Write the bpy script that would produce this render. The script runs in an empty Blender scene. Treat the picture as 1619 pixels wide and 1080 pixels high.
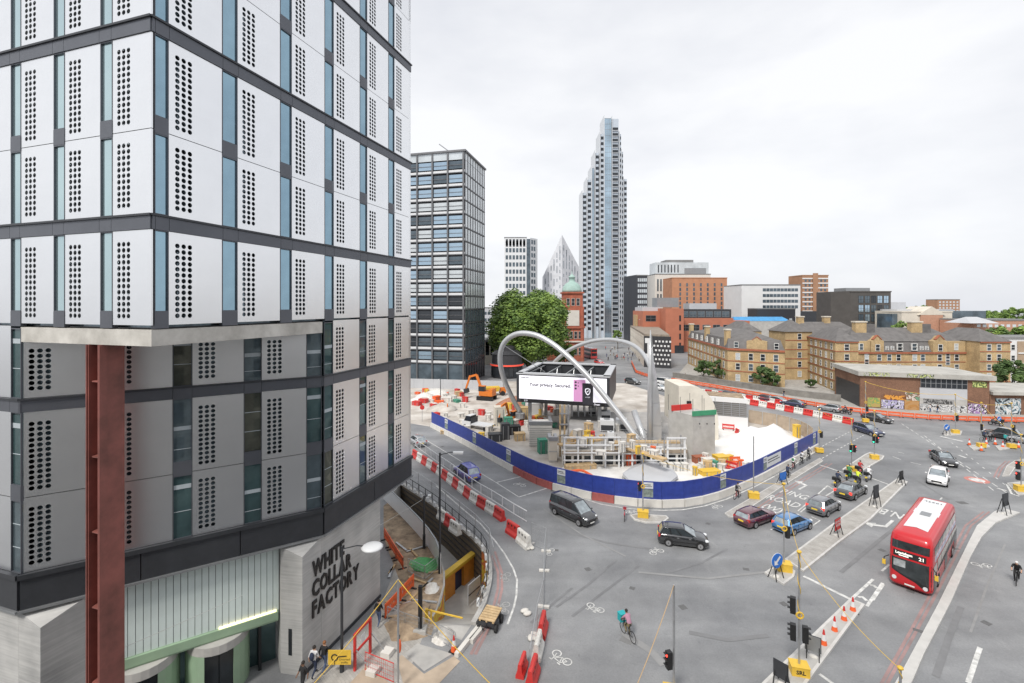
import bpy, bmesh, math, random
from mathutils import Vector, Matrix
from math import sin, cos, pi, radians, atan2, hypot, sqrt
random.seed(7)
sc = bpy.context.scene
COL = sc.collection
# ---------------------------------------------------------------- camera
F, HOR, CX, EYE = 750.0, 483.0, 810.0, 21.0      # focal length (px), horizon row, centre column, eye height (m)
cam = bpy.data.cameras.new('camera'); camo = bpy.data.objects.new('camera', cam); COL.objects.link(camo)
camo.location = (0, 0, EYE); camo.rotation_euler = (pi/2, 0, 0)
cam.sensor_width = 36; cam.lens = F/1619*36; cam.shift_y = -57/1619; cam.shift_x = 0
cam.clip_end = 4000; cam.clip_start = .2
sc.camera = camo
# ---------------------------------------------------------------- sky: bright thin overcast
w = bpy.data.worlds.new('World'); sc.world = w; w.use_nodes = True
nt = w.node_tree; N = nt.nodes; L = nt.links
bg = N['Background']
sky = N.new('ShaderNodeTexSky'); sky.sky_type = 'NISHITA'; sky.sun_disc = False
sky.sun_elevation = radians(52); sky.sun_rotation = radians(200)
tc = N.new('ShaderNodeTexCoord'); mp = N.new('ShaderNodeMapping'); mp.inputs['Scale'].default_value = (1.0, 1.0, 2.6)
no = N.new('ShaderNodeTexNoise'); no.inputs['Scale'].default_value = 1.7; no.inputs['Detail'].default_value = 6; no.inputs['Roughness'].default_value = .52
rp = N.new('ShaderNodeValToRGB')
rp.color_ramp.elements[0].position = .33; rp.color_ramp.elements[0].color = (5.4, 5.55, 5.95, 1)
rp.color_ramp.elements[1].position = .62; rp.color_ramp.elements[1].color = (7.1, 7.15, 7.3, 1)
mx = N.new('ShaderNodeMix'); mx.data_type = 'RGBA'; mx.inputs[0].default_value = .955
L.new(tc.outputs['Generated'], mp.inputs[0]); L.new(mp.outputs[0], no.inputs['Vector']); L.new(no.outputs['Fac'], rp.inputs[0])
L.new(sky.outputs[0], mx.inputs[6]); L.new(rp.outputs[0], mx.inputs[7]); L.new(mx.outputs[2], bg.inputs[0])
bg.inputs[1].default_value = .1
sun = bpy.data.lights.new('sun', 'SUN'); suno = bpy.data.objects.new('sun', sun); COL.objects.link(suno)
sun.energy = 2.3; sun.angle = radians(13); sun.color = (1, .96, .9)
suno.rotation_euler = Vector((.38, .62, -.86)).to_track_quat('-Z', 'Y').to_euler()
vs = sc.view_settings; vs.view_transform = 'Standard'; vs.look = 'None'; vs.exposure = .52; vs.gamma = 1
# ---------------------------------------------------------------- helpers
def G(x, y, z=0.0):
    Y = (EYE-z)*F/(y-HOR); return Vector(((x-CX)/F*Y, Y, z))
def A(x, y, Y): return Vector(((x-CX)/F*Y, Y, EYE-(y-HOR)/F*Y))
def V(*a): return Vector(a)
def mat(name, col, rough=.65, metal=0., var=.1, scale=1.5, bump=0., bscale=30, coat=0., cior=1.5, emit=0., alpha=1., spec=.5, dirt=None):
    m = bpy.data.materials.get(name)
    if m: return m
    m = bpy.data.materials.new(name); m.use_nodes = True
    nt = m.node_tree; N = nt.nodes; L = nt.links; b = N['Principled BSDF']
    b.inputs['Roughness'].default_value = rough; b.inputs['Metallic'].default_value = metal
    b.inputs['Coat Weight'].default_value = coat; b.inputs['Coat IOR'].default_value = cior; b.inputs['Specular IOR Level'].default_value = spec
    b.inputs['Alpha'].default_value = alpha
    c4 = (*col, 1)
    tc = N.new('ShaderNodeTexCoord')
    if var > 0:
        n1 = N.new('ShaderNodeTexNoise'); n1.inputs['Scale'].default_value = scale; n1.inputs['Detail'].default_value = 7; n1.inputs['Roughness'].default_value = .62
        L.new(tc.outputs['Object'], n1.inputs['Vector'])
        r = N.new('ShaderNodeValToRGB'); e = r.color_ramp.elements
        e[0].position = .3; e[1].position = .7
        d = dirt or col
        e[0].color = (*[min(1, c*(1-var)) for c in d], 1); e[1].color = (*[min(1, c*(1+var)) for c in col], 1)
        L.new(n1.outputs['Fac'], r.inputs[0]); L.new(r.outputs[0], b.inputs['Base Color'])
    else: b.inputs['Base Color'].default_value = c4
    if emit > 0:
        b.inputs['Emission Color'].default_value = c4; b.inputs['Emission Strength'].default_value = emit
    if bump > 0:
        n2 = N.new('ShaderNodeTexNoise'); n2.inputs['Scale'].default_value = bscale; n2.inputs['Detail'].default_value = 4
        bp = N.new('ShaderNodeBump'); bp.inputs['Strength'].default_value = bump; bp.inputs['Distance'].default_value = .02
        L.new(tc.outputs['Object'], n2.inputs['Vector']); L.new(n2.outputs['Fac'], bp.inputs['Height']); L.new(bp.outputs[0], b.inputs['Normal'])
    return m
class M:
    def __init__(s): s.v = []; s.f = []
    def add(s, vs, fs):
        o = len(s.v); s.v += [tuple(v) for v in vs]; s.f += [tuple(i+o for i in f) for f in fs]; return s
    def box(s, x0, x1, y0, y1, z0, z1):
        return s.add([(x0,y0,z0),(x1,y0,z0),(x1,y1,z0),(x0,y1,z0),(x0,y0,z1),(x1,y0,z1),(x1,y1,z1),(x0,y1,z1)],
                     [(0,3,2,1),(4,5,6,7),(0,1,5,4),(1,2,6,5),(2,3,7,6),(3,0,4,7)])
    def cbox(s, c, sz, rz=0., mw=None):
        m = M().box(-sz[0]/2, sz[0]/2, -sz[1]/2, sz[1]/2, -sz[2]/2, sz[2]/2)
        R = Matrix.Translation(c) @ (mw or Matrix.Rotation(rz, 4, 'Z'))
        return s.add([R @ Vector(v) for v in m.v], m.f)
    def bar(s, a, b, wd, h=None, up=(0,0,1)):          # box beam from a to b
        a = Vector(a); b = Vector(b); d = (b-a); ln = d.length
        if ln < 1e-6: return s
        x = d/ln; u = Vector(up)
        if abs(x.dot(u)) > .98: u = Vector((0,1,0))
        y = u.cross(x).normalized(); z = x.cross(y); h = h or wd
        P = []
        for q in (a, b):
            for (i, j) in ((-1,-1),(1,-1),(1,1),(-1,1)): P.append(q + y*(i*wd/2) + z*(j*h/2))
        return s.add(P, [(0,1,2,3),(7,6,5,4),(0,4,5,1),(1,5,6,2),(2,6,7,3),(3,7,4,0)])
    def prism(s, poly, z0, z1):
        n = len(poly); ar = sum(poly[i][0]*poly[(i+1)%n][1]-poly[(i+1)%n][0]*poly[i][1] for i in range(n))
        if ar < 0:
            poly = list(poly)[::-1]; z0 = z0[::-1] if isinstance(z0, (list, tuple)) else z0; z1 = z1[::-1] if isinstance(z1, (list, tuple)) else z1
        zz0 = z0 if isinstance(z0, (list, tuple)) else [z0]*n; zz1 = z1 if isinstance(z1, (list, tuple)) else [z1]*n
        vs = [(p[0],p[1],z) for p, z in zip(poly, zz0)] + [(p[0],p[1],z) for p, z in zip(poly, zz1)]
        return s.add(vs, [tuple(range(n))[::-1], tuple(range(n, 2*n))] + [(i, (i+1)%n, n+(i+1)%n, n+i) for i in range(n)])
    def tube(s, pts, r, n=8, cap=True, closed=False):
        pts = [Vector(p) for p in pts]; k = len(pts); rs = r if isinstance(r, (list, tuple)) else [r]*k
        vs = []; ref = None
        for i, p in enumerate(pts):
            d = (pts[min(i+1, k-1)] - pts[max(i-1, 0)])
            if closed: d = pts[(i+1)%k]-pts[i-1]
            d = d.normalized() if d.length > 1e-9 else Vector((0,0,1))
            if ref is None:
                ref = Vector((0,0,1)) if abs(d.z) < .9 else Vector((1,0,0))
            y = (ref - d*ref.dot(d))
            if y.length < 1e-4: y = Vector((1,0,0)).cross(d)
            y.normalize(); ref = y; z = d.cross(y)
            for j in range(n):
                a = 2*pi*j/n; vs.append(p + y*(cos(a)*rs[i]) + z*(sin(a)*rs[i]))
        fs = []
        for i in range(k if closed else k-1):
            for j in range(n):
                a = i*n+j; b = i*n+(j+1)%n; i2 = (i+1)%k
                fs.append((a, b, i2*n+(j+1)%n, i2*n+j))
        if cap and not closed: fs += [tuple(range(n))[::-1], tuple(range((k-1)*n, k*n))]
        return s.add(vs, fs)
    def sph(s, c, rx, ry=None, rz=None, n=10, m=6):
        ry = ry or rx; rz = rz or rx; vs = [(c[0],c[1],c[2]-rz)]; fs = []
        for i in range(1, m):
            t = -pi/2+pi*i/m
            for j in range(n): a = 2*pi*j/n; vs.append((c[0]+rx*cos(t)*cos(a), c[1]+ry*cos(t)*sin(a), c[2]+rz*sin(t)))
        vs.append((c[0],c[1],c[2]+rz)); e = len(vs)-1
        for j in range(n):
            fs.append((0, 1+(j+1)%n, 1+j)); fs.append((e, 1+(m-2)*n+j, 1+(m-2)*n+(j+1)%n))
            for i in range(m-2): fs.append((1+i*n+j, 1+i*n+(j+1)%n, 1+(i+1)*n+(j+1)%n, 1+(i+1)*n+j))
        return s.add(vs, fs)
    def lathe(s, prof, c=(0,0,0), n=16):
        vs = []; fs = []; k = len(prof)
        for (r, z) in prof:
            for j in range(n): a = 2*pi*j/n; vs.append((c[0]+r*cos(a), c[1]+r*sin(a), c[2]+z))
        for i in range(k-1):
            for j in range(n): fs.append((i*n+j, i*n+(j+1)%n, (i+1)*n+(j+1)%n, (i+1)*n+j))
        fs += [tuple(range(n))[::-1], tuple(range((k-1)*n, k*n))]
        return s.add(vs, fs)
    def loft(s, secs, cap=True):
        n = len(secs[0]); vs = [p for q in secs for p in q]; fs = []
        for i in range(len(secs)-1):
            for j in range(n): fs.append((i*n+j, i*n+(j+1)%n, (i+1)*n+(j+1)%n, (i+1)*n+j))
        if cap: fs += [tuple(range(n))[::-1], tuple(range((len(secs)-1)*n, len(secs)*n))]
        return s.add(vs, fs)
    def sheet(s, poly, z):
        ar = sum(poly[i][0]*poly[(i+1)%len(poly)][1]-poly[(i+1)%len(poly)][0]*poly[i][1] for i in range(len(poly)))
        if ar < 0: poly = list(poly)[::-1]
        return s.add([(p[0],p[1],z) for p in poly], [tuple(range(len(poly)))])
    def xf(s, mw): s.v = [tuple(mw @ Vector(v)) for v in s.v]; return s
    def mesh(s, name, m=None, smooth=False):
        me = bpy.data.meshes.new(name); me.from_pydata(s.v, [], s.f); me.update()
        if m: me.materials.append(m)
        if smooth: me.shade_smooth()
        return me
    def obj(s, name, m, par=None, smooth=False): return link(name, s.mesh(name, m, smooth), par)
def link(name, me, par=None, loc=None, rz=None, mw=None):
    o = bpy.data.objects.new(name, me); COL.objects.link(o)
    if par is not None:
        o.parent = par
        if par.get('world'): o.matrix_parent_inverse = par.matrix_basis.inverted()
    if loc is not None: o.location = loc
    if rz is not None: o.rotation_euler = (0,0,rz)
    if mw is not None: o.matrix_basis = mw
    return o
def tag(o, label, cat, group=None):
    o['label'] = label; o['category'] = cat
    if group: o['group'] = group
    return o
def T(name, label, cat, loc=(0,0,0), rz=0, group=None, world=False):
    o = bpy.data.objects.new(name, None); COL.objects.link(o); o.empty_display_size = .2
    o.location = loc; o.rotation_euler = (0,0,rz)
    if world: o.matrix_basis = Matrix.Translation(loc); o['world'] = 1
    return tag(o, label, cat, group)
def S(o): o['kind'] = 'structure'; return o
def stuff(o): o['kind'] = 'stuff'; return o
def dup(root, loc, rz=0, label=None, group=None, scale=None):
    def cp(o, p):
        c = o.copy(); COL.objects.link(c)
        if p is not None: c.parent = p
        for ch in o.children: cp(ch, c)
        return c
    r = cp(root, None); r.location = loc; r.rotation_euler = (0,0,rz)
    if scale: r.scale = (scale,)*3
    if label: r['label'] = label
    if group: r['group'] = group
    return r
def text_mesh(name, txt, size, m, extr=0., bold=0., align='CENTER', shear=0., sx=1.):
    cu = bpy.data.curves.new(name, 'FONT'); cu.body = txt; cu.size = size; cu.extrude = extr; cu.offset = bold
    cu.align_x = align; cu.align_y = 'CENTER'; cu.shear = shear; cu.resolution_u = 2
    o = bpy.data.objects.new(name, cu); COL.objects.link(o)
    dg = bpy.context.evaluated_depsgraph_get()
    me = bpy.data.meshes.new_from_object(o.evaluated_get(dg)); bpy.data.objects.remove(o)
    if sx != 1: me.transform(Matrix.Diagonal((sx,1,1,1)))
    me.materials.clear(); me.materials.append(m); me.name = name
    return me
def frame(o, x, n_in, z=(0,0,1)):       # matrix: local x along, y = inward, z up
    x = Vector(x).normalized(); y = Vector(n_in).normalized(); z = Vector(z)
    return Matrix(((x.x,y.x,z.x,o[0]),(x.y,y.y,z.y,o[1]),(x.z,y.z,z.z,o[2]),(0,0,0,1)))
def wallframe(a, b, z=0):               # wall seen from outside runs a (left) to b (right)
    a = Vector((a[0],a[1],0)); b = Vector((b[0],b[1],0)); d = (b-a).normalized()
    return frame((a.x,a.y,z), d, Vector((-d.y,d.x,0))), (b-a).length
# ---------------------------------------------------------------- materials
m_white = mat('white_metal', (.66,.67,.68), .38, .0, .03, .4)
m_panel = mat('silver_white_panel', (.88,.885,.89), .3, 1.0, .035, .35)
m_band = mat('slate_grey_band', (.115,.122,.14), .4, .4, .08, .6)
m_dark = mat('black_metal', (.02,.021,.024), .4, .3, .15)
m_dkgrey = mat('dark_grey_metal', (.055,.058,.065), .45, .4, .12)
m_grey = mat('grey_metal', (.32,.33,.34), .4, .6, .08)
m_galv = mat('galvanised_steel', (.45,.46,.47), .38, .7, .12, 4)
m_silver = mat('silver_tube_paint', (.52,.53,.54), .32, .5, .06, .6)
m_conc = mat('concrete', (.42,.41,.39), .85, 0, .14, .9, .25, 25)
m_concl = mat('pale_concrete', (.62,.60,.56), .85, 0, .12, .8, .2, 20)
m_hole = mat('dark_backing_glass', (.02,.024,.028), .12, 0, .3, .8)
m_red = mat('red_plastic', (.55,.035,.03), .45, 0, .1, 3)
m_wplast = mat('white_plastic', (.72,.71,.68), .5, 0, .08, 3, dirt=(.55,.52,.47))
m_orange = mat('orange_plastic', (.75,.12,.03), .5, 0, .12, 2)
m_yellow = mat('yellow_paint', (.68,.44,.05), .5, 0, .1, 3)
m_blue = mat('blue_hoarding', (.026,.05,.27), .38, 0, .2, 1.3)
m_tyre = mat('tyre_rubber', (.018,.018,.019), .8, 0, .2, 8)
m_black = mat('black_plastic', (.014,.014,.015), .5, 0, .2, 5)
m_white_paint = mat('road_paint_white', (.62,.62,.6), .7, 0, .22, 2.2, dirt=(.42,.42,.41))
m_redline = mat('red_route_paint', (.33,.2,.19), .8, 0, .2, .6, dirt=(.25,.19,.185))
m_wood = mat('raw_timber', (.5,.36,.2), .8, 0, .25, 3, .2, 30)
m_dirt = mat('bare_earth', (.33,.25,.17), .95, 0, .35, 1.2, .6, 6, dirt=(.22,.16,.11))
m_brown = mat('brown_slats', (.13,.1,.07), .7, 0, .3, 5)
# ================================================================ GROUND, ROADS, MARKINGS
def asphalt():
    m = bpy.data.materials.new('worn_asphalt'); m.use_nodes = True
    nt = m.node_tree; N = nt.nodes; L = nt.links; b = N['Principled BSDF']
    tc = N.new('ShaderNodeTexCoord')
    def noise(s, d=5, r=.6, sc=(1,1,1), rot=0., dist=0.):
        mp = N.new('ShaderNodeMapping'); mp.inputs['Scale'].default_value = sc; mp.inputs['Rotation'].default_value = (0,0,rot)
        n = N.new('ShaderNodeTexNoise'); n.inputs['Scale'].default_value = s; n.inputs['Detail'].default_value = d; n.inputs['Roughness'].default_value = r; n.inputs['Distortion'].default_value = dist
        L.new(tc.outputs['Object'], mp.inputs[0]); L.new(mp.outputs[0], n.inputs['Vector']); return n.outputs['Fac']
    def ramp(f, p0, p1, c0, c1):
        r = N.new('ShaderNodeValToRGB'); e = r.color_ramp.elements
        e[0].position, e[1].position = p0, p1; e[0].color = (*c0,1); e[1].color = (*c1,1); L.new(f, r.inputs[0]); return r.outputs[0]
    def mix(t, f, a, c):
        x = N.new('ShaderNodeMix'); x.data_type = 'RGBA'; x.blend_type = t
        x.inputs[0].default_value = f; L.new(a, x.inputs[6]); L.new(c, x.inputs[7]); return x.outputs[2]
    base = ramp(noise(.055, 6, .55, dist=.6), .34, .66, (.185,.19,.198), (.285,.288,.292))
    streak = ramp(noise(.35, 3, .5, (.12,1.0,1), .95), .35, .66, (.88,.88,.88), (1.08,1.08,1.08))
    streak2 = ramp(noise(.35, 3, .5, (.12,1.0,1), -.75), .35, .66, (.9,.9,.9), (1.06,1.06,1.06))
    blot = ramp(noise(.35, 8, .7), .3, .72, (.82,.82,.83), (1.14,1.14,1.13))
    fine = ramp(noise(9, 3, .7), .25, .75, (.86,.86,.86), (1.12,1.12,1.12))
    c = mix('MULTIPLY', 1, base, streak); c = mix('MULTIPLY', 1, c, streak2); c = mix('MULTIPLY', 1, c, blot); c = mix('MULTIPLY', 1, c, fine); c = mix('MULTIPLY', 1, c, ramp(noise(1.7, 6, .75, dist=.8), .60, .70, (1,1,1), (.80,.80,.81))); c = mix('MULTIPLY', 1, c, ramp(noise(.9, 5, .7, (1,.35,1), .4), .28, .40, (1.16,1.155,1.14), (1,1,1)))
    L.new(c, b.inputs['Base Color'])
    L.new(ramp(noise(.3, 4), .3, .7, (.62,.62,.62), (.85,.85,.85)), b.inputs['Roughness'])
    bp = N.new('ShaderNodeBump'); bp.inputs['Strength'].default_value = .25; bp.inputs['Distance'].default_value = .01
    L.new(noise(40, 3), bp.inputs['Height']); L.new(bp.outputs[0], b.inputs['Normal'])
    return m
m_asph = asphalt()
def paving(name, col, sx=1.6, mortar=(.3,.29,.28)):
    m = bpy.data.materials.new(name); m.use_nodes = True
    nt = m.node_tree; N = nt.nodes; L = nt.links; b = N['Principled BSDF']; b.inputs['Roughness'].default_value = .85
    tc = N.new('ShaderNodeTexCoord'); mp = N.new('ShaderNodeMapping'); mp.inputs['Rotation'].default_value = (0,0,.82)
    br = N.new('ShaderNodeTexBrick'); br.inputs['Scale'].default_value = sx; br.inputs['Mortar Size'].default_value = .012
    br.inputs['Color1'].default_value = (*[c*.9 for c in col],1); br.inputs['Color2'].default_value = (*[min(1,c*1.08) for c in col],1); br.inputs['Mortar'].default_value = (*mortar,1)
    L.new(tc.outputs['Object'], mp.inputs[0]); L.new(mp.outputs[0], br.inputs['Vector'])
    n = N.new('ShaderNodeTexNoise'); n.inputs['Scale'].default_value = .8; n.inputs['Detail'].default_value = 6; L.new(tc.outputs['Object'], n.inputs['Vector'])
    r = N.new('ShaderNodeValToRGB'); r.color_ramp.elements[0].position = .3; r.color_ramp.elements[1].position = .7
    r.color_ramp.elements[0].color = (.78,.77,.75,1); r.color_ramp.elements[1].color = (1.08,1.08,1.08,1); L.new(n.outputs[0], r.inputs[0])
    x = N.new('ShaderNodeMix'); x.data_type = 'RGBA'; x.blend_type = 'MULTIPLY'; x.inputs[0].default_value = 1
    L.new(br.outputs['Color'], x.inputs[6]); L.new(r.outputs[0], x.inputs[7]); L.new(x.outputs[2], b.inputs['Base Color'])
    return m
m_pave = paving('paving_slabs', (.40,.385,.36)); m_kerb = mat('granite_kerb', (.52,.51,.49), .8, 0, .14, 1.5)
m_site = mat('pale_site_dust', (.5,.475,.44), .95, 0, .22, .25, .3, 3, dirt=(.40,.35,.3))
m_wpave = mat('white_site_membrane', (.74,.73,.71), .8, 0, .08, .4, dirt=(.62,.6,.57))
hole_out = [(634,766),(660,783),(685,800),(708,818),(730,838),(748,853),(762,868),(769,880),(772,893),(773,907),(772,921),(768,938),(763,955),(755,972),(746,988),(730,1012)]
hole_in = [(676,990),(690,968),(699,948),(704,925),(704,905),(698,886),(684,864),(664,840),(640,815),(612,788)]
hole = [G(*p) for p in hole_out+hole_in]
bm = bmesh.new()
def loop(pts):
    vs = [bm.verts.new(p) for p in pts]; return [bm.edges.new((vs[i], vs[(i+1) % len(vs)])) for i in range(len(vs))]
es = loop([(-700,-40,0),(700,-40,0),(1500,1600,0),(-1500,1600,0)]) + loop(hole)
bmesh.ops.triangle_fill(bm, use_beauty=True, edges=es)
for f in bm.faces:
    if f.normal.z < 0: f.normal_flip()
me = bpy.data.meshes.new('road'); bm.to_mesh(me); bm.free(); me.materials.append(m_asph)
S(link('road', me))
def area(name, px, m, z=.008, h=None):
    p = [G(*q) for q in px]
    o = M().sheet(p, z) if h is None else M().prism([(v.x,v.y) for v in p], -.05, h)
    return S(o.obj(name, m))
HB = [(683,675),(735,702),(788,732),(840,760),(870,772),(895,779),(937,789),(980,796),(1017,800),(1045,801.5),(1074,801),(1115,794),(1146,784),(1193,764),(1228,745),(1262,727),(1293,709)]
area('site_ground', HB+[(1293,705),(1274,690),(1228,674),(1184,668),(1120,662),(1062,630),(990,606),(800,603),(640,604),(600,640),(640,668)], m_site)
area('site_membrane', [(880,772),(937,787),(1017,798),(1074,799),(1115,792),(1190,762),(1262,725),(1288,704),(1230,680),(1130,672),(1090,700),(1080,738),(890,738)], m_wpave, .014)
area('far_pavement', [(1064,602),(1130,613),(1200,625),(1330,648),(1450,661),(1619,668),(1760,670),(1900,640),(1700,600),(1300,590),(1090,572)], m_pave, h=.12)
area('forecourt', [(320,1180),(484,1078),(600,965),(640,860),(612,788),(640,815),(664,840),(684,864),(698,886),(704,905),(704,925),(690,968),(676,990),(640,1080),(600,1180)], m_pave, .01)
area('dug_ground', [(607,800),(615,794),(640,818),(664,843),(684,867),(697,888),(701,905),(701,925),(690,962),(672,992),(640,1005),(622,985),(640,940),(618,880),(607,850)], m_dirt, .016)
def island(px, top=m_pave, kerb=.32, h=.13, name='traffic_island'):
    p = [G(*q) for q in px]; n = len(p); c = sum(p, Vector())/n
    o = S(M().prism([(v.x,v.y) for v in p], -.05, h).obj(name, m_kerb))
    ins = []
    ar = sum(p[i].x*p[(i+1)%n].y-p[(i+1)%n].x*p[i].y for i in range(n)); sg = 1 if ar > 0 else -1
    for i in range(n):
        a = (p[i]-p[i-1]).normalized(); b = (p[(i+1)%n]-p[i]).normalized()
        na = Vector((-a.y,a.x,0))*sg; nb = Vector((-b.y,b.x,0))*sg
        d = (na+nb); d = d/max(.5, d.length_squared/2) ; ins.append(p[i]+d*kerb*.5)
    M().sheet(ins, h+.006).obj('paving', top, o)
    return o
island([(1419,758),(1436,763),(1378,822),(1329,858),(1271,905),(1241,886),(1333,818)])
island([(1209,907),(1225,897),(1240,893),(1258,905),(1256,914),(1240,926)], m_conc)
island([(1332,743),(1367,720),(1376,716),(1399,722),(1396,727),(1375,739),(1352,753)])
island([(1146,813),(1152,818),(1164,819),(1176,812),(1240,769),(1302,730),(1297,725),(1240,758)], kerb=.2)
island([(996,816),(1008,814),(1054,817),(1058,821),(1049,828),(1021,828),(1003,823)])
island([(1345,948),(1368,958),(1290,1064),(1265,1100),(1180,1110),(1209,1079)], m_conc)
island([(1572,811),(1584,805),(1613,812),(1575,828),(1553,850),(1536,880),(1503,956),(1461,1037),(1443,1080),(1425,1110),(1400,1110),(1429,1060),(1483,959),(1531,861),(1545,833)], mat('pale_kerb_top', (.5,.49,.47), .85, 0, .1, 1.), kerb=.1)
island([(1585,754),(1592,738),(1604,730),(1640,722),(1640,728),(1608,737),(1597,753)], kerb=.15)
island([(1592,765),(1625,762),(1640,780),(1610,784)], m_conc)
island([(1492,684),(1522,682),(1520,688),(1494,690)], m_conc, kerb=.2)
island([(1532,706),(1560,702),(1566,707),(1540,713)], m_conc, kerb=.2)
island([(1574,706),(1602,703),(1606,708),(1580,713)], m_conc, kerb=.2)
# ---- painted markings
MK = {}
ZC = [.006]
def strip(pxs, w=.12, m=m_white_paint, z=None, name='road_line'):
    ZC[0] += .0002; z = ZC[0]
    p = [G(*q) for q in pxs]; n = len(p); l = []; r = []
    for i in range(n):
        d = (p[min(i+1,n-1)]-p[max(i-1,0)]).normalized(); q = Vector((-d.y,d.x,0))*w/2
        l.append(p[i]+q); r.append(p[i]-q)
    mm = M(); mm.add([(v.x,v.y,z) for v in l+r], [(n+i, n+i+1, i+1, i) for i in range(n-1)])
    return S(mm.obj(name, m))
def dashes(a, b, on=1.0, off=1.0, w=.12, m=m_white_paint):
    a = G(*a); b = G(*b); d = (b-a); ln = d.length; d.normalize(); q = Vector((-d.y,d.x,0))*w/2; x = 0; mm = M(); ZC[0] += .0002
    while x < ln:
        s0 = a+d*x; s1 = a+d*min(x+on, ln); mm.add([(v.x,v.y,ZC[0]) for v in (s0-q,s1-q,s1+q,s0+q)], [(0,1,2,3)]); x += on+off
    return S(mm.obj('dashed_line', m))
strip([(660,686),(673,695),(785,763),(821,786)]); strip([(785,763),(826,753)], .18); strip([(821,786),(865,772)], .18)
strip([(915,786),(950,797),(985,803),(1017,806),(1050,807),(1080,806),(1115,800),(1150,789),(1195,769),(1240,745),(1290,714)], .16)
strip([(690,768),(730,803),(760,828),(784,856),(798,875),(812,899),(818,917),(817,941),(813,960),(803,987)], .14)
strip([(778,878),(788,905),(788,930),(782,955),(768,990),(745,1035)], .2, m_redline); strip([(783,872),(794,905),(794,932),(788,958),(775,990),(752,1035)], .2, m_redline)
for dx in (-6, -15): strip([(1571+dx,809),(1542+dx,831),(1527+dx,860),(1478+dx,956),(1446+dx,1015),(1404+dx,1090)], .16, m_redline)
for dx in (5, 13): strip([(1178+dx,813),(1240+dx,772),(1303+dx,733)], .16, m_redline)
for dx in (-5, -11): strip([(1583+dx,755),(1590+dx,740),(1602+dx,729)], .16, m_redline)
strip([(1296,735),(1333,747)], .2); strip([(1293,782),(1309,768)], .14); strip([(1262,808),(1282,792)], .12); strip([(1266,810),(1283,796)], .12)
strip([(1305,785),(1323,774)], .14); strip([(1219,838),(1226,834)], .14); strip([(1283,833),(1297,823),(1283,817)], .12); strip([(1309,768),(1318,774)], .12)
strip([(1378,756),(1405,766)], .18)
strip([(1395,903),(1407,892)], .16); strip([(1380,949),(1397,924)], .2); strip([(1271,911),(1344,947)], .28)
strip([(1348,946),(1381,916)], .2); strip([(1371,959),(1396,922)], .2); strip([(1357,944),(1364,944),(1371,950)], .25); strip([(1376,925),(1382,926),(1387,930)], .25)
strip([(1531,1080),(1550,1024)], .24); strip([(1296,1066),(1330,1090)], .2); strip([(1487,790),(1490,787)], .14)
dashes((1300,706),(1345,682), .8,.7); dashes((1300,725),(1366,688), .8,.7); dashes((1426,670),(1593,780), 1.3,.9); dashes((1462,689),(1573,777), 1.3,.9)
dashes((1505,700),(1600,775), .7,1.4); strip([(1487,690),(1523,698)], .5); strip([(1440,731),(1457,735)], .12); strip([(1420,715),(1430,717)], .12); strip([(1412,722),(1425,727)], .12)
strip([(1516,720),(1528,724)], .35); strip([(1577,772),(1592,776)], .3); strip([(1592,765),(1600,781),(1612,785)], .2)
def ring_mark(px, R, w, m):
    c = G(*px); n = 24; mm = M()
    vs = [(c.x+r*cos(2*pi*k/n), c.y+r*sin(2*pi*k/n), .009) for r in (R-w, R) for k in range(n)]
    mm.add(vs, [(k, n+k, n+(k+1)%n, (k+1)%n)[::-1] for k in range(n)]); return mm
cc = G(1545,759); S(M().sheet([(cc.x+.75*cos(k*pi/12), cc.y+.75*sin(k*pi/12)) for k in range(24)], .008).obj('road_roundel', m_white_paint))
S(ring_mark((1545,759), 1.15, .42, mat('faded_red_paint', (.5,.2,.17), .8, 0, .2)).obj('road_roundel_ring', mat('faded_red_paint', (.5,.2,.17))))
def bike_mark():
    m = M(); z = 0
    def seg(a, b, w=.075): 
        a = Vector((*a,0)); b = Vector((*b,0)); d = (b-a).normalized(); q = Vector((-d.y,d.x,0))*w/2
        m.add([(v.x,v.y,z) for v in (a-q,b-q,b+q,a+q)], [(0,1,2,3)])
    for cx in (-.52, .52):
        n = 16; R = .36; w = .085
        m.add([(cx+r*cos(2*pi*k/n), r*sin(2*pi*k/n), z) for r in (R-w, R) for k in range(n)], [(k, n+k, n+(k+1)%n, (k+1)%n)[::-1] for k in range(n)])
    seg((-.52,0),(-.25,.48)); seg((-.52,0),(0,0)); seg((0,0),(-.28,.52)); seg((0,0),(.36,.48)); seg((-.25,.45),(.36,.45)); seg((.52,0),(.33,.68)); seg((-.42,.6),(-.12,.6), .1); seg((.33,.68),(.58,.72), .1)
    return m.mesh('cycle_symbol', m_white_paint)
bkm = bike_mark()
m_faint = mat('faded_road_paint', (.34,.34,.335), .8, 0, .25, 4); bkf = bkm.copy(); bkf.materials.clear(); bkf.materials.append(m_faint)
for (px, py, ang, s, me) in ((822,767,-.5,1.5,bkm),(871,873,1.2,1.15,bkm),(942,961,2.4,1.25,bkm),(889,1040,-.9+pi,1.35,bkm),(1039,873,.5,1.35,bkm),(1135,802,.6,1.3,bkm),(1001,811,.1,1.3,bkm),(802,913,1.4,1.2,bkf),(800,962,1.5,1.3,bkf),(1552,893,-.2+pi,1.3,bkm),(1230,752,.6,1.1,bkf),(1160,770,.6,1,bkf)):
    o = S(link('cycle_symbol', me, None, G(px, py)+Vector((0,0,.018)), ang)); o.scale = (s*.62,s*.62,s*.62)
tdir = (G(1419,758)-G(1241,887)).normalized(); tx = Vector((tdir.y,-tdir.x,0))
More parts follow.
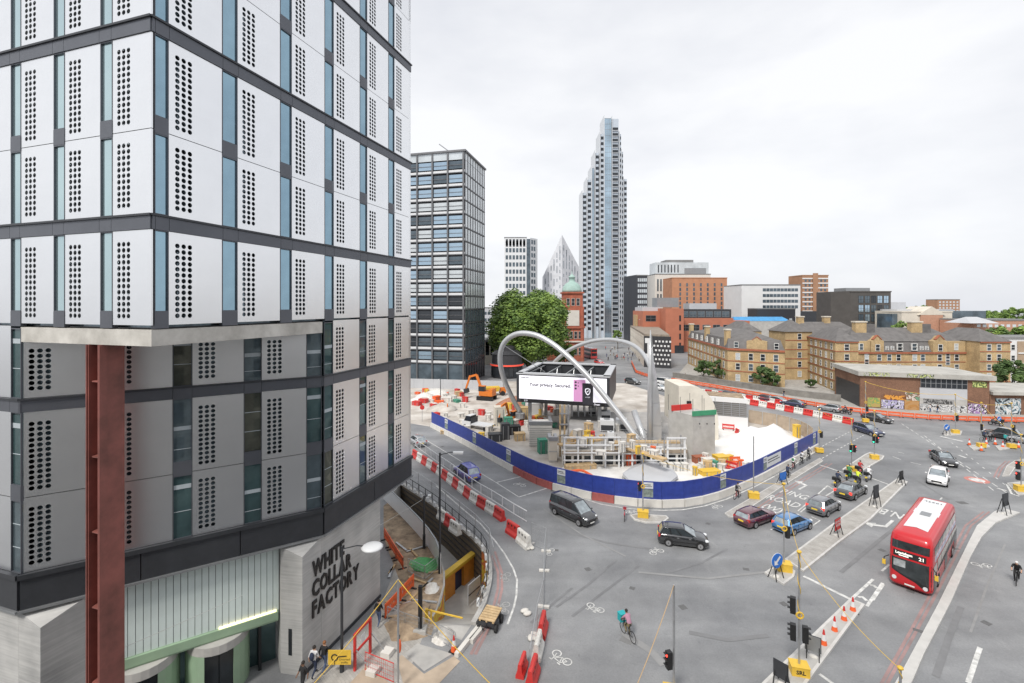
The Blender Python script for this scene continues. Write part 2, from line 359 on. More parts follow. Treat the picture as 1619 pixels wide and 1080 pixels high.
def road_text(txt, px, size, flip=False, stretch=1.9):
    me = text_mesh('road_lettering', txt, size, m_white_paint, bold=.012)
    d = -tdir if flip else tdir; x = -tx if flip else tx; p = G(*px)
    mw = Matrix(((x.x,d.x*stretch,0,p.x),(x.y,d.y*stretch,0,p.y),(0,0,1,.019),(0,0,0,1)))
    return S(link('road_lettering', me, None, mw=mw))
road_text('RING', (1256,782), 1.15); road_text('ROAD', (1239,793), 1.15); road_text('(W)', (1222,804), 1.15, stretch=1.6); road_text('N.B', (1410,812), 1.3, True)
def arrow(px, flip, turn, s=1.):
    d = -tdir if flip else tdir; x = (-tx if flip else tx)*turn; p = G(*px); m = M()
    def P(a, b): v = p+x*a*s+d*b*s; return (v.x,v.y,.0195)
    pts = [(-.12,-1.6),(.12,-1.6),(.12,.2),(.7,.55),(.7,.2),(1.5,.9),(.7,1.5),(.7,1.0),(-.12,.5)]
    m.add([P(*q) for q in pts], [tuple(range(9))]); 
    o = S(m.obj('road_arrow', m_white_paint))
    return o
arrow((1273,769), False, -1, 1.); arrow((1403,831), True, 1, 1.1)
m_tar = mat('tyre_darkened_asphalt', (.17,.172,.178), .8, 0, .2, .8); m_patch = mat('patched_trench', (.25,.25,.25), .9, 0, .14, .8); m_patchd = mat('dark_trench_patch', (.185,.187,.192), .85, 0, .14, .8)
for a_ in (((880,960),(930,925),(975,885)),((905,975),(950,940),(1010,895)),((840,985),(880,950),(905,930)),((1060,905),(1110,890),(1150,868))): strip(a_, .2, m_tar, name='skid_mark')
for a_, w_, m_ in ((((985,1000),(1030,1030),(1050,1052)),.5,m_patch),(((1090,1000),(1150,1012),(1215,1005)),.35,m_patchd),(((890,840),(960,858),(1030,868)),.3,m_patchd),(((1010,905),(1120,915),(1210,905)),.25,m_patch),(((1330,905),(1390,855),(1440,815)),.3,m_patchd),(((860,805),(920,845),(990,880)),.16,m_patch),(((1520,960),(1500,1010),(1480,1070)),.35,m_patchd),(((1590,860),(1560,930),(1535,1000)),.14,m_patch),(((1400,740),(1450,760),(1500,790)),.25,m_patchd),(((700,735),(745,765),(800,800)),.35,m_patchd)): strip(a_, w_, m_, name='trench_patch')
m_iron = mat('cast_iron_cover', (.13,.13,.13), .7, .2, .2, 5)
for (px, py, w_, h_) in ((1455,998,.95,.4),(1512,868,.7,.35),(874,776,.6,.5),(1522,795,1.2,.9),(992,1010,1.1,1.0),(700,706,.7,.5),(1120,828,.5,.5),(930,900,.6,.6),(1080,960,.65,.65),(1180,900,.6,.45),(1395,870,.6,.6),(1440,935,.6,.5),(1560,985,.6,.6),(880,870,.5,.4),(1000,930,.5,.5),(1240,955,.6,.6),(1500,830,.5,.5),(750,740,.5,.4)):
    p = G(px, py); S(M().cbox((p.x,p.y,.004),(w_*.75,h_*.75,.012), .5+px*.01).obj('drain_cover', m_iron if px != 992 else mat('patched_asphalt', (.2,.2,.2), .9, 0, .15)))
# ================================================================ WHITE COLLAR BUILDING (left)
C0 = Vector((-14.29, 18.8, 0)); rd = Vector((.3024, .9532, 0)); ld = Vector((-.9532, .3024, 0))
def glass_mat(name, col, rough=.04, metal=.85, var=.12, scale=.12):
    m = mat(name, col, rough, metal, var, scale); return m
g_blue = glass_mat('blue_tinted_glass', (.30,.45,.54), .03, .88, .3, .16)
g_skylit = glass_mat('pale_teal_glass', (.50,.64,.66))  # same glass as the blue, brighter sky reflection put into its tint
g_low2 = glass_mat('brown_interior_glass', (.10,.105,.085), .03, .35, .6, .5)
g_low3 = glass_mat('slate_glass', (.13,.17,.19), .03, .45, .5, .4)
g_low = glass_mat('dark_green_glass', (.07,.12,.125), .03, .35, .5, .25)
m_soffit = mat('cast_concrete_edge', (.56,.54,.5), .85, 0, .16, .7, .25, 14, dirt=(.42,.40,.36))
def board_mat():
    m = bpy.data.materials.new('board_marked_concrete'); m.use_nodes = True
    nt = m.node_tree; N = nt.nodes; L = nt.links; b = N['Principled BSDF']; b.inputs['Roughness'].default_value = .85
    tc = N.new('ShaderNodeTexCoord'); mp = N.new('ShaderNodeMapping'); mp.inputs['Scale'].default_value = (.25,.25,7)
    n1 = N.new('ShaderNodeTexNoise'); n1.inputs['Scale'].default_value = 1.6; n1.inputs['Detail'].default_value = 4
    n2 = N.new('ShaderNodeTexNoise'); n2.inputs['Scale'].default_value = .5; n2.inputs['Detail'].default_value = 6
    L.new(tc.outputs['Object'], mp.inputs[0]); L.new(mp.outputs[0], n1.inputs[0]); L.new(tc.outputs['Object'], n2.inputs[0])
    ad = N.new('ShaderNodeMath'); ad.operation = 'MULTIPLY_ADD'; ad.inputs[1].default_value = .6
    L.new(n1.outputs[0], ad.inputs[0]); L.new(n2.outputs[0], ad.inputs[2])
    r = N.new('ShaderNodeValToRGB'); r.color_ramp.elements[0].position = .5; r.color_ramp.elements[1].position = 1.05
    r.color_ramp.elements[0].color = (.30,.30,.295,1); r.color_ramp.elements[1].color = (.52,.515,.50,1)
    L.new(ad.outputs[0], r.inputs[0]); L.new(r.outputs[0], b.inputs['Base Color'])
    w = N.new('ShaderNodeTexWave'); w.wave_type = 'BANDS'; w.bands_direction = 'Z'; w.inputs['Scale'].default_value = 1.35; w.inputs['Distortion'].default_value = .3
    L.new(tc.outputs['Object'], w.inputs[0])
    bp = N.new('ShaderNodeBump'); bp.inputs['Strength'].default_value = .12; bp.inputs['Distance'].default_value = .015
    L.new(w.outputs['Fac'], bp.inputs['Height']); L.new(bp.outputs[0], b.inputs['Normal'])
    return m
m_board = board_mat()
def holed_panel(wd, h, rows, top=.42, cols=3, x0=.36, px=.275, pz=.243, r=.1, th=.07):
    """white sheet panel, wd x h, with a block of round holes; local x 0..wd, z 0..h, front at y=0"""
    m = M(); xa = x0-px/2; xb = xa+cols*px; zt = h-top; zb = zt-rows*pz
    def q(a, b, c, d):
        m.add([(a,0,c),(b,0,c),(b,0,d),(a,0,d)], [(0,1,2,3)])
    q(0, xa, 0, h); q(xb, wd, 0, h); q(xa, xb, zt, h); q(xa, xb, 0, zb)
    n = 12
    for i in range(cols):
        for j in range(rows):
            cx = xa+(i+.5)*px; cz = zb+(j+.5)*pz
            ring = [(cx+r*cos(2*pi*k/n+pi/4), cz+r*sin(2*pi*k/n+pi/4)) for k in range(n)]
            co = [(cx+px/2,cz+pz/2),(cx-px/2,cz+pz/2),(cx-px/2,cz-pz/2),(cx+px/2,cz-pz/2)]
            vs = [(a,0,b) for a, b in ring] + [(a,0,b) for a, b in co] + [(a,th,b) for a, b in ring]
            fs = []
            for c in range(4):
                k0 = c*3
                fs.append((n+c, k0, (k0-1) % n)[::-1]) if False else None
                nx = (c+1) % 4
                for k in range(k0, k0+3):
                    # fan from nearest corner
                    cc = c if k < k0+2 else nx
                    cc = c if (k-k0) < 1.5 else nx
                    fs.append((n+cc, k % n, (k+1) % n)[::-1])
                fs.append((n+c, n+nx, (k0+2) % n)[::-1] if True else None)
            fs = [f for f in fs if f]
            for k in range(n): fs.append((k, (k+1) % n, n+4+(k+1) % n, n+4+k)[::-1])
            m.add(vs, fs)
    # returns (edges)
    m.add([(0,0,0),(wd,0,0),(wd,0,h),(0,0,h),(0,th,0),(wd,th,0),(wd,th,h),(0,th,h)], [(4,5,1,0),(5,6,2,1),(6,7,3,2),(7,4,0,3)])
    return m
WCF = T('office_building', 'white perforated panel office block with slate bands on the left', 'building', tuple(C0), world=True)
_pan = {}; _win = {}
def panel_at(fm, x, wd, z0, z1, rows, name='perforated_panel'):
    key = (round(wd,2), round(z1-z0,2), rows)
    if key not in _pan:
        _pan[key] = holed_panel(wd-.03, z1-z0-.03, rows).mesh('perforated_panel', m_panel)
    return link(name, _pan[key], WCF, mw=fm @ Matrix.Translation((x+.015, 0, z0+.015)))
_br = {}
def window_at(fm, x, wd, z0, z1, gm):
    low_ = gm is g_low
    if low_: gm = random.choice((g_low, g_low, g_low2, g_low3))
    key = (round(wd,2), round(z1-z0,2), gm.name)
    if key not in _win:
        h = z1-z0
        g = M().box(.0, wd, .06, .08, 0, h).mesh('window', gm)
        fr = M()
        for a, b, c, d in ((0,.03,0,h),(wd-.03,wd,0,h),(.03,wd-.03,0,.04),(.03,wd-.03,h-.05,h)): fr.box(a, b, -.012, .058, c, d)
        _win[key] = (g, fr.mesh('window_frame', m_band))
    o = link('window', _win[key][0], WCF, mw=fm @ Matrix.Translation((x, 0, z0)))
    f = link('window_frame', _win[key][1], o)
    if low_:
        k2 = (key[0], key[1], random.randrange(3))
        if k2 not in _br:
            h = z1-z0; q_ = [(.34,.03),(.66,.03)] if k2[2] == 0 else ([(.5,.2),(.2,.03)] if k2[2] == 1 else [(.42,.03),(.78,.22)])
            mm = M()
            for (u_, t_) in q_: mm.box(.035, wd-.035, .045, .058, h*u_, h*u_+t_)
            _br[k2] = mm.mesh('blind_rail', mat('interior_pale_rail', (.42,.47,.5), .6, 0, .1))
        link('blind_rail', _br[k2], o)
    return o
ZB = [8.96+7.85*k for k in range(6)]       # band tops: 8.96, 16.81, 24.66, 32.51, 40.36, 48.21
BH = .62
def storeys(zlo, zhi):
    """list of (z0,z1,rows) panel rows between zlo and zhi"""
    out = []
    for zt in ZB:
        a, mid, b = zt, zt+3.38, zt+7.85-BH
        for (p, q, rw) in ((a, mid, 12), (mid, b, 14)):
            lo, hi = max(p, zlo), min(q, zhi)
            if hi-lo > 1.2: out.append((lo, hi, min(rw, int((hi-lo-.55)/.243)), p == a))
    return out
def face(a, b, wins, zlo, zhi, gm, bandm=m_band, bands=True, endpanel=True):
    """wins: list of (x0,x1) windows; panels fill the gaps"""
    fm, ln = wallframe(a, b)
    gaps = []; x = 0
    for (p, q) in wins:
        if p-x > .9: gaps.append((x, p))
        x = q
    if ln-x > .9: gaps.append((x, ln))
    for (z0, z1, rw, low) in storeys(zlo, zhi):
        for (p, q) in gaps: panel_at(fm, p, q-p, z0, z1, rw)
        for (p, q) in wins:
            if not low:
                zs = z0+.55 if z1-z0 > 3 else z0
                if zs > z0: link('spandrel', M().box(p, q, -.02, .2, z0-.12, zs).mesh('spandrel', bandm), WCF, mw=fm)
                window_at(fm, p, q-p, zs, z1, gm)
            else: window_at(fm, p, q-p, z0, z1-.12 if z1-z0 > 3 else z1, gm)
    if bands:
        for zt in ZB:
            if zlo-.1 <= zt-BH and zt <= zhi+.8:
                xs = sorted(set([0]+[p for p, q in wins]+[q for p, q in wins]+[ln])); 
                for p, q in zip(xs[:-1], xs[1:]):
                    if q-p < .05: continue
                    link('band_panel', M().box(p+.008, q-.008, -.05, .2, zt-BH, zt-.09).mesh('band_panel', bandm), WCF, mw=fm)
                link('band_cap', M().box(-.06, ln+.06, -.12, .2, zt-.085, zt).mesh('band_cap', m_dkgrey), WCF, mw=fm)
    # dark glass lining behind the panels
    link('lining', M().box(.42, ln-.42, .34, .4, zlo, zhi).mesh('lining', mat('backing_glass_tint', (.13,.17,.195), .1, .6, .5, 1.2)), WCF, mw=fm)
PA = C0+ld*8.15; PB = C0+rd*9.96; PR = C0+rd*20.31; PL = C0+ld*17.6
ZTOP = 47.5
rw_ = [(.12,.68)]+[(3.17+3.47*k, 3.17+3.47*k+.82) for k in range(5)]
face(C0, PR, rw_, 20.1, ZTOP, g_blue)
lw_ = sorted([(17.6-(2.21+2.93*k)-.71, 17.6-(2.21+2.93*k)) for k in range(6) if 17.6-(2.21+2.93*k)-.71 > 0])
face(PL, C0, lw_, 20.1, ZTOP, g_skylit)
# lower part of right face beyond the cut corner, and lower left face
face(PB, PR, [(.1,.91)]+[(3.57,4.37),(7.05,7.85)], 8.96, 20.1, g_low)
la = [(p, q) for p, q in lw_ if q < 17.6-8.0]
face(PL, PA, la, 8.96, 20.1, g_low)
face(PA, PB, [(2.34,2.9),(5.58,6.4),(8.76,9.62),(11.96,12.8)], 8.96, 19.5, g_low)
# base band
for a, b in ((PL,PA),(PA,PB),(PB,PR)):
    fm, ln = wallframe(a, b); n = max(1, round(ln/5)); 
    for i in range(n):
        link('base_band', M().box(ln*i/n+.02, ln*(i+1)/n-.02, -.10, .4, 7.36, 8.72).mesh('base_band', m_dkgrey), WCF, mw=fm)
    link('band_cap', M().box(-.05, ln+.05, -.2, .4, 7.24, 7.35).mesh('band_cap', m_grey), WCF, mw=fm)
    link('band_cap', M().box(-.05, ln+.05, -.2, .4, 8.73, 8.955).mesh('band_cap', m_dkgrey), WCF, mw=fm)
# concrete edge beam under the overhanging corner
bm_ = M(); 
i1 = PA+ld*0+rd*.5; 
bm_.prism([(p.x,p.y) for p in (PA+rd*.0-ld*.05, C0, PB-rd*.05, PB-rd*.05+ld*.5, C0+rd*.5+ld*.5, PA-ld*.05+rd*.5)], 19.37, 20.03)
bm_.obj('edge_beam', m_soffit, WCF)
M().prism([(p.x,p.y) for p in (PA+rd*.5, C0+rd*.5+ld*.5, PB+ld*.5)], 19.5, 19.9).obj('soffit', m_soffit, WCF)
# core, roof
core = [PL+rd*.45, C0+rd*.45+ld*.45, PR+ld*.45, PR+ld*17.6, PL+rd*20.3]
M().prism([(p.x,p.y) for p in core], 19.95, ZTOP+1.0).obj('core', m_hole, WCF)
nA = Vector((-(PB-PA).normalized().y, (PB-PA).normalized().x, 0))
core2 = [PL+rd*.45, PA+nA*.45+ld*.1, PB+nA*.45, PR+ld*.45, PR+ld*17.6, PL+rd*20.3]
M().prism([(p.x,p.y) for p in core2], 7.3, 19.9).obj('core', m_hole, WCF)
# end return at the far right edge
fm, ln = wallframe(PR, PR+ld*17)
link('flank_wall', M().box(0, ln, -.0, .3, 7.3, ZTOP).mesh('flank_wall', m_panel), WCF, mw=fm @ Matrix.Translation((.0,.02,0)))
# ---- ground floor: channel glass, green beam, doors, concrete piers
fmA, lnA = wallframe(PA, PB)
m_chan = mat('channel_glass', (.62,.70,.68), .25, 0, .1, .8)
m_green = mat('sage_green_metal', (.30,.42,.29), .45, .1, .08, .8)
x = 2.5; cg = M().box(0,.285,0,.1,0,3.75).mesh('glass_plank', m_chan)
while x < 10.35:
    link('glass_plank', cg, WCF, mw=fmA @ Matrix.Translation((x, .42, 3.45))); x += .31
link('backing', M().box(2.4,10.5,.54,.6,3.4,7.3).mesh('backing', m_dkgrey), WCF, mw=fmA)
link('green_beam', M().box(2.3,10.5,.25,.75,3.0,3.44).mesh('green_beam', m_green), WCF, mw=fmA)
m_lit = mat('warm_uplight', (1.,.82,.45), .5, 0, 0, emit=2.2)
link('strip_light', M().box(7.6,10.4,.33,.40,3.445,3.50).mesh('strip_light', m_lit), WCF, mw=fmA)
link('shopfront_glass', M().box(2.3,10.5,1.5,1.55,0,3.0).mesh('shopfront_glass', g_low), WCF, mw=fmA)
link('threshold_ceiling', M().box(2.3,10.5,.3,2.2,2.9,2.98).mesh('threshold_ceiling', m_green), WCF, mw=fmA)
for cx in (4.3, 7.6):   # curved green canopy drums either side of the doors
    dr = M(); n = 14; R_ = 1.55
    arc = [(cx+R_*cos(pi+pi*k/n), 1.5+1.75*sin(pi+pi*k/n)) for k in range(n+1)]
    link('canopy', M().prism(arc, 2.45, 2.9).mesh('canopy', m_conc), WCF, mw=fmA)
    for k in (0,1,2,3,4,9,10,11,12,13):
        p, q = arc[k], arc[k+1]
        link('curved_green_panel', M().prism([p, q, (q[0]*.98+cx*.02, q[1]*.96+1.5*.04), (p[0]*.98+cx*.02, p[1]*.96+1.5*.04)], 0, 2.44).mesh('curved_green_panel', m_green), WCF, mw=fmA)
    link('door_leaf', M().box(cx-.75,cx-.02,.1,.16,0,2.4).mesh('door_leaf', m_hole), WCF, mw=fmA)
    link('door_leaf', M().box(cx+.02,cx+.75,.1,.16,0,2.4).mesh('door_leaf', m_hole), WCF, mw=fmA)
link('door_frame', M().box(9.55,9.7,.9,1.45,0,3.0).mesh('door_frame', m_dark), WCF, mw=fmA)
# left pier, protruding past the cut corner
dA = (PB-PA).normalized()
def wp_(*pts, z1): M().prism([(p.x,p.y) for p in pts], 0, z1).obj('concrete_pier', m_board, WCF)
wp_(C0+ld*6.9+rd*.08, PA+dA*2.3+nA*.06, PA+dA*2.3+nA*1.8, PA+ld*.25+nA*1.8, PA+ld*.25+rd*.08, z1=[6.75,7.2,7.2,7.2,7.2])
fmL, lnL = wallframe(PL, PA); link('concrete_wall', M().box(0,lnL-.26,.08,1.2,0,7.2).mesh('concrete_wall', m_board), WCF, mw=fmL)
# right pier and lettered wall
wp_(C0+rd*8.4+ld*.12, PB+ld*.12, PB+nA*2, PA+dA*10.6+nA*2, PA+dA*10.6+nA*.06, z1=[6.75,7.2,7.2,7.2,7.2])
fmB, lnB = wallframe(PB, PR); WEND = 6.2
link('lettered_wall', M().box(.01,WEND,.12,1.2,0,7.2).mesh('lettered_wall', m_board), WCF, mw=fmB)
link('plinth', M().box(-1.5,WEND,.03,.11,0,.18).mesh('plinth', m_dkgrey), WCF, mw=fmB)
link('undercroft_wall', M().box(WEND,lnB,4.5,4.8,0,7.2).mesh('undercroft_wall', m_conc), WCF, mw=fmB)
link('slit_window', M().box(.0,.22,-.02,.02,1.1,2.6).mesh('slit_window', m_hole), WCF, mw=wallframe(PA+dA*10.6+nA*.06, C0+rd*8.4+ld*.12)[0] @ Matrix.Translation((.5,0,0)))
def lettering(lines, fm, x0, ztop, size, lead, m, par, sx=.8, gap=.045, ydepth=.05):
    for li, ln in enumerate(lines):
        x = x0
        for ch in ln:
            if ch == ' ': x += size*.3; continue
            me = text_mesh('letter', ch, size, m, extr=.03, bold=.042, align='LEFT', shear=0., sx=sx)
            xs = [v.co.x for v in me.vertices]; wd = max(xs)-min(xs)
            link('letter', me, par, mw=fm @ Matrix.Translation((x-min(xs), .12-ydepth, ztop-li*lead-size*.5)) @ Matrix.Rotation(pi/2, 4, 'X'))
            x += wd+gap
m_letter = mat('black_letter', (.02,.02,.022), .5, 0, 0)
sg = T('wall_lettering', 'black raised letters reading WHITE COLLAR FACTORY on the concrete wall', 'sign', tuple(PB+rd*1.5), world=True)
lettering(['WHITE','COLLAR','FACTORY'], fmB, -.8, 6.2, 1.3, 1.16, m_letter, sg, sx=.66, gap=.07)
# red oxide column
m_oxide = mat('red_oxide_steel', (.28,.095,.078), .55, .1, .16, .9, dirt=(.2,.075,.06))
pc = A(168, 700, 20.15); pc.z = 0
col = T('steel_column', 'red oxide steel H column holding up the overhanging corner', 'column', tuple(pc), rz=atan2(ld.y, -ld.x)*-1+0)
col.rotation_euler = (0,0,atan2(-ld.y, -ld.x))
M().box(-.36,-.31,-.45,.45,0,19.36).box(.31,.36,-.5,.5,0,19.36).obj('flange', m_oxide, col)
M().box(-.305,.305,-.03,.03,0,19.36).obj('web', m_oxide, col)
M().box(-.42,-.37,-.5,-.2,0,19.36).box(.37,.42,-.5,-.2,0,19.36).obj('cover_plate', m_oxide, col)
for z in [17.8-3.15*k for k in range(6)]:
    M().add([(-.3,-.04,z),(.3,-.04,z),(.2,-.4,z),(-.2,-.4,z),(-.3,-.04,z+.05),(.3,-.04,z+.05),(.2,-.4,z+.05),(-.2,-.4,z+.05)],
            [(0,1,2,3),(7,6,5,4),(0,3,7,4),(3,2,6,7),(2,1,5,6),(1,0,4,5)]).obj('stiffener', m_oxide, col)
# ================================================================ BACKGROUND BUILDINGS
m_roofg = mat('grey_roof_felt', (.2,.2,.2), .9, 0, .15, .2)
m_slate = mat('slate_roof', (.135,.128,.125), .8, 0, .22, .8, .3, 8)
g_far = mat('far_window_glass', (.10,.13,.155), .12, .3, .45, .3)
g_sky = mat('sky_reflecting_glass', (.42,.55,.66), .06, .8, .25, .1)
g_pale = mat('pale_blind_sky_glass', (.58,.62,.64), .2, .3, .2, .2)
g_dk = mat('dark_window_glass', (.03,.035,.042), .1, .1, .3, .5)
def glassy(*a): return random.choice(a)
def P2(v): return (v[0], v[1])
def wins(root, a, b, xs, zs, ww, wh, gm, join=None, frame=None, fw=.09, proud=.04, arch=False, sill=None):
    """windows on wall a->b; xs centre distances, zs sill heights"""
    fm, ln = wallframe(a, b)
    if join:
        m = M()
        for x in xs:
            for z in zs: m.box(x-ww/2, x+ww/2, -proud, .02, z, z+wh)
        return stuff(link(join, m.mesh(join, gm), root, mw=fm))
    gms = gm if isinstance(gm, (list,tuple)) else [gm]
    gme = [M().box(-ww/2, ww/2, -.015, .02, 0, wh).mesh('window', g) for g in gms]
    fme = None
    if frame:
        f = M()
        for p, q, r, s in ((-ww/2-fw,-ww/2,-fw,wh+fw),(ww/2,ww/2+fw,-fw,wh+fw),(-ww/2,ww/2,-fw,0),(-ww/2,ww/2,wh,wh+fw),(-ww/2,ww/2,wh*.5-.04,wh*.5+.04)): f.box(p, q, -proud-.03, .02, r, s)
        if ww > 1.4: f.box(-.04,.04,-proud-.028,.02,0,wh*.5-.04).box(-.04,.04,-proud-.028,.02,wh*.5+.04,wh)
        fme = f.mesh('window_frame', frame)
    for x in xs:
        for z in zs:
            o = link('window', random.choice(gme), root, mw=fm @ Matrix.Translation((x, -proud+.015, z)))
            if fme: link('window_frame', fme, o)
def lin(a, b, n): return [a+(b-a)*(i+.5)/n for i in range(n)]
def slab(root, name, poly, z0, z1, m): return M().prism([P2(p) for p in poly], z0, z1).obj(name, m, root)
def rect(x0, x1, y0, y1): return [(x0,y0),(x1,y0),(x1,y1),(x0,y1)]
def band(root, a, b, z0, z1, m, out=.08, name='band', x0=0, x1=None):
    fm, ln = wallframe(a, b); return link(name, M().box(x0, ln if x1 is None else x1, -out, .0-.002, z0, z1).mesh(name, m), root, mw=fm)
def hip(root, poly4, z, rise, m, ridge=.3, over=.25, name='roof'):
    """hip roof over a quad: ridge runs along the longer axis"""
    p = [Vector((q[0],q[1],0)) for q in poly4]; c = sum(p, Vector())/4
    p = [c+(q-c)*(1+over/max(1,(q-c).length)) for q in p]
    if (p[1]-p[0]).length < (p[2]-p[1]).length: p = p[1:]+p[:1]
    m1 = (p[0]+p[3])/2; m2 = (p[1]+p[2])/2; r1 = m1.lerp(m2, ridge); r2 = m2.lerp(m1, ridge)
    vs = [(q.x,q.y,z) for q in p]+[(r1.x,r1.y,z+rise),(r2.x,r2.y,z+rise)]
    o = M().add(vs, [(0,1,5,4),(1,2,5),(2,3,4,5),(3,0,4),(3,2,1,0)])
    return o.obj(name, m, root)
def mansard(root, poly, z0, z1, inset, m, name='mansard'):
    p = [Vector((q[0],q[1],0)) for q in poly]; c = sum(p, Vector())/len(p); n = len(p)
    q = [v+(c-v).normalized()*inset*1.4 for v in p]
    return M().add([(v.x,v.y,z0) for v in p]+[(v.x,v.y,z1) for v in q], [tuple(range(n))[::-1], tuple(range(n,2*n))]+[(i,(i+1)%n,n+(i+1)%n,n+i) for i in range(n)]).obj(name, m, root)
def BLD(name, label, loc, cat='building'): return T(name, label, cat, loc, world=True)
# ---- gridded dark office tower
b = BLD('gridded_office_tower', 'dark gridded glass office tower behind the white office block', (-12.5,125,0))
Cn = Vector((-12.5,125,0)); fd = Vector((-.971,.24,0)); sd = Vector((.24,.971,0)); FL = Cn+fd*31; SR = Cn+sd*18
slab(b, 'core', [FL+sd*.5, Cn+sd*.5+fd*.5, SR+fd*.5, SR+fd*30], 0, 60.6, m_dkgrey)
m_grid = mat('bronze_grey_grid', (.15,.152,.16), .5, .5, .1)
m_spw = mat('white_spandrel', (.62,.63,.64), .5, 0, .05)
fm, ln = wallframe(FL, Cn); fs, ls = wallframe(Cn, SR)
pil = M().box(-.2,.2,-.3,.4,0,61.4).mesh('pilaster', m_grid); gb = {}
for k in range(8): link('pilaster', pil, b, mw=fm @ Matrix.Translation((ln-.3-k*4.4,0,0)))
for k in range(9): link('pilaster', M().box(-.12,.12,-.1,.4,0,61.4).mesh('pilaster', m_grid), b, mw=fs @ Matrix.Translation((.4+k*2.15,0,0)))
hf = 3.62
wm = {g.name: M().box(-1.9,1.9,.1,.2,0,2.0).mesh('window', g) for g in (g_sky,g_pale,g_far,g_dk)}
for s in range(15):
    z = 5.6+s*hf
    link('floor_edge', M().box(0,ln,-.2,.3,z-.2,z).mesh('floor_edge', m_grid), b, mw=fm)
    link('floor_edge', M().box(0,ls,-.08,.3,z-.24,z).mesh('floor_edge', m_grid), b, mw=fs)
    link('spandrel', M().box(0,ln,-.05,.3,z+.05,z+.62).mesh('spandrel', m_spw), b, mw=fm)
    link('transom', M().box(0,ln,-.02,.3,z+1.9,z+2.02).mesh('transom', m_grid), b, mw=fm)
    for k in range(7):
        g = glassy(g_sky,g_sky,g_sky,g_pale,g_far) if s > 8 else (glassy(g_sky,g_sky,g_far,g_pale) if s > 4 else glassy(g_far,g_far,g_dk,g_sky))  # bluer panes towards the top, sky reflection put into their colour
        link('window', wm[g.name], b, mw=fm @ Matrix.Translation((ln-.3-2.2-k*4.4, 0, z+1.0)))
    sw = M()
    for k in range(8): sw.box(.4+k*2.15+.2, .4+k*2.15+1.95, .0,.1, z+.1, z+3.2)
    stuff(link('side_windows', sw.mesh('side_windows', g_pale if s > 3 else g_far), b, mw=fs))  # pale panes carry the white sky's reflection in their colour
    if s < 14 and s % 1 == 0:
        link('mullions', M().box(0,.01,.0,.01,0,.01).mesh('mullions', m_grid), b, mw=fm) if False else None
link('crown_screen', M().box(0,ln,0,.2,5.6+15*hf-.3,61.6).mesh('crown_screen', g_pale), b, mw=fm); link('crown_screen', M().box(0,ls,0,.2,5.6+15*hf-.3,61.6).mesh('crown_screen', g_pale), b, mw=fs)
link('coping', M().box(-.3,ln+.3,-.4,.5,61.6,62.1).mesh('coping', m_grid), b, mw=fm); link('coping', M().box(-.3,ls+.3,-.4,.5,61.6,62.1).mesh('coping', m_grid), b, mw=fs)
link('shopfront', M().box(.3,ln-.3,.05,.3,.2,5.2).mesh('shopfront', g_far), b, mw=fm); link('shopfront', M().box(.3,ls-.3,.05,.3,.2,5.2).mesh('shopfront', g_dk), b, mw=fs)
M().tube([Cn+Vector((-4,2,62)), Cn+Vector((-7,2,64.2))], .12, 6).obj('roof_crane', m_grey, b)
# ---- low buildings at the back left
def simple(name, label, x0, x1, ytop, Y, depth, wm_, cols, rows, gm=g_far, ww=1.6, wh=1.8, zlo=3, roofm=m_roofg, skew=0., side=0, joinname='windows'):
    a = A(x0,HOR,Y); c = A(x1,HOR,Y); zt = EYE-(ytop-HOR)/F*Y
    bb = BLD(name, label, (a.x, Y, 0)); a = Vector((a.x, Y, 0)); c = Vector((c.x, Y-skew, 0))
    d = Vector((0, depth, 0)); slab(bb, 'wall', [a, c, c+d, a+d], 0, zt, wm_)
    n = (c-a).normalized(); slab(bb, 'parapet', [a-Vector((.2,.2,0)), c+Vector((.2,-.2,0)), c+d, a+d], zt+.003, zt+.5, roofm)
    ln = (c-a).length
    if cols: wins(bb, a, c, lin(ln*.03, ln*.97, cols), [zlo+(zt-zlo-.6)/rows*i+.4 for i in range(rows)], ww, wh, gm, join=joinname)
    if side: wins(bb, a+d, a, lin(1, depth-1, side), [zlo+(zt-zlo-.6)/rows*i+.4 for i in range(rows)], ww, wh, gm, join='side_windows')
    return bb, a, c, zt
m_cream = mat('cream_stone', (.60,.55,.47), .8, 0, .1, .3)
m_greyr = mat('grey_render', (.45,.46,.48), .8, 0, .08, .2)
simple('stone_terrace', 'pale stone terrace between the gridded tower and the tree', 758, 800, 540, 168, 14, m_cream, 5, 4, g_dk, 1.3, 2.1)
simple('pale_office_block', 'low pale office block far behind the stone terrace', 758, 806, 487, 290, 20, m_greyr, 8, 4)
# pub with dark rounded front
b = BLD('round_fronted_pub', 'black painted pub with drum corner and stepped dark roof', (-4,140,0))
pc_ = A(802, 600, 140); m_pub = mat('black_pub_paint', (.035,.035,.04), .5, 0, .2)
M().lathe([(4.6,0),(4.6,3.4),(4.9,3.6),(4.9,4),(4.5,4.2),(4.4,6.6),(4.6,6.8),(3.2,7.8),(2.4,8.0),(2.4,8.8),(1.5,9.2)], (pc_.x,140,0), 24).obj('drum', m_pub, b)
for k in range(9):
    a_ = pi+.35+k*.3
    M().cbox((pc_.x+4.6*cos(a_),140+4.6*sin(a_),1.8),(.15,1.2,2.6), a_).obj('window', g_dk, b)
m_fascia = mat('lit_red_fascia', (.7,.08,.05), .5, 0, .1, emit=.4)
M().lathe([(4.93,3.5),(4.95,3.95)], (pc_.x,140,0), 24).obj('fascia', m_fascia, b)
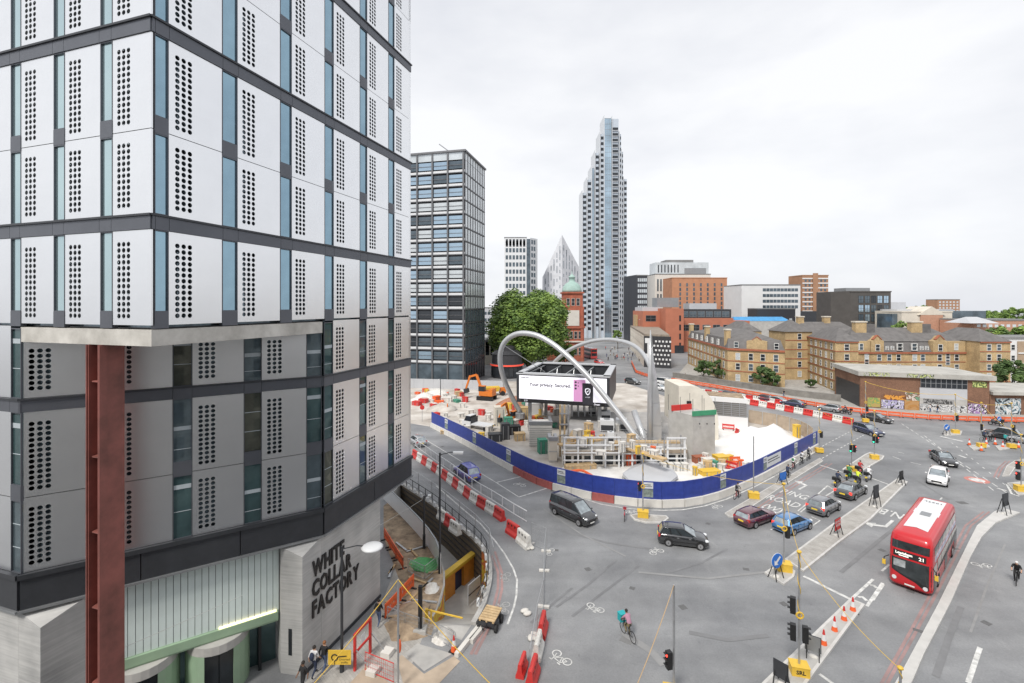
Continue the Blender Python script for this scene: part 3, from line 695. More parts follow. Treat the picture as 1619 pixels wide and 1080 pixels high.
# white apartment tower
b, a, c, zt = simple('white_apartment_tower', 'white gridded tower rising behind the big tree', 798, 833, 376, 330, 20, mat('white_grid_cladding', (.66,.67,.68), .6, 0, .05), 6, 13, g_far, 1.65, 2.9, 3)
wins(b, a, c, lin(.5,15,6), [zt-6.2], 1.5, 5.2, g_dk, join='top_windows')
c2 = Vector((A(839,HOR,330).x,330,0)); c3 = Vector((A(851,HOR,330).x,336,0))
slab(b, 'dark_strip', [c, c2, c2+Vector((0,15,0)), c+Vector((0,15,0))], 0, zt-.8, g_far)
slab(b, 'flank', [c2, c3, c3+Vector((0,15,0)), c2+Vector((0,15,0))], 0, zt, mat('white_grid_cladding',(.6,.6,.6)))
wins(b, c2, c3, lin(.6,6,2), [4+4.6*i for i in range(14)], 1.9, 3.0, g_far, join='flank_windows')
# wedge hotel
b = BLD('wedge_hotel', 'pale wedge shaped hotel with a sharp pointed top', (36,350,0))
Yh = 350; ap = A(889,371,Yh); lf = A(860,436,Yh+6); rt = A(921,432,Yh+10); m_wedge = mat('pale_striped_cladding', (.62,.63,.66), .6, 0, .12, .25)
P_ = [(lf.x,lf.y,0),(ap.x,ap.y,0),(rt.x,rt.y,0),(lf.x,lf.y,lf.z),(ap.x,ap.y,ap.z),(rt.x,rt.y,rt.z),(lf.x,lf.y+16,0),(rt.x,rt.y+16,0),(lf.x,lf.y+16,lf.z),(ap.x,ap.y+16,ap.z-2),(rt.x,rt.y+16,rt.z)]
M().add(P_, [(0,1,4,3),(1,2,5,4),(0,3,8,6),(2,7,10,5),(3,4,9,8),(4,5,10,9),(6,8,9,10,7)]).obj('wall', m_wedge, b)
for (p, q, n0, lab) in ((lf,ap,6,'l'),(ap,rt,7,'r')):
    fm_, ln_ = wallframe(p, q); mm = M()
    for i in range(n0):
        x = ln_*(i+.6)/(n0+.3); f = x/ln_; top = p.z+(q.z-p.z)*f; k = 0; z = 6+random.random()*3
        while z < top-7:
            h = random.choice((2.4,2.4,5.5)); mm.box(x-.35,x+.35,-.06,.05,z,min(z+h,top-5)); z += h+random.choice((2.4,4.0,6))
        mm.box(x-.3,x+.3,-.06,.05,top-13 if i%2 else top-9,top-5)
    stuff(link('slit_windows', mm.mesh('slit_windows', mat('wedge_glass', (.3,.33,.37), .2, .2, .2)), b, mw=fm_))
# red brick domed building
m_redb = mat('red_terracotta_brick', (.40,.115,.065), .8, 0, .18, .5, dirt=(.28,.09,.06)); m_copper = mat('green_copper', (.32,.45,.41), .7, 0, .14, .6); m_wstone = mat('portland_stone', (.6,.57,.52), .8, 0, .1, .5)
b = BLD('domed_brick_building', 'red brick corner building with green copper dome', (23,178,0)); Yd = 178
x0, x1 = A(884,0,Yd).x, A(924,0,Yd).x; zt = A(0,464,Yd).z
slab(b, 'wall', rect(x0+1.4,x1,Yd,Yd+12), 0, 20.5, m_redb); cxd = A(907,0,Yd).x
slab(b, 'tower', rect(cxd-3.6,cxd+3.6,Yd+.6,Yd+8), 20.51, zt, m_redb); slab(b, 'cornice', rect(cxd-4.1,cxd+4.1,Yd+.1,Yd+8.5), zt+.01, zt+.6, m_redb)
slab(b, 'rear_wing', rect(x0-4,x0+1.38,Yd+3,Yd+16), 0, 22.5, m_redb)
M().lathe([(3.8,0),(3.75,.8),(3.3,2.2),(2.4,3.3),(1.3,3.9),(1.15,4.1),(1.1,5.4),(1.35,5.5),(1.2,6.0),(.5,6.6),(.12,7.0),(.1,8.0)], (cxd,Yd+4.2,zt+.6), 20).obj('dome', m_copper, b, True)
for s in (-1,1): slab(b, 'corner_pier', rect(cxd+s*3.2-.5,cxd+s*3.2+.5,Yd-.4,Yd+.6), 0, 20, m_redb)
slab(b, 'gable', rect(cxd-2.6,cxd+2.2,Yd-.3,Yd+.3), 13.4, 19.2, m_wstone); slab(b, 'ledge', rect(x0+1,x1+.4,Yd-.5,Yd-.01), 12.4, 13.2, m_redb); slab(b, 'ledge', rect(x0+1,x1+.4,Yd-.5,Yd-.01), 7.2, 7.7, m_wstone)
wins(b, (x0+1.4,Yd), (x1,Yd), lin(.8,7.4,4), [2.5,8.6], 1.0, 2.6, g_dk, frame=m_wstone, proud=.1)
wins(b, (cxd-3.6,Yd+.6), (cxd+3.6,Yd+.6), lin(.8,6.4,3), [21.0], 1.1, 2.6, g_dk, frame=m_wstone)
wins(b, (x0-4,Yd+3), (x0+1.38,Yd+3), lin(.5,4.9,3), [6,11,16], .9, 2.0, g_dk, frame=m_wstone)
# ---- tall stepped tower
b = BLD('stepped_glass_tower', 'tall slim residential tower with stepped white fins', (60,303,0)); Yt = 303
m_fin = mat('white_fin', (.6,.62,.645), .5, 0, .04); m_tw = mat('tower_glass_strip', (.36,.47,.56), .08, .7, .35, .08); m_balc = mat('balcony_slab_white', (.46,.51,.57), .5)
def bay(xa, xb, yt, dy, kind):
    a_, c_ = A(xa,0,Yt+dy), A(xb,0,Yt+dy); z = A(0,yt,Yt+dy).z
    slab(b, 'bay', rect(a_.x,c_.x,Yt+dy,Yt+dy+14), 0, z, m_tw if kind == 'g' else m_balc)
    mm = M(); nf = int((z-4)/3.6)
    if kind == 'w':
        for k in range(nf): mm.box(a_.x+.35,c_.x-.1,Yt+dy-.08,Yt+dy+.02, z-1.6-3.6*k-1.9, z-1.6-3.6*k)
        stuff(mm.obj('windows', g_dk, b))
    elif kind == 'b':
        for k in range(nf): mm.box(a_.x+.1,c_.x-.3,Yt+dy-.08,Yt+dy+.02, z-5.5-3.6*k-1.9, z-5.5-3.6*k)
        stuff(mm.obj('balcony_recesses', g_dk, b))
        mm = M()
        for k in range(nf): mm.box(a_.x+.05,c_.x-.2,Yt+dy-.7,Yt+dy-.09, z-5.5-3.6*k-2.2, z-5.5-3.6*k-1.95)
        stuff(mm.obj('balconies', m_fin, b))
    else:
        for k in range(nf): mm.box(a_.x,c_.x,Yt+dy-.1,Yt+dy+.02, z-3.6*k-.14, z-3.6*k)
        for i in range(1,4): xx = a_.x+(c_.x-a_.x)*i/4; mm.box(xx-.05,xx+.05,Yt+dy-.09,Yt+dy+.02,0,z)
        stuff(mm.obj('mullions', m_grey, b))
    M().box(a_.x-.35,a_.x-.01,Yt+dy-.9,Yt+dy+14,0,z+1.5).obj('fin', m_fin, b)
for q in ((921.5,927.5,305,4,'w'),(929,935,284,3,'w'),(936.2,939.5,266,2.5,'g'),(941.5,947,242,2,'w'),(949.5,955,212,1,'w'),(956,967,187,0,'g'),(968.3,978.5,188,.4,'b'),(980,982.5,212,1,'w'),(983.2,985.6,240,2,'w'),(986.5,991.5,283,3,'w')): bay(*q)
for q in ((928,929),(935.3,936),(940,941.2),(947.3,949.2),(955.2,955.8),(978.8,979.8)):
    a_, c_ = A(q[0],0,Yt+5), A(q[1],0,Yt+5); slab(b, 'infill', rect(a_.x,c_.x,Yt+5,Yt+14), 0, 90, m_fin)
# dark block beside tower
b, a, c, zt = simple('dark_office_block', 'black clad office block beside the tall tower', 1008, 1024, 436, 270, 18, mat('black_cladding', (.05,.052,.06), .45, .2, .1), 5, 10, g_pale, .8, 1.9, 6, skew=0)
cc_ = Vector((A(994,0,283).x,283,0)); slab(b, 'flank', [cc_, a, a+Vector((0,14,0)), cc_+Vector((0,12,0))], 0, zt+.6, mat('black_cladding', (.05,.05,.05)))
# cream and glass block
b, a, c, zt = simple('cream_glass_block', 'cream office block with a glazed rooftop storey', 1036, 1124, 434, 335, 20, mat('cream_panel', (.66,.63,.58), .7, 0, .05), 0, 1)
wins(b, a, c, lin(1,14,6), [10+10.5*i for i in range(3)], 1.1, 8.6, g_far, join='slit_windows')
slab(b, 'glazed_storey', rect(a.x+.8,c.x-1,a.y+1,a.y+16), zt+.51, zt+8.6, g_pale); slab(b, 'roof_cap', rect(a.x+9,c.x-11,a.y+3,a.y+16), zt+8.61, zt+10.6, m_roofg)
slab(b, 'plant_screen', rect(c.x-18,c.x-3,a.y+.6,a.y+.9), zt+.51, zt+4.6, m_grey); wins(b, (a.x+.8,a.y+1), (c.x-1,a.y+1), lin(.8,17,7), [zt+1.4], .8, 5.5, g_dk, join='storey_windows')
# orange brick block
m_orb = mat('orange_brick', (.46,.22,.125), .8, 0, .12, .4)
b, a, c, zt = simple('orange_brick_block', 'orange brick block with vertical strips of windows', 1063, 1150, 440, 300, 18, m_orb, 0, 1, roofm=m_orb)
wins(b, a, c, lin(3,33.5,7), [zt-5.2-2.7*i for i in range(6)], .9, 2.2, [g_pale,g_far,g_dk], join=None) if False else wins(b, a, c, lin(3,33.5,7), [zt-5.2-2.9*i for i in range(6)], 1.1, 2.1, g_far, join='windows')
# red modern low brick building
m_rb2 = mat('red_orange_brick', (.41,.15,.09), .8, 0, .1, .3)
b = BLD('red_brick_college', 'long low red brick building with grey rooftop storey', (70,215,0)); Yc = 215
def xz(px, py, Y): p = A(px, py, Y); return p.x, p.z
xa, xb, xc, xd, xe = [A(q,0,Yc).x for q in (1019,1046,1074,1160,1191)]
slab(b, 'wall', rect(xa,xb,Yc+2,Yc+20), 0, A(0,492,Yc).z, m_rb2); slab(b, 'stair_tower', rect(xb+.01,xc,Yc-6,Yc+14), 0, A(0,489,Yc-6).z+.3, m_rb2)
slab(b, 'wall', rect(xc+.01,xd,Yc,Yc+20), 0, A(0,503,Yc).z, m_rb2); slab(b, 'wall', rect(xd+.01,xe,Yc+3,Yc+20), 0, A(0,504,Yc).z-1, m_rb2)
slab(b, 'roof_storey', rect(xc+.5,xd-.5,Yc+1,Yc+18), A(0,503,Yc).z+.01, A(0,489,Yc).z, m_dkgrey); slab(b, 'roof_storey', rect(xa+.5,xb+1,Yc+5,Yc+18), A(0,492,Yc).z+.01, A(0,486,Yc).z, m_greyr)
slab(b, 'plant_room', rect(xb,xc+2,Yc+6,Yc+14), 20.2, 24.6, m_grey); slab(b, 'plant_room', rect(xc+7,xd-5,Yc+6,Yc+14), A(0,489,Yc).z+.01, 22.0, m_greyr)
wins(b, (xc,Yc), (xd,Yc), lin(.6,24,5), [9.6], 3.1, 2.6, g_dk, frame=m_grey); wins(b, (xc+.5,Yc+1), (xd-.5,Yc+1), lin(.6,23,6), [A(0,503,Yc).z+.6], 3.0, 2.4, g_far, frame=m_grey)
wins(b, (xa,Yc+2), (xb,Yc+2), [3.6], [8,13.8], 4.5, 2.6, g_dk, frame=m_grey); wins(b, (xb,Yc-6), (xc,Yc-6), [6.4], [2,6,10,14], .8, 2.6, g_dk)
slab(b, 'porch', rect(xb+4,xc,Yc-6.1,Yc-6.01), 0, 3.4, g_dk)
# far things on the right
simple('far_lattice_tower', 'small dark lattice tower block far away between offices', 1157, 1173, 466, 520, 12, m_grey, 4, 8, g_dk, 2, 1.6, 12)
m_wr = mat('white_render', (.66,.66,.66), .75, 0, .05, .2)
b, a, c, zt = simple('white_banded_office', 'white office building with ribbon windows and blank end wall', 1173, 1266, 451, 260, 22, m_wr, 0, 1)
for k in range(4): wins(b, a, c, lin(11.5,31,10), [zt-3.4-3.1*k], 1.75, 1.7, g_far, join='ribbon_windows')
b, a, c, zt = simple('dark_low_annexe', 'dark low annexe before the white banded office', 1198, 1258, 489, 240, 10, mat('black_cladding',(.05,.05,.05)), 5, 1, g_pale, 1.4, 1.6, 12.5)
m_tarp = mat('blue_tarpaulin', (.05,.26,.52), .5, 0, .2, .6)
b = BLD('blue_sheeted_roof', 'low roof covered with bright blue sheeting', (110,225,0)); p0, p1 = A(1164,503,225), A(1250,509,225)
slab(b, 'wall', rect(p0.x,p1.x,225,235), 0, 13.6, m_conc)
hip(b, rect(p0.x,p1.x,225,235), 13.62, 1.9, m_tarp, .05, name='sheeting')
m_btw = mat('brown_tower_brick', (.36,.2,.12), .8, 0, .12, .3)
b, a, c, zt = simple('brown_tower_block', 'brown brick tower block with white balcony bands', 1269, 1310, 436, 280, 14, m_btw, 0, 1, roofm=m_btw)
for k in range(11):
    z = zt-2.0-2.75*k; band(b, a, c, z, z+.7, m_wr, .25, 'balcony_band'); 
wins(b, a, c, lin(.8,14.6,6), [zt-3.6-2.75*k for k in range(11)], 1.2, 1.3, g_far, join='windows')
slab(b, 'stair_core', rect(a.x+6,a.x+9,a.y-.6,a.y-.3), 0, zt+1.5, m_btw); slab(b, 'podium', rect(a.x-4,c.x+14,a.y-3,a.y-.8), 0, A(0,492,280).z, m_dkgrey)
m_dkb = mat('dark_brown_brick', (.085,.078,.072), .7, .1, .14, .4)
b, a, c, zt = simple('dark_brick_office', 'dark brick office block with tall paired windows', 1345, 1409, 462, 205, 16, m_dkb, 0, 1, roofm=m_dkb)
aa = Vector((A(1314,0,212).x,212,0)); slab(b, 'flank', [aa, a, a+Vector((0,12,0)), aa+Vector((0,10,0))], 0, zt+.4, m_dkb); slab(b, 'roof_plant', rect(a.x+1,c.x-6,a.y+4,a.y+12), zt+.51, zt+2, m_grey)
wins(b, a, c, lin(3.2,16.8,5), [zt-4.6-4.0*k for k in range(4)], 2.0, 3.0, [g_far,g_sky,g_dk], frame=m_dkgrey)
b, a, c, zt = simple('pedimented_hall', 'cream hall with brick pediment gable and glass wings', 1426, 1506, 494, 190, 14, m_cream, 0, 1, roofm=m_cream)
gx = A(1472,0,190).x; M().add([(gx-5.5,189.4,zt-1),(gx+5.5,189.4,zt-1),(gx,189.4,zt+2.4),(gx-5.5,200,zt-1),(gx+5.5,200,zt-1),(gx,200,zt+2.4)], [(0,1,2),(5,4,3),(1,4,5,2),(0,2,5,3),(0,3,4,1)]).obj('pediment', m_cream, b)
slab(b, 'brick_bay', rect(gx-4.4,gx+4.4,189.45,189.9), 0, zt-1.02, mat('pinkish_brick', (.45,.25,.17), .8, 0, .12))
slab(b, 'glass_wing', rect(c.x+.1,c.x+14.5,191,200), 10, zt+.6, g_far); slab(b, 'glass_wing', rect(a.x-2.2,a.x-.1,192,200), 8, zt-.6, g_far); slab(b, 'wing_base', rect(c.x+.1,c.x+14.5,190.5,200), 0, 9.99, m_cream)
wins(b, (c.x+.1,190.5), (c.x+14.5,190.5), lin(1,13.5,5), [6.4], 1.2, 1.8, g_dk, frame=m_wr)
slab(b, 'pale_roof', rect(a.x+3,c.x+6,196,210), zt-.5, zt+1.2, m_greyr); slab(b, 'pale_roof', rect(a.x+6,a.x+15,206,214), zt-.5, zt+4.2, m_greyr)
simple('far_slab_block', 'far brick slab block with glass pyramid roof above the trees', 1483, 1518, 474, 420, 12, mat('brown_tower_brick',(.3,.2,.1)), 6, 6, g_pale, 1.6, 1.4, 10)
b, a, c, zt = simple('slate_roof_school', 'low building with long dark roof behind the brick mansions', 1540, 1640, 507, 175, 14, mat('pinkish_brick',(.4,.2,.1)), 10, 1, g_pale, 1.3, 1.0, 12.6)
hip(b, [(A(1535,0,170).x,170),(A(1580,0,170).x,170),(A(1580,0,170).x,180),(A(1535,0,170).x,180)], 14.6, 2.2, m_greyr, .3, name='porch_roof')
# ---- trees
def leaf_mat(name, c0, c1):
    m = bpy.data.materials.new(name); m.use_nodes = True; nt = m.node_tree; N = nt.nodes; L = nt.links; bb = N['Principled BSDF']; bb.inputs['Roughness'].default_value = .6
    g = N.new('ShaderNodeNewGeometry'); tc = N.new('ShaderNodeTexCoord'); n = N.new('ShaderNodeTexNoise'); n.inputs['Scale'].default_value = .35; n.inputs['Detail'].default_value = 4
    L.new(tc.outputs['Object'], n.inputs[0]); r = N.new('ShaderNodeValToRGB'); r.color_ramp.elements[0].position = .35; r.color_ramp.elements[1].position = .68
    r.color_ramp.elements[0].color = (*c0,1); r.color_ramp.elements[1].color = (*c1,1)
    ad = N.new('ShaderNodeMath'); ad.operation = 'MULTIPLY_ADD'; ad.inputs[1].default_value = .25
    L.new(g.outputs['Random Per Island'], ad.inputs[0]); L.new(n.outputs[0], ad.inputs[2]); sb = N.new('ShaderNodeMath'); sb.operation = 'SUBTRACT'; sb.inputs[1].default_value = .12
    L.new(ad.outputs[0], sb.inputs[0]); L.new(sb.outputs[0], r.inputs[0]); L.new(r.outputs[0], bb.inputs['Base Color'])
    bb.inputs['Transmission Weight'].default_value = 0.0
    return m
m_leaf = leaf_mat('plane_leaves', (.05,.105,.02), (.22,.33,.06)); m_leaf2 = leaf_mat('dark_leaves', (.04,.08,.02), (.11,.18,.05)); m_bark = mat('bark', (.09,.075,.055), .9, 0, .3, 2)
def foliage(c, rx, ry, rz, nb, nl, size, rb=.24, seed=1):
    rnd = random.Random(seed); m = M(); vs = []; fs = []
    for _ in range(nb):
        while True:
            u = Vector((rnd.uniform(-1,1),rnd.uniform(-1,1),rnd.uniform(-1,1)))
            if .3 < u.length < 1: break
        u = u*(.86/max(.55,u.length)) if u.length > .86 else u
        k = rb*rnd.uniform(.65,1.25); bc = Vector((u.x*rx*(1-k*.5), u.y*ry*(1-k*.5), u.z*rz*(1-k*.5)))+Vector(c); R = k*min(rx,rz)
        for _ in range(nl):
            d = Vector((rnd.gauss(0,1),rnd.gauss(0,1),rnd.gauss(0,1)+.3)).normalized(); p = bc+d*R*rnd.uniform(.6,1.08)
            t = Vector((rnd.gauss(0,1),rnd.gauss(0,1),rnd.gauss(0,1))).normalized(); nrm = (d+t*.7).normalized()
            x = nrm.cross(Vector((0,0,1)) if abs(nrm.z) < .95 else Vector((1,0,0))).normalized(); y = nrm.cross(x); s = size*rnd.uniform(.6,1.3)
            o = len(vs); vs += [p-x*s, p-y*s*.5, p+x*s, p+y*s*.6]; fs.append((o,o+1,o+2,o+3))
    m.v = [tuple(v) for v in vs]; m.f = fs; return m
def tree(name, label, loc, h, r, seed, nb=40, nl=260, size=.34, trunk=None, lm=None, group=None, flat=1.0):
    t = T(name, label, 'tree', tuple(loc), group=group); th = trunk if trunk is not None else h*.3
    rz = (h-th)/2*flat
    tr = M().tube([(0,0,0),(.1,0,th*.6),(0,.1,th+rz*.5)], [h*.022,h*.017,h*.011], 8)
    for k in range(5):
        a_ = k*1.3+seed; tr.tube([(0,0,th*.8),(cos(a_)*r*.3,sin(a_)*r*.3,th+rz*.5),(cos(a_)*r*.6,sin(a_)*r*.6,th+rz)], [h*.011,h*.008,h*.004], 6)
    tr.obj('trunk', m_bark, t); foliage((0,0,th+rz), r, r, rz, nb, nl, size, seed=seed).obj('crown', lm or m_leaf, t)
    return t
tree('plane_tree', 'huge leafy plane tree behind the advertising screen', A(832,596,139)*1, 25.5, 11.8, 3, 90, 420, .42, trunk=3.0) if False else None
p_ = Vector((A(836,0,150).x,150,0)); tree('plane_tree', 'huge leafy plane tree behind the advertising screen', p_, 27.6, 14.6, 3, 230, 300, .4, trunk=1.6)
tree('street_tree', 'young street tree at the foot of the tall tower', (A(977,0,230).x,230,0), 10, 2.6, 5, 20, 160, .3)
tree('street_tree', 'small tree standing before the domed brick building', (A(893,0,160).x,160,0), 9.5, 4.2, 8, 24, 200, .32, trunk=1)
for i, (px, py, Y, h, r) in enumerate(((1590,486,330,22,17),(1560,492,320,19,13),(1625,488,300,22,15),(1545,496,280,15,9),(1455,482,360,24,12),(1437,484,350,22,9))):
    tree('distant_tree', ['broad distant tree at the right edge behind the mansions','distant tree left of the broad crown at the far right','distant tree cut by the right picture edge','lowest of the distant trees right of the hall','distant tree above the roof of the pedimented hall','distant tree just right of the dark brick office'][i], (A(px,0,Y).x,Y,0), h-2, r, 20+i, 36, 160, .8, trunk=4, lm=m_leaf)
tree('garden_tree', 'green tree behind the right end of the brick mansions', (A(1600,0,140).x,140,0), 15.5, 8, 41, 40, 180, .4, trunk=3)
tree('garden_tree', 'tree in front of the white flats by the small shop', (A(1600,0,104).x,104,0), 9.5, 3.4, 42, 30, 180, .25, trunk=2.5, lm=m_leaf2)
tree('garden_tree', 'small tree beside the dark brick office roofs', (A(1428,0,170).x,170,0), 15.5, 4.2, 43, 24, 140, .4, trunk=7)
# ---- brick mansion blocks
def brick_mat(name, c1, c2, mortar):
    m = bpy.data.materials.new(name); m.use_nodes = True; nt = m.node_tree; N = nt.nodes; L = nt.links; bb = N['Principled BSDF']; bb.inputs['Roughness'].default_value = .85
    tc = N.new('ShaderNodeTexCoord'); n = N.new('ShaderNodeTexNoise'); n.inputs['Scale'].default_value = .35; n.inputs['Detail'].default_value = 8; n.inputs['Roughness'].default_value = .65
    n3 = N.new('ShaderNodeTexNoise'); n3.inputs['Scale'].default_value = 6; n3.inputs['Detail'].default_value = 2
    L.new(tc.outputs['Object'], n.inputs[0]); L.new(tc.outputs['Object'], n3.inputs[0])
    r = N.new('ShaderNodeValToRGB'); r.color_ramp.elements[0].position = .3; r.color_ramp.elements[1].position = .68; r.color_ramp.elements[0].color = (*c1,1); r.color_ramp.elements[1].color = (*c2,1); L.new(n.outputs[0], r.inputs[0])
    r2 = N.new('ShaderNodeValToRGB'); r2.color_ramp.elements[0].position = .3; r2.color_ramp.elements[1].position = .7; r2.color_ramp.elements[0].color = (.75,.75,.75,1); r2.color_ramp.elements[1].color = (1.15,1.15,1.15,1); L.new(n3.outputs[0], r2.inputs[0])
    x = N.new('ShaderNodeMix'); x.data_type = 'RGBA'; x.blend_type = 'MULTIPLY'; x.inputs[0].default_value = 1; L.new(r.outputs[0], x.inputs[6]); L.new(r2.outputs[0], x.inputs[7]); L.new(x.outputs[2], bb.inputs['Base Color'])
    return m
m_stock = brick_mat('yellow_stock_brick', (.31,.22,.12), (.57,.42,.225), 0); m_redband = mat('red_brick_band', (.33,.11,.06), .85, 0, .15, .6)
m_wf = mat('white_window_frame', (.68,.68,.66), .5, 0, .04)
gw = [g_dk, g_dk, g_far, g_pale]
def gable(root, a, b, x0, x1, z0, z1, zp, dep=1.2):
    fm, ln = wallframe(a, b); xm = (x0+x1)/2
    link('gable', M().add([(x0,-.25,z0),(x1,-.25,z0),(x1,-.25,z1),(xm+.9,-.25,z1+.3),(xm,-.25,zp),(xm-.9,-.25,z1+.3),(x0,-.25,z1)]+[(x0,dep,z0),(x1,dep,z0),(x1,dep,z1),(xm+.9,dep,z1+.3),(xm,dep,zp),(xm-.9,dep,z1+.3),(x0,dep,z1)],
        [tuple(range(7)), tuple(range(7,14))[::-1]]+[(i,7+i,7+(i+1)%7,(i+1)%7) for i in range(7)]).mesh('gable', m_stock), root, mw=fm)
    link('gable_coping', M().bar((xm-1.1,0,z1+.35),(xm,0,zp+.12), .7,.16).bar((xm,0,zp+.12),(xm+1.1,0,z1+.35), .7,.16).mesh('gable_coping', m_redband), root, mw=fm)
def chim(root, p, w, d, z0, z1, m=None):
    o = slab(root, 'chimney', rect(p[0]-w/2,p[0]+w/2,p[1]-d/2,p[1]+d/2), z0, z1, m or m_stock); slab(root, 'chimney_cap', rect(p[0]-w/2-.15,p[0]+w/2+.15,p[1]-d/2-.15,p[1]+d/2+.15), z1+.01, z1+.35, m_cream)
b = BLD('corner_mansion_block', 'yellow brick mansion block with mansard roof and dormers beside the mural', (64,125,0))
a_, c_ = (58.2,128), (69.6,121); e_ = (63.4,171); poly = [a_, c_, (77,160), e_]
slab(b, 'wall', poly, 0, 9.4, m_stock)
for z in (3.3,6.0): band(b, a_, c_, z, z+.22, m_redband); band(b, e_, a_, z, z+.22, m_redband)
band(b, a_, c_, 9.0, 9.5, m_redband, .35, 'cornice'); band(b, e_, a_, 9.0, 9.5, m_redband, .3, 'cornice')
mansard(b, poly, 9.41, 12.0, 1.2, m_slate)
M().add([(60.2,129.5,12.0),(69.2,123.6,12.0),(75,158,12.0),(65,168,12.0),(66,133,14.2),(69.5,158,14.0)], [(0,1,4),(1,2,5,4),(2,3,5),(3,0,4,5),(3,2,1,0)]).obj('roof', m_slate, b)
wins(b, a_, c_, [2.5,5.6,8.4,11.4], [.9,3.9,6.6], .95, 1.65, gw, frame=m_wf); wins(b, e_, a_, lin(1,42,11), [.9,3.9,6.6], .95, 1.65, gw, frame=m_wf)
gable(b, a_, c_, 4.6, 9.4, 9.51, 11.6, 12.7); wins(b, Vector((*a_,0))+Vector((.13,-.21,0))*1.1, Vector((*c_,0))+Vector((.13,-.21,0))*1.1, [5.6,8.4], [9.7], .95, 1.5, gw, frame=m_wf)
for x in (2.2,11.6): wins(b, Vector((*a_,0))+Vector((.1,.3,0)), Vector((*c_,0))+Vector((.1,.3,0)), [x], [9.8], .9, 1.4, gw, frame=m_wf, proud=.3)
for x in lin(4,38,6): wins(b, Vector((*e_,0))+Vector((.4,0,0)), Vector((*a_,0))+Vector((.4,0,0)), [x], [9.8], 1.2, 1.5, gw, frame=m_wf, proud=.3)
for q in (.05,.5,.97):
    pp = Vector((*e_,0)).lerp(Vector((*a_,0)), q); chim(b, (pp.x+.9, pp.y+(.5 if q < .9 else 1.2)), 1.2, 1.4, 9, 14.2)
b = BLD('recessed_mansion_tower', 'yellow brick stair tower with hipped slate roof between mansion wings', (80,134,0))
slab(b, 'wall', rect(76.9,84.5,133.5,142), 0, 13.6, m_stock); hip(b, rect(76.9,84.5,133.5,142), 13.61, 3.2, m_slate, .42, .5)
for z in (3.3,5.9,8.5,11.1): band(b, (76.9,133.5), (84.5,133.5), z, z+.2, m_redband)
wins(b, (76.9,133.5), (84.5,133.5), [4.0], [1,3.7,6.3,8.9,11.5], .95, 1.5, gw, frame=m_wf); slab(b, 'side_range', rect(84.6,104,140,150), 0, 12.5, m_stock); hip(b, rect(84.6,104,140,150), 12.51, 3.5, m_slate, .2)
slab(b, 'rear_range', rect(70.5,76.8,146,160), 0, 13, m_stock); hip(b, rect(70.5,76.8,146,160), 13.01, 3, m_slate, .3); 
for x in (88,96): chim(b, (x,145), 1.8, 1.2, 13, 17.4)
b = BLD('long_mansion_block', 'long yellow brick mansion block with projecting wings and slate roofs', (100,118,0))
wa, wb, wc = (83.2,133.4), (78.4,115), (83.4,114.2)
slab(b, 'wing', [wb, wc, (90,132), wa], 0, 12.3, m_stock)
hip(b, [wb, wc, (90,132), wa], 12.31, 3.0, m_slate, .3, .4)
slab(b, 'wall', [(83.5,117.6),(113,117.6),(113,131),(88,131)], 0, 9.4, m_stock); band(b, (83.6,117.6),(112.4,117.6), 9.05, 9.45, m_redband, .3, 'cornice')
M().add([(84.4,117.8,9.46),(112.6,117.8,9.46),(112.6,131,9.46),(87,131,9.46),(84.6,119.0,12.0),(112.4,119.0,12.0),(112.4,130,12.0),(88,130,12)], [(0,1,5,4),(1,2,6,5),(2,3,7,6),(3,0,4,7),(4,5,6,7)]).obj('mansard', m_slate, b)
hip(b, [(84.4,118.8),(112.6,118.8),(112.6,130.2),(88,130.2)], 12.01, 3.2, m_slate, .12, .1)
slab(b, 'wing', rect(112.6,120,114.2,128), 0, 12.3, m_stock); hip(b, rect(112.6,120,114.2,128), 12.31, 3.0, m_slate, .3, .4)
for z in (2.6,5.0,7.4,9.8): band(b, wa, wb, z, z+.18, m_redband); band(b, wb, wc, z, z+.18, m_redband); band(b, (112.6,114.2),(120,114.2), z, z+.18, m_redband)
for z in (4.4,6.9): band(b, (83.6,117.6),(112.4,117.6), z, z+.18, m_redband)
band(b, wa, wb, 12.0, 12.35, m_redband, .3, 'cornice'); band(b, wb, wc, 12.0, 12.35, m_redband, .3, 'cornice'); band(b, (112.6,114.2),(120,114.2), 12.0, 12.35, m_redband, .3, 'cornice')
wins(b, wa, wb, lin(1,18.5,5), [.6,3.0,5.4,7.8,10.2], .95, 1.4, gw, frame=m_wf); wins(b, wb, wc, [2.5], [5.4,7.8,10.2], .95, 1.4, gw, frame=m_wf); wins(b, (112.6,114.2),(120,114.2), [2.2,4.6], [.8,3.2,5.4,7.8,10.2], .9, 1.4, gw, frame=m_wf)
wins(b, (83.6,117.6),(112.4,117.6), [1.6,7.4,9.9,12.2,16.2,18.2,22.4,26.6], [2.2,4.9,7.35], .95, 1.45, gw, frame=m_wf); wins(b, (83.6,117.6),(112.4,117.6), [4.3,24.4], [1.4,3.9,6.3,8.7-.9], .9, 1.3, gw, frame=m_wf)
for (x0_, x1_) in ((5.2,8.4),(20.6,24.0)): gable(b, (83.6,117.6), (112.4,117.6), x0_, x1_, 9.46, 12.2, 13.5); wins(b, (83.6,117.3),(112.4,117.3), [(x0_+x1_)/2], [9.8], .95, 1.5, gw, frame=m_wf)
slab(b, 'bay', rect(84.6,88.7,117.5,119), 9.46, 12.1, m_stock); slab(b, 'bay', rect(107.7,112.3,117.5,119), 9.46, 12.1, m_stock); wins(b, (83.6,117.5),(112.4,117.5), [1.9,2.9,26.4], [10], .8, 1.5, gw, frame=m_wf)
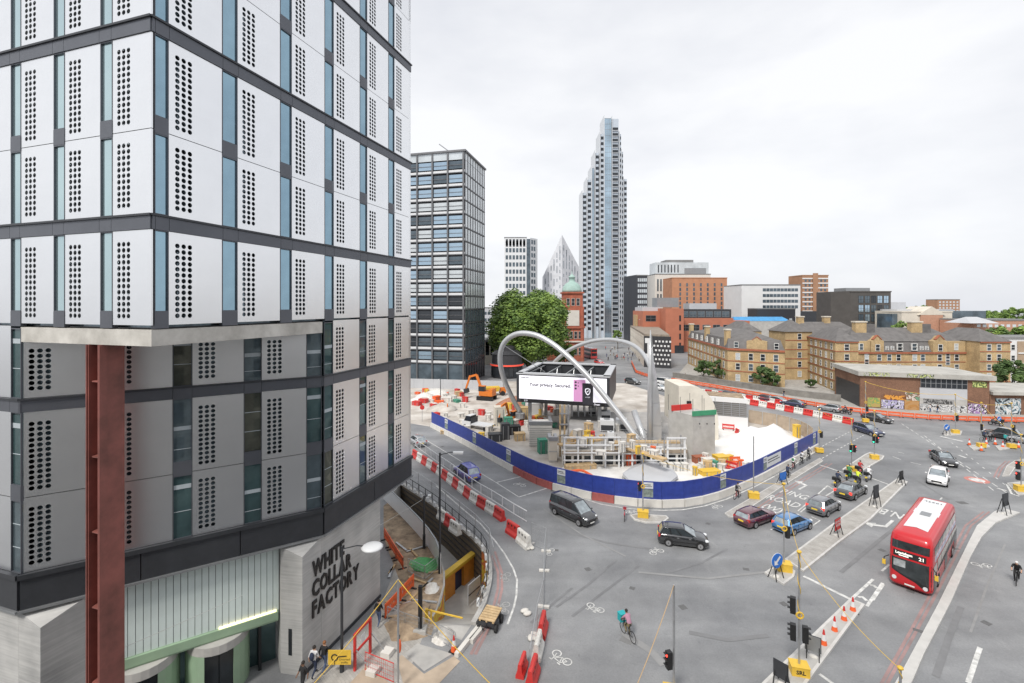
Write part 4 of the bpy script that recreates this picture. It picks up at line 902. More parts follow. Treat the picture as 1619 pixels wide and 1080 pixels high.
wins(b, (83.6,118.2),(112.4,118.2), [12.6,16.2], [9.9], 1.2, 1.6, gw, frame=m_wf, proud=.35); wins(b, (83.6,118.4),(112.4,118.4), [9.7,11,18.3,19.6], [10.0], .6, .8, g_pale, frame=m_wf, proud=.25)
for x, y in ((90,123),(104.4,123)): chim(b, (x,y), 2.8, 1.4, 11, 16.6); slab(b, 'slate_cheek', rect(x+1.4,x+3.6,y-.7,y+.7), 11, 16.2, m_slate)
b, a, c, zt = simple('white_flats', 'white rendered flats with brick panels at the right edge', 1588, 1680, 536, 124, 10, m_wr, 0, 1)
slab(b, 'brick_panel', rect(a.x+3.4,a.x+20,123.8,123.95), 0, zt-.6, mat('flats_brick', (.36,.27,.19), .85, 0, .1))
for z in (2.8,5.6,8.4): slab(b, 'floor_band', rect(a.x+3.4,a.x+20,123.6,123.79), z, z+.35, m_wr)
wins(b, a, c, [1.0,2.3], [1,3.8,6.6,9.4], .9, 1.3, g_dk, frame=m_wf)
# ---- substation with graffiti
m_sub = brick_mat('brown_red_brick', (.16,.085,.055), (.25,.135,.085), 0); m_fasc = mat('weathered_roof_slab', (.40,.39,.36), .85, 0, .2, .4)
def graffiti(name, cols, scale, seed):
    m = bpy.data.materials.new(name); m.use_nodes = True; nt = m.node_tree; N = nt.nodes; L = nt.links; bb = N['Principled BSDF']; bb.inputs['Roughness'].default_value = .6
    tc = N.new('ShaderNodeTexCoord'); mp = N.new('ShaderNodeMapping'); mp.inputs['Location'].default_value = (seed*3.1,0,seed); n = N.new('ShaderNodeTexNoise'); n.inputs['Scale'].default_value = scale*.55; n.inputs['Detail'].default_value = 1.5; n.inputs['Distortion'].default_value = 2.6
    L.new(tc.outputs['Object'], mp.inputs[0]); L.new(mp.outputs[0], n.inputs[0]); r = N.new('ShaderNodeValToRGB'); r.color_ramp.interpolation = 'CONSTANT'
    e = r.color_ramp.elements; k = len(cols)
    e[0].position = 0; e[0].color = (*cols[0],1); e[1].position = .36; e[1].color = (*cols[1],1)
    for i in range(2, k): q = e.new(.36+.32*(i-1)/(k-1)); q.color = (*cols[i],1)
    L.new(n.outputs[0], r.inputs[0]); L.new(r.outputs[0], bb.inputs['Base Color']); return m
b = BLD('graffiti_substation', 'flat roofed brick substation with graffiti along its base', (82,95,0))
sa, sb2, sback = (71.6,97.5), (91.6,91), (75.5,111)
slab(b, 'wall', [sa, sb2, (95,104), sback], 0, 6.6, m_sub)
ex = [(71.0,97.2),(92.2,90.2),(95.6,104.4),(75.2,111.6)]; slab(b, 'roof_slab', ex, 6.61, 7.5, m_fasc)
fm, ln = wallframe(sa, sb2); fml, lnl = wallframe(sback, sa)
link('shutter', M().box(1,lnl-.5,-.05,.05,0,4.6).mesh('shutter', m_dkgrey), b, mw=fml)
link('concrete_panel', M().box(10.0,17.6,-.06,.05,2.6,4.7).mesh('concrete_panel', m_greyr), b, mw=fm); link('concrete_panel', M().box(10.0,17.6,-.05,.05,0,2.59).mesh('concrete_panel', m_conc), b, mw=fm)
wins(b, sa, sb2, [10.35+.83*k+.2 for k in range(9)], [4.75], .72, 1.75, g_dk, frame=m_grey, fw=.05)
W_, K_ = (.62,.62,.62), (.03,.03,.035)
for (x0_, x1_, z0_, z1_, cols, s_, sd_) in ((3.6,9.8-2.4,.2,1.9,(K_,W_,(.2,.16,.4),(.6,.6,.7),K_),1.6,1),(7.5,9.9,.1,2.0,((.3,.16,.07),(.4,.2,.06),(.42,.24,.1)),1.,2),(4.0,7.8,2.0,2.9,((.55,.2,.03),(.65,.3,.05),(.2,.08,.03)),1.4,3),(1.2,3.4,.3,2.2,((.45,.36,.06),(.2,.3,.1),(.4,.3,.1)),1.2,4),(10.1,17.5,.1,1.5,(K_,W_,(.35,.36,.37),W_,K_),1.5,5),(17.7,20.6,.1,2.0,(W_,K_,(.32,.2,.4),W_),1.5,6),(18.4,20.6,5.2,6.3,((.45,.5,.12),(.05,.08,.03),(.5,.55,.2)),2.2,7),(10.6,15.5,1.6,2.5,((.25,.25,.25),(.06,.06,.06),(.3,.3,.3)),1.3,8),(7.6,10,2.0,3.6,((.2,.11,.07),(.12,.3,.2),(.2,.11,.07),(.55,.5,.45)),.9,9)):
    link('graffiti', M().box(x0_,x1_,-.075,-.065,z0_,z1_).mesh('graffiti', graffiti('graffiti_%d' % sd_, cols, s_, sd_)), b, mw=fm)
m_tag = graffiti('fascia_tags', ((.4,.39,.36),(.38,.37,.34),(.05,.07,.03),(.5,.56,.2),(.4,.39,.36)), 1.6, 12)
for x0_ in (.9,8.2): fx, _ = wallframe(ex[0], ex[1]); link('graffiti', M().box(x0_,x0_+4.4,-.012,-.004,6.65,7.4).mesh('graffiti', m_tag), b, mw=fx)
b = BLD('corner_shop', 'single storey shop with teal shopfront right of the substation', (97,92,0))
pa, pb = (91.9,91.2), (110,89.5); slab(b, 'wall', [pa, pb, (110,100), (95.5,101)], 0, 3.9, m_sub); slab(b, 'roof_slab', [(91.7,90.4),(110,88.8),(110,101),(95.2,102)], 3.91, 4.5, m_fasc)
fm, ln = wallframe(pa, pb); link('roller_shutter', M().box(.9,5.4,-.05,.05,0,3.2).mesh('roller_shutter', graffiti('graffiti_20', (K_,(.3,.32,.33),W_,(.2,.3,.35),K_), 1.1, 20)), b, mw=fm)
link('shopfront', M().box(6.4,16,-.08,.05,1.9,3.6).mesh('shopfront', mat('teal_fascia', (.05,.42,.42), .5)), b, mw=fm); link('shop_window', M().box(6.4,16,-.06,.05,.3,1.89).mesh('shop_window', g_dk), b, mw=fm)
# ---- polka dot mural building on the far street corner
b = BLD('polka_dot_building', 'old terrace with black and white polka dot mural end wall', (44,162,0))
ma, mb = A(1019,0,162), A(1061,0,158); ma.z = mb.z = 0; bk = Vector((A(997,0,232).x,232,0)); bk2 = Vector((A(1040,0,225).x,225,0))
slab(b, 'wall', [ma, mb, bk2, bk], 0, 10.4, m_cream); m_mural = mat('black_mural', (.03,.03,.033), .7, 0, .2)
fm, ln = wallframe(ma, mb); link('mural', M().box(-.1,ln+.1,-.12,-.002,0,10.6).mesh('mural', m_mural), b, mw=fm)
dot = M(); dot.cbox((0,0,0),(.62,.03,.62)); dme = dot.mesh('mural_dot', m_wr)
for r_ in range(6):
    for c_i in range(5): link('mural_dot', dme, b, mw=fm @ Matrix.Translation((3.4+c_i*1.15+(r_%2)*.55, -.14, 1.4+r_*1.5)))
link('mural_figure', M().box(.6,2.7,-.14,-.125,2.4,4.6).box(1.1,2.2,-.14,-.125,4.61,8.2).box(.3,1.9,-.14,-.125,8.21,9.9).mesh('mural_figure', m_wr), b, mw=fm)
slab(b, 'roof', [ma+Vector((.3,.4,0)), mb+Vector((-.3,.4,0)), bk2, bk], 10.41, 11.2, mat('debris_roof', (.25,.21,.17), .9, 0, .35, 1.))
wins(b, bk, ma, lin(2,68,16), [4.5,7.5], 1.3, 1.7, g_dk, frame=m_wstone)
slab(b, 'rooftop_frame', rect(bk.x+1,bk.x+13,226,230), 11.21, 16.5, mat('cor_timber', (.4,.3,.17), .8, 0, .2))
# garden wall and shrubs before the mansions
b = S(M().prism([(v.x,v.y) for v in (G(1064,597), G(1130,608), G(1200,618), G(1262,628), G(1330,636), G(1330,635), G(1262,627), G(1200,617), G(1130,607), G(1064,596))], 0, 1.5).obj('garden_wall', mat('sooty_wall', (.2,.19,.175), .9, 0, .3, .5)))
tag(b, 'low weathered wall running in front of the brick mansions', 'wall'); del b['kind']
for i, (px, py, h, r) in enumerate(((1112,603,5.5,3.2),(1134,606,6,4),(1158,610,4.5,2.6),(1206,618,5.5,3.6),(1222,620,3.8,2.4),(1282,620,2.5,1.6))):
    p = G(px, py-6); tree('shrub', ['dark shrub behind the garden wall by the mural','biggest shrub behind the garden wall','smaller shrub right of the biggest one behind the wall','round shrub under the corner mansion windows','low shrub right of the round one under the mansion','little shrub in the mansion courtyard'][i], p, h, r, 60+i, 22, 150, .24, trunk=.6, lm=m_leaf2)
# ---- the block the photograph was taken from: it shows only as a reflection in the white office's glass and panels
b = BLD('brick_office_block', 'brick office block facing the white office, seen only as a reflection', (0,-8,0))
slab(b, 'wall', rect(-42,48,-18,-1.4), 0, 24.0, mat('reflected_brick', (.56,.54,.51), .85, 0, .2, .5)); slab(b, 'parapet', rect(-42.2,48.2,-18.2,-1.2), 24.01, 24.5, m_concl)
wins(b, (48,-1.4), (-42,-1.4), lin(1.5,88.5,26), [1.5+3.6*k for k in range(6)], 1.9, 2.2, g_far, join='windows')
for k in range(1,6): band(b, (48,-1.4), (-42,-1.4), 3.6*k+.35, 3.6*k+.6, m_concl)
# ================================================================ ROUNDABOUT BUILDING SITE
def resample(pts, step):
    out = [pts[0]]; acc = 0.
    for a, b in zip(pts[:-1], pts[1:]):
        ln = (b-a).length; x = step-acc
        while x <= ln: out.append(a.lerp(b, x/ln)); x += step
        acc = (acc+ln) % step
    return out
def catmull(P, n=8):
    P = [P[0]*2-P[1]]+P+[P[-1]*2-P[-2]]; out = []
    for i in range(1, len(P)-2):
        for k in range(n):
            t = k/n; a, b, c, d = P[i-1], P[i], P[i+1], P[i+2]
            out.append(.5*((2*b)+(c-a)*t+(2*a-5*b+4*c-d)*t*t+(3*b-a-3*c+d)*t**3))
    return out+[P[-2]]
hb = resample(catmull([G(*p) for p in HB], 6), 2.4)
hd = T('site_hoarding', 'blue site hoarding on concrete blocks curving round the works', 'hoarding', tuple(hb[0]), world=True)
m_post = mat('poster_white', (.62,.64,.66), .5, 0, .05); m_pimg = mat('poster_photo', (.2,.24,.22), .5, 0, .6, 2.5); m_redblk = mat('faded_red_block', (.36,.1,.09), .8, 0, .2)
for i in range(len(hb)-1):
    a, b_ = hb[i], hb[i+1]; fm, ln = wallframe(a, b_)
    link('concrete_block', M().box(.015, ln-.015, -.28,.32,0,.78).mesh('concrete_block', m_redblk if 11 <= i <= 13 or i == 16 else m_concl), hd, mw=fm)
    link('hoarding_panel', M().box(.005, ln-.005, -.05,.05,.785,2.6).mesh('hoarding_panel', m_blue), hd, mw=fm)
    for x_ in (.3, ln-.3): link('back_prop', M().bar((x_,.06,2.3),(x_,1.1,.8),.06).mesh('back_prop', m_galv), hd, mw=fm)
    if i % 4 == 2 or i in (33, 36, 39):
        big = i > 34 and i % 4 == 2
        po = link('poster', M().box(.5,1.55,-.058,-.052,1.85,2.5).mesh('poster', m_post), hd, mw=fm)
        link('poster_text', M().box(.58,1.3,-.064,-.06,2.2,2.28).box(.58,1.45,-.064,-.06,2.05,2.1).mesh('poster_text', m_dkgrey), po)
        link('poster_picture', M().box(.5,1.55,-.058,-.052,.95,1.8).mesh('poster_picture', m_pimg if i % 8 else m_post), hd, mw=fm)
banner_i = min(range(len(hb)-1), key=lambda k: (hb[k]-G(1212,752)).length); fm, ln = wallframe(hb[banner_i], hb[banner_i+1])
po = link('banner', M().box(-1.0,3.3,-.075,-.066,1.1,2.35).mesh('banner', m_post), hd, mw=fm); link('banner_text', M().box(-.7,2.4,-.082,-.077,1.9,2.02).box(-.7,2.9,-.082,-.077,1.6,1.7).mesh('banner_text', m_dkgrey), po)
# timber hoarding closing the site on the right
tb = resample([G(1184,668), G(1228,676), G(1258,684), G(1276,692), G(1290,705)], 2.4)
th = T('timber_hoarding', 'pale timber board fence closing the right side of the site', 'fence', tuple(tb[0]), world=True); m_ply = mat('weathered_plywood', (.42,.34,.26), .85, 0, .2, .7)
for a, b_ in zip(tb[:-1], tb[1:]):
    fm, ln = wallframe(a, b_)
    for k in range(3): link('board', M().box(ln*k/3+.01, ln*(k+1)/3-.01, -.03,.03,.05,2.3).mesh('board', m_ply), th, mw=fm)
    link('post', M().box(-.06,.06,-.12,-.04,0,2.35).mesh('post', m_conc), th, mw=fm)
gf = T('grey_fence', 'pale grey solid fence behind the excavator', 'fence', tuple(A(655,0,119)), world=True); a = Vector((A(640,0,121).x,121,0)); b_ = Vector((A(796,0,117).x,117,0)); fm, ln = wallframe(a, b_)
for k in range(10): link('fence_panel', M().box(ln*k/10+.02, ln*(k+1)/10-.02,-.04,.04,0,2.4).mesh('fence_panel', m_greyr), gf, mw=fm)
# ---- silver arches, mast
ar = [(823,652,84),(806,620,83),(795,592,82),(791,565,81),(797,543,80),(812,530,79),(832,527,78),(858,534,76.5),(890,556,74.5),(930,595,72),(970,643,69.5),(1000,683,67.5),(1021,716,66)]
pts = catmull([A(*q) for q in ar], 6)
t = T('silver_arch', 'silver tubular arch crossing in front of the screen', 'arch', tuple(pts[-1]), world=True); M().tube(pts, .43, 14).obj('tube', m_silver, t, True)
M().lathe([(.9,0),(.9,.9),(.6,1.0)], (pts[0].x,pts[0].y,pts[0].z-1.0), 12).obj('foot', m_galv, t)
for i_ in (10, 24): M().tube([pts[i_]-Vector((0,0,.3)), A(862,577,82)+Vector((0,0,-1.2))], .05, 6).obj('stay_cable', m_galv, t)
ar2 = [(868,582,101),(885,565,98),(905,551,96),(935,540,93),(965,537,90),(995,543,86),(1015,557,82),(1029,582,77.5),(1034,612,74),(1033,660,70),(1027,714,66.3)]
pts2 = catmull([A(*q) for q in ar2], 6)
t = T('silver_arch', 'silver tubular arch rising behind the screen towards the mast', 'arch', tuple(pts2[-1]), world=True); M().tube(pts2, .38, 14).obj('tube', m_silver, t, True); M().lathe([(.8,-6),(.8,.2)], tuple(pts2[0]), 12).obj('foot', m_galv, t)
mb_ = A(1027, 716, 66); ms = T('sail_mast', 'tall pointed grey mast with panelled sail fin', 'mast', (mb_.x, 66, 0), world=True)
M().tube([A(1028,722,66), A(1028.5,600,66), A(1029,522,66)], [.42,.36,.06], 12).obj('pole', m_silver, ms, True)
fin = [(1030,528),(1033,560),(1039,600),(1044,640),(1047,680),(1046,708),(1030,708)]
for k in range(5):
    y0, y1 = 530+k*36, 530+(k+1)*36-.6
    def xr(y):
        for (xa, ya), (xb, yb) in zip(fin[:5], fin[1:6]):
            if ya <= y <= yb: return xa+(xb-xa)*(y-ya)/(yb-ya)
        return 1046
    q = [A(1030.5,y0,66), A(max(1031.2,xr(y0)),y0,64.6), A(xr(y1),y1,64.6), A(1030.5,y1,66)]
    M().add([(v.x,v.y,v.z) for v in q]+[(v.x+.05,v.y+.35,v.z) for v in q], [(3,2,1,0),(4,5,6,7),(0,1,5,4),(1,2,6,5),(2,3,7,6),(3,0,4,7)]).obj('sail_panel', m_silver, ms)
M().tube([A(1003,650,70), A(1026,712,66)], .45, 10).obj('raking_leg', m_silver, ms, True); M().tube([A(1012,672,72), A(1027,712,66.4)], .3, 8).obj('raking_leg', m_silver, ms, True)
# faceted grey skirt round the mast foot
sk = T('mast_canopy', 'grey faceted sheet canopy around the foot of the mast', 'canopy', (mb_.x,64,0), world=True)
sr = [A(985,748,57.5),A(998,761,55.6),A(1024,768,54.4),A(1056,765,54.6),A(1072,752,57),A(1062,738,61),A(1040,731,64),A(1005,733,63)]; tp = A(1030,729,62)+Vector((0,0,.1))
M().add([tuple(v) for v in sr]+[tuple(tp)]+[(v.x,v.y,v.z-.35) for v in sr], [(i,(i+1)%8,8) for i in range(8)]+[(i,9+i,9+(i+1)%8,(i+1)%8) for i in range(8)]).obj('sheet', m_greyr, sk)
for v in sr[::2]: M().tube([(v.x,v.y,v.z-.35),(v.x,v.y,0)], .06, 6).obj('prop', m_galv, sk)
# ---- advertising screen box
bx = [Vector((.75,78,0)), Vector((15.2,73.8,0)), Vector((19.5,88.9,0)), Vector((5.3,93.1,0))]; Z0, Z1 = 5.15, 9.98
bb = T('advertising_screen', 'large open topped box screen showing a white phone advert', 'billboard', (8,80,0), world=True)
m_frame = mat('screen_frame_black', (.02,.02,.022), .4, 0, .1); m_scr = mat('lit_screen_white', (.80,.79,.86), .4, 0, 0, emit=.42)
for i in range(4):
    fm, ln = wallframe(bx[i], bx[(i+1)%4]); 
    link('wall', M().box(0,ln,0,.7,Z0,Z1-.25).mesh('wall', m_frame if i == 0 else m_dkgrey), bb, mw=fm)
    link('top_rim', M().box(-.05,ln+.05,-.05,1.0,Z1-.245,Z1).mesh('top_rim', m_greyr), bb, mw=fm)
fm, ln = wallframe(bx[0], bx[1])
link('screen', M().box(.45,ln-.45,-.03,-.005,Z0+.62,Z1-.42).mesh('screen', m_scr), bb, mw=fm)
m_pk = mat('screen_pink', (.52,.25,.45), .4, 0, 0, emit=.3); m_ink = mat('screen_ink', (.04,.04,.05), .4, 0, 0)
def scr_text(txt, x, z, size, m, align='LEFT', y=-.036, par=None, bold=0.):
    return link('screen_text', text_mesh('screen_text', txt, size, m, align=align, bold=bold), par or bb, mw=fm @ Matrix.Translation((x,y,z)) @ Matrix.Rotation(pi/2,4,'X'))
scr_text('SAMSUNG', .75, Z1-.75, .3, m_ink, bold=.01); scr_text('Your privacy. Secured.', 2.2, Z1-1.85, .74, m_ink, bold=.022)
link('screen_text', M().box(2.2,5.2,-.036,-.032,Z1-2.72,Z1-2.68).box(2.2,4.4,-.036,-.032,Z1-3.05,Z1-3.0).mesh('screen_text', mat('screen_grey', (.45,.45,.5), .4)), bb, mw=fm)
link('phone_picture', M().box(9.4,11.3,-.036,-.031,Z0+.64,Z1-.75).mesh('phone_picture', m_pk), bb, mw=fm)
for (x_, z_, r_) in ((9.75,1.15,.17),(9.75,1.65,.17),(9.75,2.15,.17),(10.15,1.25,.09),(10.15,1.75,.09)):
    link('lens_picture', M().add([(x_+r_*cos(k*pi/6), -.04, Z1-z_+r_*sin(k*pi/6)) for k in range(12)], [tuple(range(12))]).mesh('lens_picture', m_ink), bb, mw=fm)
link('phone_picture', M().box(10.8,12.5,-.042,-.037,Z0+.2,Z1-1.25).mesh('phone_picture', m_ink), bb, mw=fm)
sh = [(-.42,.45),(0,.62),(.42,.45),(.42,-.05),(.25,-.45),(0,-.65),(-.25,-.45),(-.42,-.05)]; cxs, czs = 11.65, Z1-2.55
link('shield_picture', M().add([(cxs+p*1.0,-.046,czs+q*.9) for p, q in sh]+[(cxs+p*.72,-.046,czs+q*.72*.9) for p, q in sh], [(i,(i+1)%8,8+(i+1)%8,8+i) for i in range(8)]).mesh('shield_picture', m_scr), bb, mw=fm)
link('shield_picture', M().bar((cxs-.2,-.046,czs-.12),(cxs+.22,-.046,czs+.18),.02,.1).mesh('shield_picture', m_scr), bb, mw=fm); scr_text('SECURED', cxs, Z1-3.45, .18, m_scr, 'CENTER', -.046)
scr_text('JCD', 1.3, Z0+.32, .34, m_scr, y=-.012); scr_text('Ocean', 12.6, Z0+.3, .36, m_scr, y=-.012, bold=.01)
tr_ = M()
for k in range(5):
    f0 = bx[0].lerp(bx[1], .08+k*.21); f1 = bx[3].lerp(bx[2], .08+k*.21)
    tr_.bar((f0.x,f0.y+.8,9.4),(f1.x,f1.y-.8,9.4),.18); tr_.bar((f0.x,f0.y+.8,6.2),(f1.x,f1.y-.8,6.2),.18)
    for q in range(6): p0 = f0.lerp(f1,.06+q*.15); p1 = f0.lerp(f1,.06+(q+1)*.15); tr_.bar((p0.x,p0.y,9.4 if q%2 else 6.2),(p1.x,p1.y,6.2 if q%2 else 9.4),.1)
tr_.obj('truss', m_galv, bb)
slab(bb, 'inner_floor', [bx[0]+Vector((.8,.8,0)),bx[1]+Vector((-.6,.8,0)),bx[2]+Vector((-.8,-.8,0)),bx[3]+Vector((.6,-.8,0))], Z0+.05, Z0+.15, m_dkgrey)
for p in (bx[0].lerp(bx[2],.12), bx[1].lerp(bx[3],.12), bx[2].lerp(bx[0],.12), bx[3].lerp(bx[1],.12)): M().box(p.x-.3,p.x+.3,p.y-.3,p.y+.3,0,Z0).obj('leg', m_galv, bb)
# ---- site structures
st = T('station_building', 'low concrete station building with plant on its flat roof', 'building', tuple(G(985,735)), world=True)
sp = [G(889,736), G(1087,734), G(1075,672), G(905,672)]; slab(st, 'wall', sp, 0, 1.95, m_concl); slab(st, 'roof_deck', [v+Vector((0,.6,0)) if i < 2 else v for i, v in enumerate(sp)], 1.96, 2.3, mat('grey_deck', (.36,.35,.34), .9, 0, .2, .5))
fm, ln = wallframe(sp[0], sp[1])
for k in range(12): link('wall_opening', M().box(ln*(k+.12)/12, ln*(k+.88)/12, -.03,.1,.1,1.25).mesh('wall_opening', g_dk if k%3 else m_hole), st, mw=fm)
link('timber_fascia', M().box(0,ln,-.1,.05,1.5,1.94).mesh('timber_fascia', m_ply), st, mw=fm)
rl = M()
for k in range(20): x_ = ln*.02+ln*.96*k/19; rl.bar((x_,.7,2.3),(x_,.7,3.3),.05)
rl.bar((.3,.7,3.3),(ln-.3,.7,3.3),.05); rl.bar((.3,.7,2.8),(ln-.3,.7,2.8),.04); link('roof_railing', rl.mesh('roof_railing', m_galv), st, mw=fm)
for k in range(9): link('deck_rib', M().box(ln*.62+k*.55, ln*.62+k*.55+.12, 3,9,2.3,2.42).mesh('deck_rib', m_grey), st, mw=fm)
def ac(px, py, w_, d_, h_, lab):
    p = G(px, py, 2.3); t = T('air_handling_unit', lab, 'plant unit', tuple(p), rz=-.15, group='roof plant units')
    M().box(-w_/2,w_/2,-d_/2,d_/2,.15,h_).obj('casing', m_white, t); M().box(-w_/2+.1,w_/2-.1,-d_/2-.03,-d_/2-.004,.25,h_*.6).obj('grille', m_dkgrey, t)
    for s in (-1,1): M().box(s*w_*.35-.08,s*w_*.35+.08,-d_/2,d_/2,0,.149).obj('skid', m_grey, t)
    M().lathe([(w_*.22,0),(w_*.24,.12),(w_*.18,.14)],(0,0,h_+.003),10).obj('fan', m_grey, t)
for q in ((937,656,1.3,1.3,1.3,'small dark fronted plant unit nearest the screen'),(956,663,2.0,1.6,1.4,'white plant unit in the middle of the roof, rear one'),(960,681,2.0,1.7,1.7,'large white plant unit in the centre of the roof'),(983,679,1.6,1.6,1.6,'white plant unit beside the crossing arch'),(966,700,.9,.8,1.5,'narrow dark plant unit near the roof edge')): ac(*q)
def scaffold(name, label, pxs, y0, y1, Y, nv, nh):
    t = T(name, label, 'scaffold', tuple(A(pxs[0],y1,Y)), world=True)
    for k in range(nv):
        x_ = pxs[0]+(pxs[1]-pxs[0])*k/(nv-1); p = A(x_,y0,Y); M().bar((p.x,p.y,p.z),(p.x,p.y,0),.2).obj('upright', m_white, t); M().bar((p.x,p.y+1.4,p.z),(p.x,p.y+1.4,0),.12).obj('upright', m_galv, t)
    for k in range(nh):
        z_ = A(0,y0,Y).z*(1-k/nh); a_ = A(pxs[0]-2,0,Y).x; b2 = A(pxs[1]+2,0,Y).x; M().bar((a_,Y-.16,z_),(b2,Y-.16,z_),.15).obj('ledger', m_white, t)
    return t
scaffold('scaffold_frame', 'white painted scaffold frame before the low station wall', (893,979), 691, 735, 61.4, 5, 4); scaffold('scaffold_frame', 'short scaffold frame right of the mast foot', (1056,1083), 692, 735, 61.2, 2, 3)
# concrete column block and curved vent
t = T('concrete_lift_shaft', 'raw concrete square shaft with green and red edge boards', 'shaft', tuple(G(1110,727)), world=True)
c0, c1 = G(1096,728), G(1131,724); d_ = Vector((-2.2,3.4,0)); zt = 6.1
slab(t, 'wall', [c0, c1, c1+d_+Vector((.6,0,0)), c0+d_], 0, zt, m_conc); slab(t, 'edge_board', [c0+Vector((-.15,-.15,0)), c1+Vector((.15,-.15,0)), c1+Vector((.1,.05,0)), c0+Vector((-.1,.05,0))], zt-.1, zt+.55, mat('green_board', (.05,.27,.14), .6))
slab(t, 'edge_board', [c0+d_+Vector((.2,-.8,0)), c1+d_+Vector((0,-.8,0)), c1+d_+Vector((0,-.6,0)), c0+d_+Vector((.2,-.6,0))], zt+.01, zt+.8, m_red)
rl = M()
for p in (c0, c0.lerp(c1,.5), c1, c1+d_, c0+d_, c0+d_*.5, c1+d_*.5): rl.tube([(p.x,p.y,zt),(p.x,p.y,zt+2.2)], .03, 5)
rl.obj('starter_bars', m_dkgrey, t)
for k in range(3): M().box(c0.x+.8+k,c0.x+.9+k,c0.y-.2,c0.y-.1,zt-1.2,zt-1.0).obj('tie_hole', m_dark, t)
t = T('curved_vent', 'pale concrete quarter round ventilation hood', 'vent', tuple(A(1068,690,75)), world=True)
xa, xb = A(1067,0,76).x, A(1128,0,76).x; prof = [(xa,0),(xa,A(0,607,76).z)]
for k in range(11): an = pi/2-k*pi/20*.98; prof.append((xa+2+(xb-xa-2)*cos(an), 2.2+(A(0,607,76).z-2.2)*sin(an)))
prof += [(xb,0)]; n = len(prof)
M().add([(x_,74,z_) for x_, z_ in prof]+[(x_,81,z_) for x_, z_ in prof], [tuple(range(n)), tuple(range(n,2*n))[::-1]]+[(i,n+i,n+(i+1)%n,(i+1)%n) for i in range(n)]).obj('hood', mat('cream_concrete', (.64,.6,.52), .85, 0, .12, .5), t)
M().box(xa+1.2,xa+1.9,73.93,73.99,5.3,6.1).obj('opening', m_dark, t)
t = T('louvred_vent', 'white kiosk with dark louvred sides beside the curved vent', 'vent', tuple(G(1150,690)), world=True)
a_, b2 = A(1119,0,83), A(1183,0,80.5); a_.z = b2.z = 0; dd = Vector((1.2,5,0)); slab(t, 'base', [a_, b2, b2+dd, a_+dd], 0, 1.9, m_wr); slab(t, 'louvre_core', [a_+Vector((.15,.15,0)), b2+Vector((-.15,.15,0)), b2+dd, a_+dd], 1.91, 4.3, mat('louvre_grey', (.2,.19,.18), .6)); slab(t, 'roof_rim', [a_, b2, b2+dd, a_+dd], 4.31, 5.1, m_wr)
slab(t, 'roof_top', [a_+Vector((.5,.5,0)), b2+Vector((-.4,.5,0)), b2+dd*.92, a_+dd*.92+Vector((.5,0,0))], 5.105, 5.2, m_dirt); fm, ln = wallframe(a_, b2)
for k in range(6): link('louvre_post', M().box(ln*k/5-.06+.06*(k==0)-.06*(k==5)*0, ln*k/5+.06,-.02,.14,1.91,4.3).mesh('louvre_post', m_grey), t, mw=fm)
for k in range(7): link('louvre_blade', M().box(.1,ln-.1,.04,.12,2.0+k*.33,2.09+k*.33).mesh('louvre_blade', m_grey), t, mw=fm)
# white sheeted mound
t = M(); n = 9; rnd = random.Random(5); gridp = []
ca, cb, cd, ce = G(1190,745), G(1282,704), G(1236,678), G(1138,690)
for i in range(n):
    for j in range(n):
        u, v = i/(n-1), j/(n-1); p = (ca.lerp(cb,u)).lerp(ce.lerp(cd,u), v); e_ = min(u,1-u,v,1-v)
        gridp.append((p.x, p.y, .02+(1.0+.9*(v))*min(1,e_*4)*(.75+.5*rnd.random())))
t.add(gridp, [(i*n+j,(i+1)*n+j,(i+1)*n+j+1,i*n+j+1) for i in range(n-1) for j in range(n-1)]); o = t.obj('sheeted_mound', mat('white_sheeting', (.74,.74,.74), .55, 0, .05), None, True); tag(o, 'mound under white sheeting in the right corner of the site', 'mound')
# ---- barriers
def barrier_mesh(ln=1.5, h=1.0, m=m_red):
    mm = M(); prof = [(-.3,0),(.3,0),(.3,.22),(.17,.42),(.13,h-.06),(.08,h),(-.08,h),(-.13,h-.06),(-.17,.42),(-.3,.22)]
    n = len(prof); mm.add([(-ln/2+.02,a,b) for a, b in prof]+[(ln/2-.02,a,b) for a, b in prof], [tuple(range(n))[::-1], tuple(range(n,2*n))]+[(i,(i+1)%n,n+(i+1)%n,n+i) for i in range(n)])
    for k in (-1,0,1): mm.box(k*ln*.28-ln*.07,k*ln*.28+ln*.07,-.16,.16,h-.28,h-.12)
    return mm.mesh('water_barrier', m)
bar_r, bar_w = barrier_mesh(), barrier_mesh(m=m_wplast)
slot = M().box(-.07,.07,-.166,-.161,.72,.88).mesh('slot', m_dark)
NB = [0]
def barrier(p, rz, red, label, group, s=1.):
    o = link('water_barrier', bar_r if red else bar_w, None, p, rz); tag(o, label, 'barrier', group); o.scale = (s,s,s)
    for k in (-.42,0,.42): link('slot', slot, o, (k,0,0))
    return o
def ordn(i): return ['first','second','third','fourth','fifth','sixth','seventh','eighth','ninth','tenth'][i-1] if i <= 10 else '%d%s' % (i, 'th' if i%10 not in (1,2,3) or 10 < i%100 < 14 else ['','st','nd','rd'][i%10])
def barrier_line(pxs, label, group, step=1.55, s=1., start=0):
    pp = resample([G(*q) for q in pxs], step*s)
    for i, (a, b2) in enumerate(zip(pp[:-1], pp[1:])):
        red = (i+start) % 2 == 0; w_ = 'red' if red else 'white'
        barrier((a+b2)/2, atan2(b2.y-a.y, b2.x-a.x), red, label % (ordn(i//2+1), w_), group, s)
LL = [(654,722),(683,741),(715,765),(750,794),(781,813),(800,827)]
barrier_line(LL, '%s %s barrier from the left end of the cycle lane chain', 'barriers along the cycle lane', 1.5, 1.05)
